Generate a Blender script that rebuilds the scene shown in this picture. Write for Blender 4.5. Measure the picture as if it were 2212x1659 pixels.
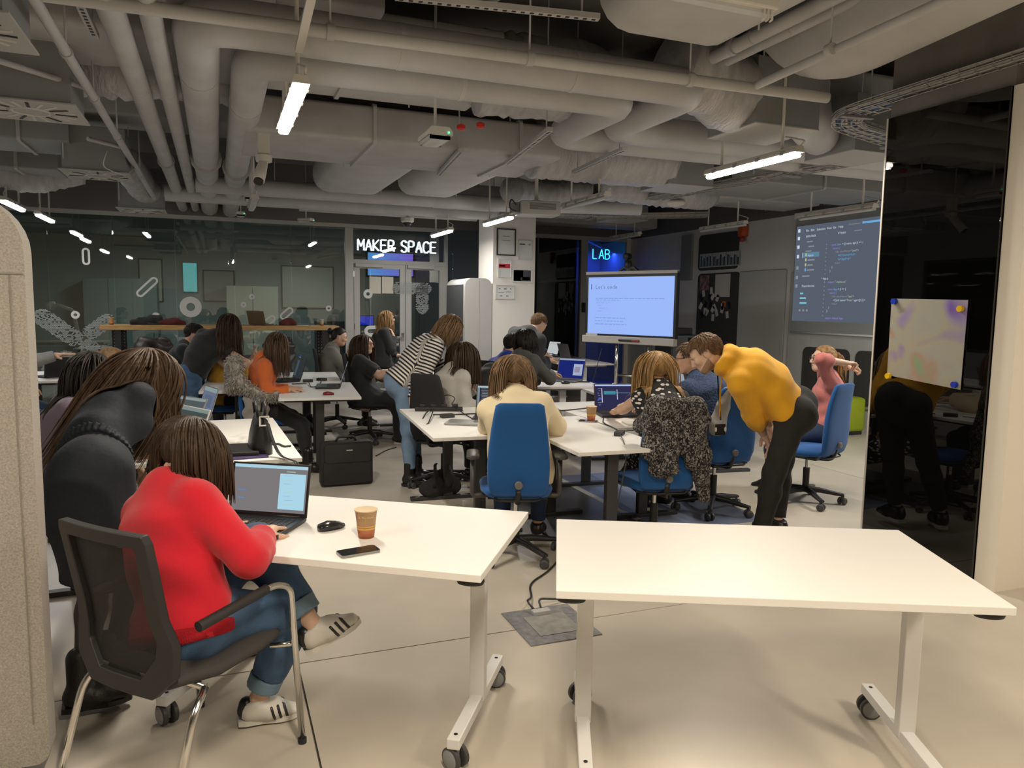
import bpy, bmesh, math, random
import numpy as np
from mathutils import Vector, Matrix
random.seed(7)
rng = np.random.default_rng(7)
for _o in list(bpy.data.objects): bpy.data.objects.remove(_o)
SC = bpy.context.scene
COL = SC.collection
PI = math.pi
V = lambda *a: np.array(a, float)

# ------------------------------------------------------------------ camera
F_PX, PITCH, ROLL, EYE, YAW = 1616.2, .1041, .0149, 1.6457, math.radians(21.5)
_cy, _sy = math.cos(YAW), math.sin(YAW)
def _room(v): return V(_cy*v[0]+_sy*v[1], -_sy*v[0]+_cy*v[1], v[2])
_f = V(0, math.cos(PITCH), -math.sin(PITCH)); _u = V(0, math.sin(PITCH), math.cos(PITCH)); _x = V(1, 0, 0)
CF = _room(_f); CR = _room(math.cos(ROLL)*_x+math.sin(ROLL)*_u); CU = _room(-math.sin(ROLL)*_x+math.cos(ROLL)*_u)
CAM = V(0, 0, EYE)
cd = bpy.data.cameras.new('camera'); cam = bpy.data.objects.new('camera', cd); COL.objects.link(cam)
cd.sensor_fit = 'HORIZONTAL'; cd.sensor_width = 36; cd.lens = 36*F_PX/2212
cam.matrix_world = Matrix(((CR[0], CU[0], -CF[0], 0), (CR[1], CU[1], -CF[1], 0), (CR[2], CU[2], -CF[2], EYE), (0, 0, 0, 1)))
cd.clip_start = .05; cd.clip_end = 100
SC.camera = cam
SC.view_settings.view_transform = 'Standard'; SC.view_settings.look = 'None'
SC.view_settings.gamma = 1; SC.view_settings.use_curve_mapping = False
EXPO = .9; SC.view_settings.exposure = EXPO; KX = 2**-EXPO             # KX: strength of a self lit screen
SC.cycles.max_bounces = 8; SC.cycles.diffuse_bounces = 5; SC.cycles.glossy_bounces = 4
SC.cycles.transmission_bounces = 6; SC.cycles.transparent_max_bounces = 12
SC.cycles.use_denoising = True; SC.cycles.caustics_reflective = False; SC.cycles.caustics_refractive = False
SC.cycles.sample_clamp_indirect = 4
# world: overcast dusk outside the windows
w = bpy.data.worlds.new('dusk'); SC.world = w; w.use_nodes = True
w.node_tree.nodes['Background'].inputs[0].default_value = (.10, .14, .19, 1)
w.node_tree.nodes['Background'].inputs[1].default_value = 2.4

# lamps: (x, y0, y1, z, watts, warm) of every hanging strip light that is switched on
LIT = [(.42, 4.0, 5.1, 2.75, 28, 1), (3.79, 4.24, 5.29, 2.75, 24, 1), (3.4, 8.73, 9.72, 2.75, 22, 0), (3.22, 10.69, 11.71, 2.75, 18, 0),
       (-2.2, 10.0, 10.95, 2.75, 9, 0), (-2.13, 11.4, 12.35, 2.75, 9, 0), (-2.3, 6.6, 7.7, 2.75, 10, 0),
       (-1.2, 15.4, 16.4, 2.9, 13, 3), (1.9, 15.9, 16.9, 2.9, 11, 3),  # two strips added to brighten the maker room
       (6.7, 3.9, 5.0, 2.78, 46, 0),
       (.4, .3, 1.4, 2.9, 37, 2), (2.9, -.6, .5, 2.9, 36, 2), (-2.3, 1.4, 2.5, 2.9, 24, 2), (6.0, 1.0, 2.1, 2.9, 22, 2)]
UNLIT = [(3.6, 6.65, 7.65, 2.75), (6.67, 6.26, 7.4, 2.78), (6.9, 8.7, 9.75, 2.85), (.39, 8.3, 9.2, 2.72), (6.7, 11.2, 12.2, 2.9)]
WARM = {0: (1, .96, .90), 1: (1, .90, .75), 2: (1, .855, .65), 3: (.86, 1, .98)}

# ------------------------------------------------------------------ pixels of the 2212x1659 photograph to points of the room
def ray(px, py): return CF+CR*((px-1106)/F_PX)-CU*((py-829.5)/F_PX)
def at(px, py, d): return CAM+ray(px, py)*d                      # at depth d
def pz(px, py, z): r = ray(px, py); return CAM+r*((z-EYE)/r[2])  # on the level z
def pX(px, py, x): r = ray(px, py); return CAM+r*(x/r[0])        # on the plane x
def pY(px, py, y): r = ray(px, py); return CAM+r*(y/r[1])        # on the plane y
def heading(deg): a = YAW+math.radians(deg); return V(math.sin(a), math.cos(a), 0)  # 0 = away from camera, 90 = to the right
def rotz_of(deg): return -(YAW+math.radians(deg))
def nrm(v): v = np.asarray(v, float); return v/max(np.linalg.norm(v), 1e-9)

# ------------------------------------------------------------------ materials
def mat(name, col, rough=.5, metal=0, bump=0, bs=60, var=0, vs=8, spec=.5, emit=None, es=0, sheen=0, stretch=None, coat=0):
    m = bpy.data.materials.new(name); m.use_nodes = True
    nt = m.node_tree; b = nt.nodes['Principled BSDF']
    b.inputs['Base Color'].default_value = (*col, 1); b.inputs['Roughness'].default_value = rough
    b.inputs['Metallic'].default_value = metal; b.inputs['Specular IOR Level'].default_value = spec
    if sheen: b.inputs['Sheen Weight'].default_value = sheen
    if coat: b.inputs['Coat Weight'].default_value = coat
    if emit: b.inputs['Emission Color'].default_value = (*emit, 1); b.inputs['Emission Strength'].default_value = es
    if bump or var:
        tc = nt.nodes.new('ShaderNodeTexCoord'); src = tc.outputs['Object']
        if stretch:
            mp = nt.nodes.new('ShaderNodeMapping'); mp.inputs['Scale'].default_value = stretch
            nt.links.new(src, mp.inputs[0]); src = mp.outputs[0]
    if var:
        n = nt.nodes.new('ShaderNodeTexNoise'); n.inputs['Scale'].default_value = vs; n.inputs['Detail'].default_value = 4
        nt.links.new(src, n.inputs['Vector'])
        r = nt.nodes.new('ShaderNodeValToRGB')
        r.color_ramp.elements[0].position = .3; r.color_ramp.elements[1].position = .7
        r.color_ramp.elements[0].color = (*[c*(1-var) for c in col], 1)
        r.color_ramp.elements[1].color = (*[min(1, c*(1+var)) for c in col], 1)
        nt.links.new(n.outputs['Fac'], r.inputs[0]); nt.links.new(r.outputs[0], b.inputs['Base Color'])
    if bump:
        n2 = nt.nodes.new('ShaderNodeTexNoise'); n2.inputs['Scale'].default_value = bs; n2.inputs['Detail'].default_value = 3
        nt.links.new(src, n2.inputs['Vector'])
        bp = nt.nodes.new('ShaderNodeBump'); bp.inputs['Strength'].default_value = bump; bp.inputs['Distance'].default_value = .01
        nt.links.new(n2.outputs['Fac'], bp.inputs['Height']); nt.links.new(bp.outputs[0], b.inputs['Normal'])
    return m
_mc = {}
def M(name, *a, **k):
    if name not in _mc: _mc[name] = mat(name, *a, **k)
    return _mc[name]
def glow(name, col, s):
    if name in _mc: return _mc[name]
    m = bpy.data.materials.new(name); m.use_nodes = True; nt = m.node_tree
    nt.nodes.clear(); e = nt.nodes.new('ShaderNodeEmission'); o = nt.nodes.new('ShaderNodeOutputMaterial')
    e.inputs[0].default_value = (*col, 1); e.inputs[1].default_value = s; nt.links.new(e.outputs[0], o.inputs[0])
    _mc[name] = m; return m
def glass(name, tint, refl):                                      # thin pane: fresnel mix of clear and mirror
    m = bpy.data.materials.new(name); m.use_nodes = True; nt = m.node_tree; nt.nodes.clear()
    t = nt.nodes.new('ShaderNodeBsdfTransparent'); t.inputs[0].default_value = (*tint, 1)
    g = nt.nodes.new('ShaderNodeBsdfGlossy'); g.inputs['Roughness'].default_value = 0.012
    fr = nt.nodes.new('ShaderNodeLayerWeight'); fr.inputs[0].default_value = refl
    mx = nt.nodes.new('ShaderNodeMixShader'); o = nt.nodes.new('ShaderNodeOutputMaterial')
    nt.links.new(fr.outputs['Fresnel'], mx.inputs[0]); nt.links.new(t.outputs[0], mx.inputs[1]); nt.links.new(g.outputs[0], mx.inputs[2])
    nt.links.new(mx.outputs[0], o.inputs[0]); return m

# ------------------------------------------------------------------ scene graph helpers
def tag(o, label=None, cat=None, group=None, kind=None):
    if label: o['label'] = label
    if cat: o['category'] = cat
    if group: o['group'] = group
    if kind: o['kind'] = kind
    return o
def thing(name, label, cat, loc=(0, 0, 0), rotz=0, group=None):
    o = bpy.data.objects.new(name, None); COL.objects.link(o)
    o.location = tuple(float(c) for c in loc); o.rotation_euler = (0, 0, rotz); o.empty_display_size = .1
    return tag(o, label, cat, group)
def kids(o): return [c for c in bpy.data.objects if c.parent == o]
def copy_tree(o, parent=None):
    c = o.copy(); COL.objects.link(c); c.parent = parent
    for ch in kids(o): copy_tree(ch, c)
    return c
def mesh_obj(name, verts, faces, mats, parent=None, fm=None, smooth=False, org=None, sharp=None):
    me = bpy.data.meshes.new(name)
    v = np.asarray(verts, float)
    if org is not None: v = v-np.asarray(org)
    me.from_pydata([tuple(p) for p in v], [], [tuple(int(i) for i in f) for f in faces])
    for m in (mats if isinstance(mats, (list, tuple)) else [mats]): me.materials.append(m)
    if fm is not None: me.polygons.foreach_set('material_index', list(fm))
    if smooth:
        me.polygons.foreach_set('use_smooth', [True]*len(me.polygons))
        if sharp: me.set_sharp_from_angle(angle=math.radians(sharp))
    me.update()
    o = bpy.data.objects.new(name, me); COL.objects.link(o); o.parent = parent
    return o
class MB:
    """collects simple shapes into one mesh"""
    def __init__(s): s.v = []; s.f = []; s.m = []
    def add(s, v, f, mi=0, T=None):
        n = len(s.v); v = np.asarray(v, float)
        if T is not None: v = v@np.array(T)[:3, :3].T+np.array(T)[:3, 3]
        s.v += [tuple(p) for p in v]; s.f += [tuple(i+n for i in q) for q in f]; s.m += [mi]*len(f); return s
    def box(s, x0, x1, y0, y1, z0, z1, mi=0, T=None, b=0.0):
        if b <= 0:
            v = [(x, y, z) for x in (x0, x1) for y in (y0, y1) for z in (z0, z1)]
            f = [(0, 1, 3, 2), (4, 6, 7, 5), (0, 4, 5, 1), (2, 3, 7, 6), (0, 2, 6, 4), (1, 5, 7, 3)]
            return s.add(v, f, mi, T)
        bm = bmesh.new(); bmesh.ops.create_cube(bm, size=1)
        for q in bm.verts: q.co = ((x0+x1)/2+q.co.x*(x1-x0), (y0+y1)/2+q.co.y*(y1-y0), (z0+z1)/2+q.co.z*(z1-z0))
        bmesh.ops.bevel(bm, geom=bm.edges[:], offset=b, segments=2, affect='EDGES', profile=.5)
        bm.verts.index_update()
        r = s.add([q.co[:] for q in bm.verts], [[q.index for q in f.verts] for f in bm.faces], mi, T); bm.free(); return r
    def tube(s, pts, r, n=10, mi=0, T=None, cap=True, flat=1.0, up=None):
        P = [np.asarray(p, float) for p in pts]; rs = r if hasattr(r, '__len__') else [r]*len(P)
        v = []; f = []; prev = None
        for i, p in enumerate(P):
            a = P[min(i+1, len(P)-1)]-P[max(i-1, 0)]; a = nrm(a)
            if prev is None:
                ref = V(0, 0, 1) if up is None else np.asarray(up, float)
                if abs(a@ref) > .95: ref = V(0, 1, 0) if abs(a[1]) < .9 else V(1, 0, 0)
                u = nrm(np.cross(ref, a))
            else: u = nrm(prev-a*(prev@a))
            prev = u; w_ = np.cross(a, u)
            k = 1.0
            if 0 < i < len(P)-1:
                c = nrm(P[i]-P[i-1])@nrm(P[i+1]-P[i]); k = 1/max(.6, math.sqrt(max(.05, (1+c)/2)))
            for j in range(n):
                t = 2*PI*j/n; v.append(p+rs[i]*k*(u*math.cos(t)+w_*math.sin(t)*flat))
        for i in range(len(P)-1):
            for j in range(n): f.append((i*n+j, i*n+(j+1) % n, (i+1)*n+(j+1) % n, (i+1)*n+j))
        if cap: f += [tuple(range(n))[::-1], tuple(range((len(P)-1)*n, len(P)*n))]
        return s.add(v, f, mi, T)
    def lathe(s, prof, n=20, mi=0, T=None, c=(0, 0)):
        v = [(c[0]+r*math.cos(2*PI*j/n), c[1]+r*math.sin(2*PI*j/n), z) for r, z in prof for j in range(n)]
        f = [(i*n+j, i*n+(j+1) % n, (i+1)*n+(j+1) % n, (i+1)*n+j) for i in range(len(prof)-1) for j in range(n)]
        if prof[0][0] > 1e-5: f.append(tuple(range(n))[::-1])
        if prof[-1][0] > 1e-5: f.append(tuple(range((len(prof)-1)*n, len(prof)*n)))
        return s.add(v, f, mi, T)
    def prism(s, poly, h0, h1, axis='z', mi=0, T=None):            # polygon extruded along an axis
        n = len(poly)
        def q(a, b, h): return {'z': (a, b, h), 'y': (a, h, b), 'x': (h, a, b)}[axis]
        v = [q(a, b, h0) for a, b in poly]+[q(a, b, h1) for a, b in poly]
        f = [tuple(range(n))[::-1], tuple(range(n, 2*n))]+[(i, (i+1) % n, n+(i+1) % n, n+i) for i in range(n)]
        return s.add(v, f, mi, T)
    def quad(s, a, b, c, d, mi=0): return s.add([a, b, c, d], [(0, 1, 2, 3)], mi)
    def build(s, name, mats, parent=None, smooth=False, sharp=None, org=None):
        o = mesh_obj(name, s.v, s.f, mats, parent, s.m, smooth, org, sharp)
        bm = bmesh.new(); bm.from_mesh(o.data); bmesh.ops.recalc_face_normals(bm, faces=bm.faces); bm.to_mesh(o.data); bm.free()
        if smooth:
            o.data.polygons.foreach_set('use_smooth', [True]*len(o.data.polygons))
            if sharp: o.data.set_sharp_from_angle(angle=math.radians(sharp))
        return o
def rrect(x0, x1, y0, y1, r, n=5):                                  # rounded rectangle outline; r = one radius or four (bl, br, tr, tl)
    rs = r if hasattr(r, '__len__') else (r,)*4
    out = []
    for (cx, cy, a0), q in zip(((x0, y0, PI), (x1, y0, 1.5*PI), (x1, y1, 0), (x0, y1, .5*PI)), rs):
        ox = cx+(q if cx == x0 else -q); oy = cy+(q if cy == y0 else -q)
        for i in range(n+1):
            t = a0+PI/2*i/n; out.append((ox+q*math.cos(t), oy+q*math.sin(t)))
    return out
def bend(pts, r, n=5):                                              # round the corners of a polyline
    P = [np.asarray(p, float) for p in pts]; out = [P[0]]
    for i in range(1, len(P)-1):
        a, b = nrm(P[i-1]-P[i]), nrm(P[i+1]-P[i]); q = min(r, np.linalg.norm(P[i-1]-P[i])*.49, np.linalg.norm(P[i+1]-P[i])*.49)
        p0, p1 = P[i]+a*q, P[i]+b*q
        for k in range(n+1):
            t = k/n; out.append((1-t)**2*p0+2*t*(1-t)*P[i]+t*t*p1)
    out.append(P[-1]); return out
def TR(loc=(0, 0, 0), rz=0, rx=0, ry=0):
    return np.array(Matrix.Translation(Vector([float(c) for c in loc]))@Matrix.Rotation(rz, 4, 'Z')@Matrix.Rotation(ry, 4, 'Y')@Matrix.Rotation(rx, 4, 'X'))
def frame(o, x, y, z):                                              # matrix from three axes
    m = np.eye(4); m[:3, 0] = x; m[:3, 1] = y; m[:3, 2] = z; m[:3, 3] = o; return m
def text_mb(mb, txt, size, T, mi=0, spacing=1.0):                   # built-in font, flat lettering into a mesh
    cu = bpy.data.curves.new('t', 'FONT'); cu.body = txt; cu.size = size; cu.resolution_u = 2; cu.space_character = spacing
    o = bpy.data.objects.new('t', cu); me = bpy.data.meshes.new_from_object(o)
    wd = max([v.co[0] for v in me.vertices], default=0)
    if len(me.vertices): mb.add([v.co[:] for v in me.vertices], [list(p.vertices) for p in me.polygons], mi, T)
    bpy.data.objects.remove(o); bpy.data.curves.remove(cu); bpy.data.meshes.remove(me)
    return wd+size*.26*(len(txt)-len(txt.rstrip()))+size*.03
def struct(o): o['kind'] = 'structure'; return o

# ------------------------------------------------------------------ signed distance shapes, for bodies and cloth
class SDF:
    def __init__(s, k=.03): s.p = []; s.k = k; s.subs = []; s.noise = 0; s.nscale = 1
    def cap(s, a, b, r1, r2=None, lat=None, ratio=1., clip=None, k=None):
        s.p.append((np.asarray(a, float), np.asarray(b, float), r1, r1 if r2 is None else r2, lat, ratio, clip, s.k if k is None else k)); return s
    def ell(s, c, ax, rad, k=None):                                 # ellipsoid, axes ax (3 rows), radii rad
        s.p.append(('e', np.asarray(c, float), np.asarray(ax, float), np.asarray(rad, float), s.k if k is None else k)); return s
    def sub(s, q, clips=(), k=None):                                # another shape, cut by planes
        s.p.append(('s', q, list(clips), 0, s.k if k is None else k)); return s
    @staticmethod
    def one(q, P):
        if isinstance(q[0], str) and q[0] == 's':
            d = q[1](P)
            for pt, n in q[2]: e = (P-pt)@n; h = np.maximum(.014-np.abs(d-e), 0)/.014; d = np.maximum(d, e)+h*h*.0035
            return d
        if isinstance(q[0], str):
            l = ((P-q[1])@q[2].T)/q[3]; n = np.sqrt((l*l).sum(1))+1e-9
            g = np.sqrt(((l/q[3])**2).sum(1))+1e-9
            return n*(n-1)/g
        a, b, r1, r2, lat, ratio, clip, k = q
        v = P-a; ba = b-a
        if lat is not None: v = v-np.outer(v@lat, lat)*(1-1/ratio); ba = ba-lat*(ba@lat)*(1-1/ratio)
        t = np.clip(v@ba/max(ba@ba, 1e-9), 0, 1)
        d = v-np.outer(t, ba); d = np.sqrt((d*d).sum(1))-(r1+(r2-r1)*t)
        if clip:
            for pt, n in clip: d = np.maximum(d, (P-pt)@n)
        return d
    def __call__(s, P):
        d = None
        for q in s.p:
            e = s.one(q, P)
            if d is None: d = e; continue
            k = q[-1]; h = np.maximum(k-np.abs(d-e), 0)/k; d = np.minimum(d, e)-h*h*k/4
        for q, k in s.subs:
            e = -s.one(q, P); h = np.maximum(k-np.abs(d-e), 0)/k; d = np.maximum(d, e)+h*h*k/4
        if s.noise:
            Q = P*s.nscale
            wv = np.sin(Q[:, 0]*31+3*np.sin(Q[:, 2]*17)+Q[:, 1]*9)+np.sin(Q[:, 2]*43+2.5*np.sin(Q[:, 0]*19+Q[:, 1]*23))+np.sin(Q[:, 1]*37+2*np.sin(Q[:, 2]*21-Q[:, 0]*11))
            d = d+wv*s.noise/3
        return d
    def bounds(s, m=.04):
        lo = []; hi = []
        for q in s.p:
            if isinstance(q[0], str) and q[0] == 's': a, b = q[1].bounds(0); lo.append(a); hi.append(b)
            elif isinstance(q[0], str): r = max(q[3]); lo.append(q[1]-r); hi.append(q[1]+r)
            else:
                r = max(q[2], q[3])*max(1, q[5]); lo += [q[0]-r, q[1]-r]; hi += [q[0]+r, q[1]+r]
        return np.min(lo, 0)-m, np.max(hi, 0)+m
def skin(sdf, h):
    """surface nets over a block-sparse grid"""
    lo, hi = sdf.bounds(h*3); B = 6
    nb = np.ceil((hi-lo)/(h*B)).astype(int)+1; N = nb*B
    I = np.stack(np.meshgrid(*[np.arange(k) for k in nb], indexing='ij'), -1).reshape(-1, 3)
    c = lo+(I+.5)*B*h-h*.5
    d = sdf(c); act = np.abs(d) < B*h*.87+h*2.5+sdf.noise
    G = np.where(d < 0, -1., 1.).reshape(nb).repeat(B, 0).repeat(B, 1).repeat(B, 2)
    A = I[act]*B
    off = np.stack(np.meshgrid(*[np.arange(B)]*3, indexing='ij'), -1).reshape(-1, 3)
    K = (A[:, None]+off[None]).reshape(-1, 3)
    vals = np.empty(len(K))
    for i in range(0, len(K), 200000): vals[i:i+200000] = sdf(lo+K[i:i+200000]*h)
    G[K[:, 0], K[:, 1], K[:, 2]] = vals
    s = G < 0
    cnt = sum(s[a:N[0]-1+a, b:N[1]-1+b, e:N[2]-1+e].astype(np.int8) for a in (0, 1) for b in (0, 1) for e in (0, 1))
    cells = np.argwhere((cnt > 0) & (cnt < 8))
    if not len(cells): return np.zeros((0, 3)), []
    acc = np.zeros((len(cells), 3)); num = np.zeros(len(cells))
    cs = [(0, 0, 0), (1, 0, 0), (0, 1, 0), (1, 1, 0), (0, 0, 1), (1, 0, 1), (0, 1, 1), (1, 1, 1)]
    cv = [G[cells[:, 0]+a, cells[:, 1]+b, cells[:, 2]+e] for a, b, e in cs]
    for i in range(8):
        for j in range(i+1, 8):
            if sum(abs(cs[i][q]-cs[j][q]) for q in range(3)) != 1: continue
            m = (cv[i] < 0) != (cv[j] < 0); t = np.where(m, cv[i]/(cv[i]-cv[j]+1e-12), 0)
            acc += np.where(m[:, None], np.array(cs[i])+t[:, None]*(np.array(cs[j])-np.array(cs[i])), 0); num += m
    verts = lo+(cells+acc/num[:, None])*h
    idx = -np.ones(N, int); idx[cells[:, 0], cells[:, 1], cells[:, 2]] = np.arange(len(cells))
    faces = []
    for ax in range(3):
        sl0 = [slice(1, N[q]-1) for q in range(3)]; sl1 = list(sl0); sl1[ax] = slice(2, N[ax]); sl0[ax] = slice(1, N[ax]-1)
        a, b = s[tuple(sl0)], s[tuple(sl1)]; E = np.argwhere(a != b)+1
        if not len(E): continue
        up = s[E[:, 0], E[:, 1], E[:, 2]]
        o1, o2 = [q for q in range(3) if q != ax]
        if ax == 1: o1, o2 = o2, o1
        e1 = np.zeros(3, int); e1[o1] = 1; e2 = np.zeros(3, int); e2[o2] = 1
        q = [E-e1-e2, E-e2, E, E-e1]; q = np.stack([idx[t[:, 0], t[:, 1], t[:, 2]] for t in q], 1)
        q = np.where(up[:, None], q, q[:, ::-1]); faces.append(q[(q >= 0).all(1)])
    return verts, np.concatenate(faces)
def fast_mesh(name, verts, faces, mats, parent=None, org=None, fm=None, attr=None, smooth=True):
    me = bpy.data.meshes.new(name); v = np.asarray(verts, float)
    if org is not None: v = v-np.asarray(org)
    faces = np.asarray(faces); n = len(faces); k = faces.shape[1]
    me.vertices.add(len(v)); me.vertices.foreach_set('co', v.astype(np.float32).ravel())
    me.loops.add(n*k); me.loops.foreach_set('vertex_index', faces.astype(np.int32).ravel())
    me.polygons.add(n); me.polygons.foreach_set('loop_start', np.arange(0, n*k, k, dtype=np.int32))
    try: me.polygons.foreach_set('loop_total', np.full(n, k, np.int32))
    except Exception: pass
    for m in (mats if isinstance(mats, (list, tuple)) else [mats]): me.materials.append(m)
    me.update(calc_edges=True)
    if smooth: me.polygons.foreach_set('use_smooth', np.ones(n, bool))
    if fm is not None: me.polygons.foreach_set('material_index', np.asarray(fm, np.int32))
    if attr is not None:
        a = me.attributes.new('band', 'FLOAT', 'POINT'); a.data.foreach_set('value', np.asarray(attr, np.float32))
    me.validate(); me.update()
    o = bpy.data.objects.new(name, me); COL.objects.link(o); o.parent = parent
    return o
# ================================================================== ROOM SHELL
GL_Y, LAB_Y, RW_X, LW_X, BK_Y, CEIL = 13.1, 14.3, 8.3, -6.5, -4.0, 3.9
m_floor = mat('polished concrete', (.50, .455, .39), .32, var=.07, vs=2.2, bump=.02, bs=300, spec=.35)
m_joint = M('dark joint', (.12, .11, .10), .8)
m_white = mat('warm white paint', (.80, .76, .69), .6, bump=.03, bs=200)
m_gwall = mat('cool white paint', (.66, .66, .65), .55, bump=.02, bs=200)
m_conc = mat('raw grey concrete', (.20, .19, .175), .8, var=.15, vs=3, bump=.15, bs=40)
m_slab = mat('dark grey soffit', (.17, .165, .16), .85, var=.15, vs=2)
m_bulk = mat('brown grey bulkhead paint', (.15, .14, .135), .7)
m_frame = M('light grey aluminium frame', (.44, .44, .43), .45)
m_dframe = M('dark aluminium frame', (.10, .11, .11), .4)
m_pane = glass('clear partition glass', (.80, .86, .85), .52)
m_dpane = glass('dark partition glass', (.40, .47, .48), .5)
m_black = M('matt black plastic', (.012, .012, .013), .45)
m_chrome = M('chrome', (.75, .74, .72), .14, 1)
m_sticker = M('frosted white film', (.62, .64, .64), .6)

fl = struct(MB().box(LW_X, RW_X+.2, BK_Y, 19, -.12, -.02).build('floor', m_joint))
xs = [LW_X, -2.7, .305, 5.9, RW_X+.2]; ys = [BK_Y, .4, 3.40, 7.9, 10.9, 19]
g = .004
for i in range(len(xs)-1):
    for j in range(len(ys)-1):
        MB().box(xs[i]+g, xs[i+1]-g, ys[j]+g, ys[j+1]-g, -.02, 0).build('floor_slab', m_floor, fl)
struct(MB().box(LW_X-.2, RW_X+.4, BK_Y-.2, 19, CEIL, CEIL+.2).build('ceiling', m_slab))
# wall with windows on the left (seen in reflections), wall behind the camera
wl = struct(MB().box(LW_X-.2, LW_X, BK_Y, 5.6, 0, CEIL).box(LW_X-.2, LW_X, 12.6, 19, 0, CEIL).box(LW_X-.2, LW_X, 5.6, 12.6, 0, .8).box(LW_X-.2, LW_X, 5.6, 12.6, 2.8, CEIL).build('wall_left', m_gwall))
wn = thing('window_1', None, None, (LW_X, 0, 0)); struct(wn)
for k in range(4):
    y0 = 5.6+k*1.75; mb = MB()
    for a, b, c, d in ((y0, y0+.05, .8, 2.8), (y0+1.7, y0+1.75, .8, 2.8), (y0+.05, y0+1.7, .8, .86), (y0+.05, y0+1.7, 2.74, 2.8)): mb.box(-.12, -.05, a, b, c, d)
    mb.build('window_frame', m_dframe, wn)
    MB().box(-.095, -.085, y0+.05, y0+1.7, .86, 2.74).build('window_pane', glass('window glass', (.9, .93, .95), .5), wn)
struct(MB().box(LW_X, RW_X+.2, BK_Y-.2, BK_Y, 0, CEIL).build('wall_front', m_white))
struct(MB().box(RW_X, RW_X+.2, BK_Y, 19, 0, 3.1).build('wall_right', m_gwall))
struct(MB().box(RW_X+.001, RW_X+.2, BK_Y, 19, 3.1, CEIL).build('trim_1', m_bulk))
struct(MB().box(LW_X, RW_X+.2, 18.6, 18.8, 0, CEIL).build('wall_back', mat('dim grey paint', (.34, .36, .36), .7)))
struct(MB().box(LW_X, 4.75, GL_Y-.06, GL_Y+.14, 2.99, CEIL).build('trim_2', m_bulk))
struct(MB().box(4.75, RW_X, LAB_Y-.06, LAB_Y+.14, 3.12, CEIL).build('trim_3', m_bulk))
struct(MB().box(4.66, 4.80, 11.85, 18.6, 0, CEIL).build('wall_divider', m_bulk))

# glazed partition of the maker space: rail, panes, stickers
gx = [LW_X]+[float(pY(p, 600, GL_Y)[0]) for p in (-300, -80, 105, 247, 380, 507, 630)]+[2.05]
gw = struct(thing('window_2', None, None, (0, GL_Y, 0)))
MB().box(LW_X, 3.98, -.05, .05, 2.93, 2.99).build('top_rail', m_frame, gw)
MB().box(LW_X, 2.05, -.04, .04, 0, .06).build('bottom_rail', m_frame, gw)
for a, b in zip(gx[:-1], gx[1:]):
    MB().box(a+.006, b-.006, -.006, .006, .06, 2.93).build('glass_pane', m_pane, gw)
MB().box(2.05, 2.19, -.06, .06, 0, 2.93, b=.004).build('mullion', m_frame, gw)
MB().box(2.19, 3.84, -.006, .006, 2.40, 2.93).build('glass_pane', m_pane, gw)
MB().box(3.87, 3.98, -.006, .006, .06, 2.93).build('glass_pane', m_pane, gw)
MB().box(3.82, 3.87, -.05, .05, 0, 2.93).build('mullion', m_frame, gw)
# double door
dr = struct(thing('door_1', None, None, (0, GL_Y, 0)))
MB().box(2.19, 3.82, -.05, .05, 2.33, 2.40, b=.004).build('door_head', m_frame, dr)
def leaf(x0, x1, handle):
    mb = MB()
    mb.box(x0, x0+.10, -.035, .035, .02, 2.33).box(x1-.10, x1, -.035, .035, .02, 2.33).box(x0+.1, x1-.1, -.035, .035, 2.25, 2.33).box(x0+.1, x1-.1, -.035, .035, .02, .16)
    mb.build('door_leaf', m_frame, dr)
    MB().box(x0+.1, x1-.1, -.006, .006, .16, 2.25).build('door_pane', m_pane, dr)
    MB().box(x0+.02, x0+.5, -.085, -.035, 2.27, 2.33, b=.006).build('door_closer', m_frame, dr)
    if handle:
        mb = MB(); mb.tube(bend([(x1-.05, -.03, 1.07), (x1-.05, -.09, 1.07), (x1-.17, -.09, 1.07)], .02), .012)
        mb.box(x1-.075, x1-.025, -.045, -.03, 1.0, 1.14); mb.build('door_handle', m_chrome, dr, True, 40)
leaf(2.20, 3.10, True); leaf(3.11, 3.82, False)
for k in (.3, 1.2, 2.1): MB().lathe([(.012, k), (.012, k+.1)], 8, c=(2.195, -.045)).build('hinge', m_chrome, dr)

def decal(par, poly, hole=None, y=-.012, name='glass_sticker'):
    """a flat film on the glass: outline with an optional similar hole"""
    mb = MB()
    if hole is None: mb.add([(a, y, b) for a, b in poly], [tuple(range(len(poly)))])
    else:
        n = len(poly); mb.add([(a, y, b) for a, b in poly]+[(a, y, b) for a, b in hole], [(i, (i+1) % n, n+(i+1) % n, n+i) for i in range(n)])
    return mb.build(name, m_sticker, par)
def pill(cx, cz, L, W, ang, n=8):
    out = []
    for k in range(2):
        for i in range(n+1):
            t = -PI/2+PI*i/n+k*PI; x = (L/2-W/2)*(1 if k == 0 else -1)+W/2*math.cos(t); z = W/2*math.sin(t)
            out.append((cx+x*math.cos(ang)-z*math.sin(ang), cz+x*math.sin(ang)+z*math.cos(ang)))
    return out
def gpt(px, py): q = pY(px, py, GL_Y); return float(q[0]), float(q[2])
for px, py, L, W, a in ((186, 554, .26, .11, 90), (318, 620, .40, .12, 45), (619, 677, .26, .12, 42), (581, 693, .24, .12, 40), (562, 704, .2, .16, 90)):
    x, z = gpt(px, py); decal(gw, pill(x, z, L, W, math.radians(a)), pill(x, z, L-.06, W-.06, math.radians(a)))
for px, py, r in ((412, 663, .165), (163, 680, .06), (526, 658, .045), (544, 641, .045), (710, 666, .05), (337, 683, .06)):
    x, z = gpt(px, py); decal(gw, pill(x, z, 2*r, 2*r, 0), pill(x, z, .8*r, .8*r, 0))
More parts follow.
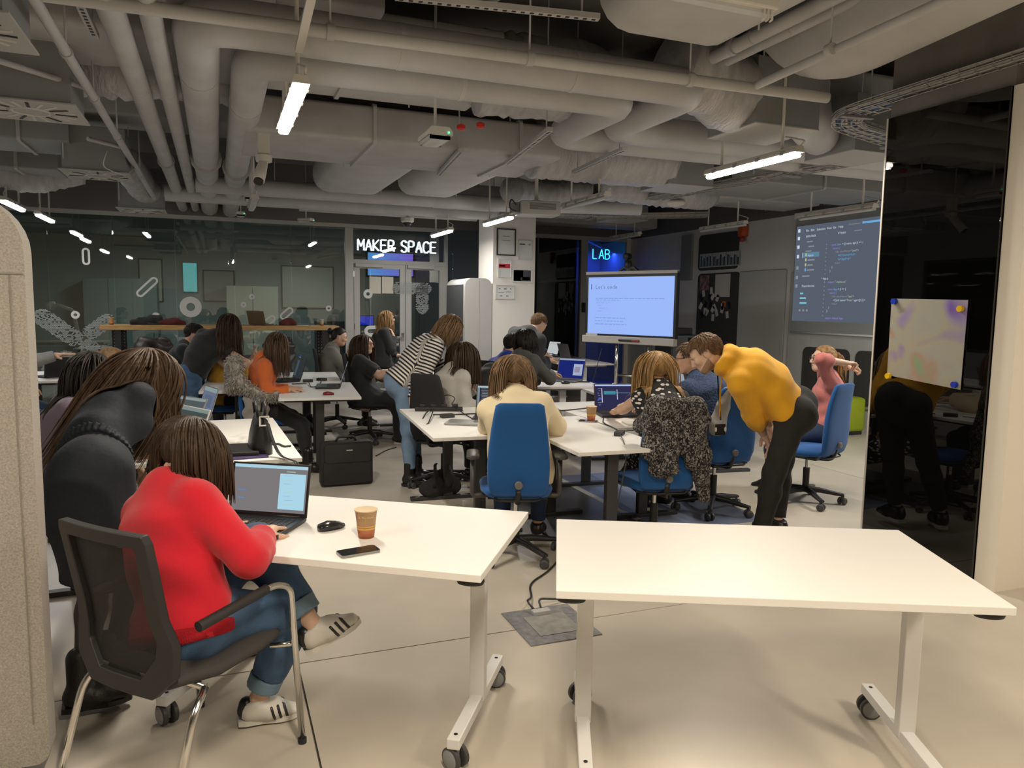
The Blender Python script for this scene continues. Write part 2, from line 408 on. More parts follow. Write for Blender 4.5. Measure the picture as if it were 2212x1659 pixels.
for px, py, r in ((794, 635, .10), (916, 726, .07)):
    x, z = gpt(px, py); decal(dr, pill(x, z, r*1.6, r*1.6, 0), pill(x, z, .6*r, .6*r, 0), y=-.04)
x, z = gpt(812, 715); decal(dr, pill(x, z, .42, .19, 0), pill(x, z, .30, .07, 0), y=-.04)
def dotted(par, shapes, name, y=-.014, step=.017):                   # dotted print: short dashes row by row inside pill shapes
    mb = MB()
    for (cx, cz, L, W, a) in shapes:
        ca, sa = math.cos(a), math.sin(a)
        nz = int(L/step)+2
        for i in range(-nz, nz+1):
            for j in range(-nz, nz+1):
                x, z = cx+j*step*1.5+(i % 2)*step*.75, cz+i*step
                u, v = (x-cx)*ca+(z-cz)*sa, -(x-cx)*sa+(z-cz)*ca
                if abs(u) > L/2 or abs(v) > W/2: continue
                if abs(u) > L/2-W/2 and math.hypot(abs(u)-(L/2-W/2), v) > W/2: continue
                if random.random() < .13: continue
                q = step*.62; mb.add([(x-q, y, z-q*.55), (x+q, y, z-q*.55), (x+q, y, z+q*.55), (x-q, y, z+q*.55)], [(0, 1, 2, 3)])
    o = mb.build(name, M('dotted film', (.36, .39, .39), .7), par); o['kind'] = 'stuff'; return o
A1, A2 = gpt(135, 722), gpt(212, 722)
B1, B2 = gpt(140, 745), gpt(206, 752)
dotted(gw, [(A1[0]-.05, A1[1]+.1, .75, .26, math.radians(-38)), (A2[0]+.02, A2[1]+.12, .5, .22, math.radians(38)), (B1[0]-.1, B1[1]-.28, .5, .22, math.radians(38)), (B2[0]+.1, B2[1]-.16, .75, .26, math.radians(-42))], 'dotted_print')
x, z = gpt(889, 623); x2, z2 = gpt(911, 645)
dotted(dr, [(x, z, .70, .22, 0), (x2, z2, .55, .22, PI/2)], 'dotted_print', y=-.04, step=.016)
for px in (810, 837):                                                # two sheets of paper taped to the door glass
    x, z = gpt(px, 616); MB().box(x-.10, x+.10, -.02, -.016, z-.145, z+.145).build('paper_notice', M('cream paper', (.62, .60, .52), .8), dr)

# neon lettering
STROKES = {'M': [[(0, 0), (0, 1), (.5, .35), (1, 1), (1, 0)]], 'A': [[(0, 0), (.5, 1), (1, 0)], [(.2, .35), (.8, .35)]], 'K': [[(0, 0), (0, 1)], [(.9, 1), (.05, .48), (.95, 0)]],
 'E': [[(.9, 1), (0, 1), (0, 0), (.9, 0)], [(0, .52), (.75, .52)]], 'R': [[(0, 0), (0, 1), (.6, 1), (.88, .9), (.88, .62), (.6, .5), (0, .5)], [(.5, .5), (.95, 0)]],
 'S': [[(.9, .85), (.65, 1), (.25, 1), (.03, .82), (.12, .6), (.5, .5), (.85, .4), (.95, .2), (.7, 0), (.25, 0), (0, .16)]], 'P': [[(0, 0), (0, 1), (.6, 1), (.88, .9), (.88, .6), (.6, .48), (0, .48)]],
 'C': [[(.95, .82), (.7, 1), (.3, 1), (.04, .78), (0, .5), (.04, .22), (.3, 0), (.7, 0), (.95, .18)]], 'L': [[(0, 1), (0, 0), (.8, 0)]], 'B': [[(0, 0), (0, 1), (.55, 1), (.82, .88), (.82, .66), (.55, .54), (0, .54)], [(.55, .54), (.9, .4), (.9, .15), (.55, 0), (0, 0)]]}
def neon(name, label, txt, x0, x1, z0, h, y, col, s, r=.0085):
    t = thing(name, label, 'sign', ((x0+x1)/2, y, z0)); m = glow('neon '+name, col, s)
    units = [(.62 if c == ' ' else 1.0) for c in txt]; tot = sum(units)+.28*(len(txt)-1); u = (x1-x0)/tot; x = x0
    for c, un in zip(txt, units):
        if c != ' ':
            mb = MB()
            for st in STROKES[c]: mb.tube(bend([(x+a*u-(x0+x1)/2, 0, b*h) for a, b in st], .012, 3), r, 8)
            mb.build('letter_tube', m, t, True)
            MB().box(x+.4*u-(x0+x1)/2, x+.5*u-(x0+x1)/2, .005, .03, h*.45, h*.55).build('bracket', m_black, t)
        x += un*u+.28*u
    return t
a, b = pY(775, 541, GL_Y-.1), pY(945, 549, GL_Y-.1)
neon('maker_space_sign', 'white neon sign reading MAKER SPACE above the double glass door', 'MAKER SPACE', float(a[0]), float(b[0]), float(b[2])+.02, .19, GL_Y-.04, (.80, .90, 1), 3)
a, b = pY(1281, 560, LAB_Y+.06), pY(1318, 560, LAB_Y+.06)
neon('lab_sign', 'blue neon sign reading LAB behind dark glass', 'LAB', float(a[0]), float(b[0]), float(b[2]), .20, LAB_Y+.07, (.03, .45, 1), 5)

# dim maker room behind the glass
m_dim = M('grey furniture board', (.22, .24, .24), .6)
for (x0, y0, x1, y1, cn, lab) in ((795, 545, 893, 597, 'blue', 'wall panel with a blue and violet glow behind the left door leaf'), (937, 540, 1022, 600, 'teal', 'wall panel with a pale blue glow right of the glass doors')):
    a, b = pY(x0, y0, 18.5), pY(x1, y1, 18.5); sx, sz = b[0]-a[0], a[2]-b[2]
    t = thing('glow_panel', lab, 'screen', (a[0], 18.57, b[2]))
    MB().box(-.04, sx+.04, -.03, .03, -.04, sz+.04).build('panel_frame', m_black, t)
    mb = MB(); nn = 8
    for i in range(nn): mb.box(sx*i/nn, sx*(i+1)/nn, -.035, -.031, 0, sz, mi=i)
    cols = [(.10+.02*i, .32-.025*i, .8) if cn == 'blue' else (.16, .46-.01*i, .66) for i in range(nn)]
    mb.build('display', [glow('screen %s %d' % (cn, i), c, 1.1*KX) for i, c in enumerate(cols)], t)  # flat panel glowing in vertical colour steps
a, b = pY(776, 683, 15.2), pY(807, 702, 15.2)
t = thing('monitor', 'blue lit monitor standing behind the left door leaf', 'monitor', ((a[0]+b[0])/2, 15.25, float(b[2])-.17))
MB().box(-.15, .15, -.1, .1, 0, .015).box(-.02, .02, -.01, .01, .015, .2).build('stand', m_black, t)
MB().box(a[0]-(a[0]+b[0])/2-.02, (b[0]-a[0])/2+.02, -.02, .02, .15, .19+a[2]-b[2]).build('bezel', m_black, t)
MB().box(-(b[0]-a[0])/2, (b[0]-a[0])/2, -.024, -.021, .17, .17+a[2]-b[2]).build('display', glow('deep blue display', (.01, .03, .55), KX), t)
zb = float(t.location[2])
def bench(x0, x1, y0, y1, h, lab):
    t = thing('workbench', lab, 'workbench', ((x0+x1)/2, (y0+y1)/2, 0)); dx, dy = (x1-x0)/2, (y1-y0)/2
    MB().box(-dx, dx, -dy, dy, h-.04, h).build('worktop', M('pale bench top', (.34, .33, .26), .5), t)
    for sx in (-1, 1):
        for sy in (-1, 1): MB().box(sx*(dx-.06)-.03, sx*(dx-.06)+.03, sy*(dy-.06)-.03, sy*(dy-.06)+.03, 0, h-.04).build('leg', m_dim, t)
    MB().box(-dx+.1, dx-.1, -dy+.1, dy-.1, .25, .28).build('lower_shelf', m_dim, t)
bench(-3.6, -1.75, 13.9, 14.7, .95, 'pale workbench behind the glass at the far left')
bench(2.2, 3.4, 14.85, 15.6, zb, 'workbench carrying the blue lit monitor behind the doors')
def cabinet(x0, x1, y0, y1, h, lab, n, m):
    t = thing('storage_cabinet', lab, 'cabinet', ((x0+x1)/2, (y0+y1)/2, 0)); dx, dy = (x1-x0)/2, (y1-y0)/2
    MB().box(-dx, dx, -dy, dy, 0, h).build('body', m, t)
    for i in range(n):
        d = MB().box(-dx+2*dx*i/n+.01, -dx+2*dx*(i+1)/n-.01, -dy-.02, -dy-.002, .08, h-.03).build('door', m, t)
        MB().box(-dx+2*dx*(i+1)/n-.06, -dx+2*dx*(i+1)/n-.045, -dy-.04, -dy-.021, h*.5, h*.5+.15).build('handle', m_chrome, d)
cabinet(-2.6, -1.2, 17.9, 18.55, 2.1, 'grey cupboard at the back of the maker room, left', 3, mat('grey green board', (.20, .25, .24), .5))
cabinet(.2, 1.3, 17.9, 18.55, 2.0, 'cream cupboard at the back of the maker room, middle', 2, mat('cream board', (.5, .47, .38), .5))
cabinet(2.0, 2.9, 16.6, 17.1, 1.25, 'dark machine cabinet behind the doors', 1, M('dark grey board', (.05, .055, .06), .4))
def board_on_wall(x0, y0, x1, y1, lab, col):
    a, b = pY(x0, y0, 18.5), pY(x1, y1, 18.5); t = thing('wall_board', lab, 'board', (a[0], 18.58, b[2]))
    MB().box(0, b[0]-a[0], -.012, .012, 0, a[2]-b[2]).build('panel', mat('board face', col, .5), t)
    MB().box(-.03, b[0]-a[0]+.03, -.008, .012, -.03, 0).box(-.03, b[0]-a[0]+.03, -.008, .012, a[2]-b[2], a[2]-b[2]+.03).box(-.03, 0, -.008, .012, 0, a[2]-b[2]).box(b[0]-a[0], b[0]-a[0]+.03, -.008, .012, 0, a[2]-b[2]).build('edge_frame', m_black, t)
board_on_wall(300, 560, 350, 650, 'tall cream board on the maker room wall', (.55, .53, .44))
board_on_wall(440, 585, 505, 650, 'grey board on the maker room wall, second from left', (.3, .3, .29))
board_on_wall(610, 575, 720, 665, 'large cream board on the maker room wall beside the door post', (.56, .54, .46))
a, b = pY(392, 565, 18.4), pY(428, 632, 18.4)
t = thing('light_box', 'turquoise glowing panel in the maker room', 'panel', (a[0], 18.55, b[2]))
MB().box(0, b[0]-a[0], 0, .04, 0, a[2]-b[2]).build('housing', m_dim, t); MB().box(.02, b[0]-a[0]-.02, -.004, -.001, .02, a[2]-b[2]-.02).build('display', glow('turquoise panel', (.18, .62, .62), .7*KX), t)
# bench lamp with jointed arm, seen through the glass
zt = .95; bl = pY(172, 740, 14.2); t = thing('bench_lamp', 'white jointed arm lamp on the far left workbench', 'lamp', (bl[0], 14.2, zt))
e0 = pY(163, 715, 14.2); e1 = pY(156, 670, 14.2); e2 = pY(120, 657, 14.2); L = V(bl[0], 14.2, zt)
MB().lathe([(.08, 0), (.08, .03), (.03, .04), (.03, .1)], 16).build('base', m_white, t, True, 40)
MB().tube([(0, 0, .08), e1-L], .028, 10).build('lower_arm', m_white, t, True)
MB().tube([e1-L, e2-L], .028, 10).build('upper_arm', m_white, t, True)
MB().tube([e2-L, e2-L+V(-.12, 0, -.05)], [.05, .09], 14).build('lamp_head', m_white, t, True)
h = pY(168, 693, 14.0); q = pY(186, 667, 14.0)
o = MB().tube([(0, 0, 0), q-h], .05, 12).build('task_tube', m_white, None, True); o.location = h; tag(o, 'white tilted tube standing on the far left workbench', 'tube')
o.location = (h[0], 14.0, .95+.0)

# white column with framed certificates
CX0, CX1, CY0, CY1 = 4.06, 4.78, 11.2, 11.9
struct(MB().box(CX0, CX1, CY0, CY1, 0, CEIL).build('wall_column', mat('white column paint', (.70, .67, .61), .55)))
def picture(px0, py0, px1, py1, lab, fcol, fw, art):
    a, b = pY(px0, py0, CY0), pY(px1, py1, CY0); W, H = b[0]-a[0], a[2]-b[2]
    t = thing('picture_frame', lab, 'picture', (a[0], CY0, b[2]), 0)
    mf = M('frame %s' % (fcol,), fcol, .35)
    MB().box(0, W, -.025, -.002, 0, fw).box(0, W, -.025, -.002, H-fw, H).box(0, fw, -.025, -.002, fw, H-fw).box(W-fw, W, -.025, -.002, fw, H-fw).build('frame', mf, t)
    MB().box(fw, W-fw, -.012, -.003, fw, H-fw).build('sheet', M('framed paper', (.60, .61, .58), .7), t)
    mb = MB(); ms = []
    for (x0, y0, x1, y1, c) in art:
        mb.box(fw+(W-2*fw)*x0, fw+(W-2*fw)*x1, -.014, -.0121, fw+(H-2*fw)*y0, fw+(H-2*fw)*y1, mi=len(ms)); ms.append(M('print %s' % (c,), c, .6))
    if art: mb.build('print', ms, t)
gr = (.25, .26, .25); rd = (.45, .02, .03); dk = (.05, .05, .06)
picture(1073, 493, 1113, 553, 'certificate in the large black frame at the top of the white column', (.01, .01, .01), .018, [(.3, .72, .7, .75, gr), (.25, .55, .75, .57, gr)])
picture(1119, 519, 1148, 562, 'grey certificate in a thin silver frame, upper right on the column', (.55, .56, .56), .012, [(.06, .80, .5, .86, dk), (.78, .78, .93, .88, gr)])
picture(1075, 558, 1103, 600, 'white certificate with a red band on the column', (.62, .62, .60), .012, [(.02, .50, .98, .74, rd), (.1, .58, .55, .66, (.7, .6, .6))])
picture(1106, 580, 1149, 611, 'landscape red and black award in a pale frame on the column', (.66, .65, .61), .016, [(.03, .04, .97, .96, dk), (.03, .04, .42, .96, rd), (.42, .35, .55, .96, rd), (.5, .12, .92, .4, (.18, .18, .2))])
picture(1070, 615, 1111, 647, 'certificate in a silver frame, lowest on the column', (.5, .5, .48), .014, [(.15, .72, .22, .8, dk), (.42, .7, .58, .82, gr), (.78, .72, .85, .8, dk), (.12, .45, .45, .5, gr), (.52, .5, .85, .54, gr), (.2, .16, .36, .24, gr), (.55, .16, .7, .24, gr)])

# LAB glazing and blue lit room
lb = struct(thing('window_3', None, None, (0, LAB_Y, 0)))
lx = [4.80, float(pY(1160, 600, LAB_Y)[0]), float(pY(1252, 600, LAB_Y)[0])]; p2 = float(pY(1266, 600, LAB_Y)[0])
MB().box(4.80, RW_X, -.05, .05, 3.04, 3.12).build('top_rail', m_frame, lb)
MB().box(lx[1]-.02, lx[1]+.02, -.04, .04, 0, 3.04).build('mullion', m_dframe, lb)
MB().box(lx[2], p2, -.06, .06, 0, 3.04).build('mullion', m_frame, lb)
MB().box(RW_X-.09, RW_X, -.07, .05, 0, 3.12).build('corner_post', m_white, lb)
MB().box(lx[0], lx[1]-.02, -.006, .006, .05, 3.04).build('glass_pane', m_dpane, lb)
MB().box(lx[1]+.02, lx[2], -.006, .006, .05, 3.04).build('glass_pane', m_dpane, lb)
MB().box(p2, RW_X-.09, -.006, .006, .05, 3.04).build('glass_pane', glass('lab glass', (.75, .82, .86), .45), lb)
MB().box(4.80, lx[1]-.02, -.03, .03, 0, .05).build('bottom_rail', m_dframe, lb)
q = pY(1258, 660, LAB_Y); MB().box(q[0]-.05, q[0]+.03, -.09, -.061, q[2]-.14, q[2]+.06).build('card_reader', m_black, lb)
struct(MB().box(4.80, RW_X, 15.6, 15.75, 0, CEIL).build('wall_lab', mat('lab wall paint', (.5, .5, .55), .6)))
struct(MB().box(4.80, 7.12, 14.75, 14.85, 0, CEIL).box(7.06, 7.12, 14.45, 14.75, 0, CEIL).box(7.06, 7.12, 14.85, 15.6, 0, CEIL).build('trim_5', mat('added lab light block', (.018, .022, .024), .5)))  # added dark walls, keep the blue light off the left panes
la = bpy.data.lights.new('lab_blue', 'AREA'); la.shape = 'RECTANGLE'; la.size = 1.0; la.size_y = .12; la.energy = 9; la.color = (.03, .08, 1)
lo = bpy.data.objects.new('lab_blue', la); COL.objects.link(lo); lo.location = (8.0, 14.95, 2.95); lo.rotation_euler = (0, math.radians(20), 0)

# right wall: boards, screen
def rw(px, py): q = pX(px, py, RW_X); return float(q[1]), float(q[2])
m_pin = mat('charcoal felt board', (.045, .047, .046), .9, bump=.2, bs=300)
m_wb = M('glossy whiteboard', (.50, .52, .51), .08)
def wall_panel(name, lab, cat, y0, y1, z0, z1, m, r, th=.02, edge=None):
    t = thing(name, lab, cat, (RW_X, (y0+y1)/2, z0)); d = (y1-y0)/2
    MB().prism(rrect(-d, d, 0, z1-z0, r), -th, -.001, 'x').build('panel', m, t)
    if edge: MB().prism(rrect(-d-.015, d+.015, -.015, z1-z0+.015, r+.015 if not hasattr(r, '__len__') else [q+.015 for q in r]), -th*.6, -.0008, 'x').build('edge', edge, t)
    return t
y1, z1 = rw(1512, 512); y0, z0 = rw(1595, 580)
pb = wall_panel('pinboard', 'upper charcoal pinboard with a row of photographs', 'pinboard', y0, y1, z0, z1+.02, m_pin, .09)
mb = MB(); ms = [M('photo paper', (.42, .44, .44), .5), M('photo dark', (.03, .04, .05), .4), M('photo mid', (.2, .24, .27), .4)]
for (a0, a1) in ((-.50, -.17), (-.14, .10), (.14, .42)):
    pass
yy = y1-.06
for k, wd in enumerate((.36, .38, .36)):
    t = thing('photograph', ['black and white photograph on the upper pinboard, left', 'black and white photograph on the upper pinboard, middle', 'black and white photograph on the upper pinboard, right'][k], 'photo', (RW_X-.021, yy-wd/2, z0+.05))
    MB().box(-.004, 0, -wd/2, wd/2, 0, .25).build('paper', ms[0], t); mb = MB()
    for i in range(7):
        u = -wd/2+.02+(wd-.04)*i/7; mb.box(-.006, -.0041, u, u+(wd-.04)/7*.8, .02, .23-.1*random.random(), mi=i % 2)
    mb.build('print', ms[1:], t); yy -= wd+.015
y1, z1 = rw(1510, 592); y0, _ = rw(1593, 740)
pb = wall_panel('pinboard', 'tall lower charcoal pinboard covered with paper tags', 'pinboard', y0, y1, .35, z1, m_pin, (.02, .02, .09, .09))
def note(px, py, w, h, lab, m, ang=0, th=.004):
    y, z = rw(px, py); o = MB().box(-th, 0, -w/2, w/2, -h/2, h/2, T=TR(rx=ang)).build('paper_tag' if w < .2 else 'notice_sheet', m, None)
    o.location = (RW_X-.021, y, z); return tag(o, lab, 'paper')
m_pap = M('white paper', (.55, .55, .53), .7)
note(1563, 617, .42, .40, 'large white notice sheet on the lower pinboard', m_pap)
o = note(1524, 611, .27, .27, 'colour photograph on the lower pinboard', mat('colour photo', (.22, .13, .11), .5, var=.8, vs=14)); o['category'] = 'photo'
PT = [(1522, 634), (1539, 628), (1542, 641), (1552, 644), (1516, 661), (1526, 658), (1537, 659), (1546, 664), (1525, 672), (1529, 675), (1542, 668), (1550, 676), (1563, 662), (1562, 669), (1573, 680), (1542, 686), (1518, 680), (1577, 660), (1535, 643), (1517, 643)]
for i, (px, py) in enumerate(PT):
    o = note(px, py, .075, .12, 'small %s tag hung on the lower charcoal pinboard' % ('black' if i in (5, 6, 16, 17, 18, 19) else 'white paper'), m_pap if i not in (5, 6, 16, 17, 18, 19) else m_black, random.uniform(-.7, .7)); o['group'] = 'black tags on the lower pinboard' if i in (5, 6, 16, 17, 18, 19) else 'white tags on the lower pinboard'
o = note(1566, 657, .09, .10, 'orange tag on the lower pinboard', M('orange paper', (.55, .14, .03), .6))
y1, z1 = rw(1600, 588); y0, _ = rw(1692, 740)
wall_panel('whiteboard', 'tall glossy whiteboard with rounded corner beside the pinboards', 'whiteboard', y0, y1, .3, z1, m_wb, (.02, .02, .02, .02), .02, M('board edge', (.3, .31, .31), .3))
wall_panel('whiteboard', 'glossy whiteboard hung behind the projection screen', 'whiteboard', 7.4, y0-.12, .3, z1-.05, m_wb, (.02, .02, .02, .02), .018, M('board edge', (.3, .31, .31), .3))
y1, z1 = rw(1738, 745); y0, _ = rw(1836, 870)
wall_panel('pinboard', 'low charcoal pinboard behind the woman in pink', 'pinboard', 8.05, y1, .35, 1.1, m_pin, .1, .03)
wall_panel('pinboard', 'low charcoal pinboard next to the black glass', 'pinboard', 7.0, 7.95, .35, 1.1, m_pin, .1, .03)
# hanging cloth grey banner near corner
y1, z1 = rw(1478, 492); y0, z0 = rw(1496, 605)
wall_panel('acoustic_strip', 'narrow grey strip hung on the right wall near the corner', 'panel', y0, y1, z0, 3.02, mat('grey cloth strip', (.22, .24, .25), .8), .01, .05)
# projection screen
sy1, sz1 = rw(1727, 474); sy0 = 7.35; sz0 = 1.30
t = thing('projection_screen', 'pull down screen on the right wall showing projected code', 'screen', (RW_X-.03, (sy0+sy1)/2, sz0)); d = (sy1-sy0)/2
MB().box(-.03, -.026, -d, d, .02, sz1-sz0).build('cloth', mat('screen cloth', (.30, .32, .32), .7), t)
MB().box(-.05, -.005, -d-.03, d+.03, sz1-sz0, sz1-sz0+.09, b=.01).build('case', m_gwall, t)
MB().tube([(-.028, -d, .01), (-.028, d, .01)], .014, 10).build('bottom_bar', m_gwall, t, True)
pw0, pw1 = sy1-.02, 7.5; pzt, pzb = rw(1731, 490)[1], rw(1716, 690)[1]-.02   # projected picture
PW, PH = pw0-pw1, pzt-pzb
mb = MB(); cols = {'bg': ((.105, .125, .165), .9), 'w': ((.62, .72, .85), .9), 'b': ((.16, .42, .75), .9), 'v': ((.34, .24, .72), .9), 'g': ((.45, .62, .5), .8), 's': ((.12, .25, .36), .9), 'd': ((.27, .29, .33), .9), 'c': ((.2, .6, .72), .9), 'y': ((.6, .62, .35), .8)}
keys = list(cols)
def T_scr(u, v): return frame(V(-.0312, (pw0-u*PW)-(sy0+sy1)/2, pzt-v*PH-sz0), V(0, -1, 0), V(0, 0, 1), V(-1, 0, 0))
def bar(u0, u1, v0, v1, k, off=.0305):
    yb = (sy0+sy1)/2; mb.quad((-off, pw0-u0*PW-yb, pzt-v1*PH-sz0), (-off, pw0-u1*PW-yb, pzt-v1*PH-sz0), (-off, pw0-u1*PW-yb, pzt-v0*PH-sz0), (-off, pw0-u0*PW-yb, pzt-v0*PH-sz0), keys.index(k))
bar(0, 1, 0, 1, 'bg')
def tx(u, v, s, size, k): return text_mb(mb, s, size*PH, T_scr(u, v), keys.index(k))
for i, s in enumerate(['File', 'Edit', 'Selection', 'View', 'Go', 'Help']): tx([.115, .175, .245, .36, .43, .49][i], .065, s, .033, 'w')
tx(.60, .05, 'Anonymous /', .028, 'd'); bar(.74, .95, .03, .05, 'b', .031)
tx(.12, .125, 'EXPLORER', .03, 'w'); tx(.49, .122, '# App.js', .03, 'w'); bar(.66, .74, .105, .112, 'd', .031)
tx(.35, .12, '* ...', .028, 'd')
for i, (u, v) in enumerate(((.135, .165), (.155, .215), (.125, .262))): bar(u, u+.07, v, v+.012, 'd', .031)
bar(.09, .29, .282, .332, 's', .0309); bar(.088, .092, .28, .335, 'w', .0312)
for i, k in enumerate(['y', 'y', 'y', 'b']):
    v = .29+i*.052; bar(.125, .142, v, v+.03, k, .0312)
tx(.155, .322, 'App.js', .032, 'w')
for i in range(1, 4): bar(.155, .22+.02*(i % 2), .302+i*.052, .316+i*.052, 'd', .031)
bar(.10, .19, .52, .534, 'd', .031)
tx(.10, .64, 'Dependencies', .032, 'w')
for i in range(3): bar(.085, .085+[.04, .075, .085][i], .70+i*.05, .716+i*.05, 'c', .031)
for i in range(3): bar(.08+i*.045, .1+i*.045, .875, .897, 'd', .031)
code = [(.42, .235, [('const ', 'v'), ('User ', 'b'), ('= ({ name, age }) => {', 'w')]), (.44, .272, [('return (', 'v')]), (.47, .308, [('<div ', 'd'), ('className=', 'd'), ('"card">', 'g')]), (.50, .345, [('<h2>{name}</h2>', 'b')]),
        (.50, .382, [('<p>{age}</p>', 'b')]), (.47, .42, [('</div>', 'd')]), (.44, .458, [(')', 'w')]), (.42, .495, [('}', 'w')]), (.33, .57, [('* App.js', 'w')]), (.41, .607, [('import ', 'v'), ('"./styles.css"', 'g')]),
        (.41, .68, [('const ', 'v'), ('App ', 'b'), ('= () => {', 'w')]), (.43, .716, [('return (', 'v')]), (.46, .752, [('<div ', 'd'), ('className=', 'd'), ('"app">', 'g')]), (.48, .79, [('<Card name=', 'w'), ('"Peter" ', 'g'), ('age={21} />', 'w')]), (.46, .826, [('</div>', 'd')]), (.43, .862, [(')', 'w')]), (.41, .897, [('};', 'w')]), (.40, .97, [('export ', 'v'), ('default App;', 'v')])]
for u, v, segs in code:
    for s, k in segs: u += tx(u, v, s, .03, k)/PW
for i in range(18): bar(.365, .372, .21+i*.0425, .222+i*.0425, 'd', .031)
for i, v in enumerate((.03, .11, .2, .3, .42, .52, .61)): bar(.02, .048, v, v+.035, 'w' if i < 4 else 'd', .031)
mb.build('projected_picture', [glow('projected '+k, c, s*KX) for k, (c, s) in cols.items()], t)

# near pillar clad in black glass, white end
PX, PY0, PY1, PZ = 4.22, 3.06, 3.91, 2.93
pil = struct(MB().box(PX+.031, 5.6, PY0, PY1, 0, CEIL).build('wall_pillar', m_conc))
struct(MB().box(PX+.02, 5.6, PY0-.13, PY0-.001, 0, PZ).build('trim_4', mat('cream white plaster', (.80, .75, .66), .6)))
t = thing('black_glass_board', 'tall black glass board on the pillar at the right', 'board', (PX, (PY0+PY1)/2, 0)); d = (PY1-PY0)/2
bg = mat('black glass', (.002, .002, .002), .015, spec=.62)
MB().box(0, .028, -d+.004, d-.012, .015, PZ, b=.002).build('glass_sheet', bg, t)
MB().box(-.004, .03, d-.012, d, .01, PZ).build('edge_strip', M('pale aluminium', (.6, .57, .53), .4), t)
a, b = pX(1926, 645, PX-.01), pX(2083, 826, PX-.01)
cor = [pX(*q, PX-.012) for q in ((1926, 645), (2091, 648), (2074, 842), (1916, 810))]
def irid():
    m = bpy.data.materials.new('iridescent poster'); m.use_nodes = True; nt = m.node_tree; b = nt.nodes['Principled BSDF']
    tc = nt.nodes.new('ShaderNodeTexCoord'); n = nt.nodes.new('ShaderNodeTexNoise'); n.inputs['Scale'].default_value = 2.3; n.inputs['Distortion'].default_value = 1.5; n.inputs['Detail'].default_value = 1.5
    r = nt.nodes.new('ShaderNodeValToRGB'); cr = r.color_ramp
    cr.elements[0].color = (.17, .09, .42, 1); cr.elements[0].position = .25; cr.elements[1].color = (.24, .27, .17, 1); cr.elements[1].position = .8
    for p, c in ((.36, (.29, .25, .40, 1)), (.45, (.36, .35, .28, 1)), (.54, (.34, .35, .33, 1)), (.62, (.37, .27, .21, 1)), (.7, (.22, .34, .22, 1))):
        e = cr.elements.new(p); e.color = c
    nt.links.new(tc.outputs['Object'], n.inputs['Vector']); nt.links.new(n.outputs['Fac'], r.inputs[0]); nt.links.new(r.outputs[0], b.inputs['Base Color'])
    b.inputs['Roughness'].default_value = .4; b.inputs['Metallic'].default_value = .15; return m
c0 = np.mean(cor, 0); t = thing('poster', 'iridescent poster held by four magnets on the black glass', 'poster', c0)
mb = MB(); mb.add([q-c0 for q in cor]+[q-c0+V(.004, 0, 0) for q in cor], [(0, 1, 2, 3), (7, 6, 5, 4), (0, 4, 5, 1), (1, 5, 6, 2), (2, 6, 7, 3), (3, 7, 4, 0)]); mb.build('sheet', irid(), t)
q = pX(1998, 737, PX-.012)-c0
for (px, py, c, lab) in ((1934, 651, 'blue', 'blue round magnet at the upper left corner of the poster'), (2077, 667, 'yellow', 'yellow round magnet at the upper right corner of the poster'), (1921, 812, 'yellow', 'yellow round magnet at the lower left corner of the poster'), (2064, 831, 'blue', 'blue round magnet at the lower right corner of the poster')):
    m = M('magnet '+c, (.01, .04, .45) if c == 'blue' else (.75, .48, .01), .3); q = pX(px, py, PX-.014)
    o = MB().lathe([(.019, 0), (.02, .004), (.017, .012), (.017, .020), (.019, .022)], 18).build('magnet', m, None, True, 40)
    o.rotation_euler = (0, -PI/2, 0); o.location = q; tag(o, lab, 'magnet')

# floor outlet hatch with cables, white line
t = thing('floor_box', 'grey square floor outlet hatch between the two front tables', 'floor hatch', (1.575, 3.405, 0))
MB().box(-.195, .195, -.205, .205, .0005, .006).build('frame', M('worn zinc', (.27, .265, .27), .45, .4, var=.25, vs=30), t)
MB().box(-.11, .12, -.13, .105, .006, .010, b=.002).build('lid', M('brushed zinc', (.36, .35, .33), .4, .4, var=.2, vs=20), t)
MB().box(-.05, .05, .10, .145, .006, .03, b=.004).build('cable_outlet', M('grey plastic', (.38, .38, .38), .5), t)
m_cab = M('black cable', (.02, .02, .021), .5)
def cable(name, lab, pts, r=.006, m=None):
    P = bend(pts, .3, 6); c = np.asarray(P[0], float); o = MB().tube([p-c for p in P], r, 6).build(name, m or m_cab, None, True); o.location = c; return tag(o, lab, 'cable')
cable('floor_cable', 'black cable from the floor hatch to the blue chair castor', [(1.55, 3.55, .02), (1.53, 3.62, .05), (1.62, 3.75, .006), (1.68, 3.95, .006), (1.9, 4.12, .006), (2.2, 4.5, .006), (2.15, 5.0, .006)])
cable('floor_cable', 'black cable from the floor hatch running under the right front table', [(1.59, 3.55, .02), (1.60, 3.63, .05), (1.80, 3.66, .006), (2.2, 3.75, .006), (2.6, 4.3, .006), (2.75, 5.0, .006)])
o = MB().box(-.03, .03, -1.2, .95, 0.0005, .003).build('floor_line', M('white floor line', (.62, .62, .58), .5), None); o.location = (3.02, 5.75, 0); tag(o, 'white line across the floor behind the middle tables', 'floor line')

struct(MB().box(2.15, 2.99, 4.5, 6.5, .0002, .0010).build('trim_6', mat('dark grey floor patch', (.13, .13, .135), .35)))  # thin dark grey sheet over the floor, left of the white line
struct(MB().box(3.05, 4.0, 4.6, 6.5, .0002, .0010).build('trim_7', mat('blue grey floor patch', (.17, .20, .29), .35)))  # thin blue grey sheet over the floor, right of the white line
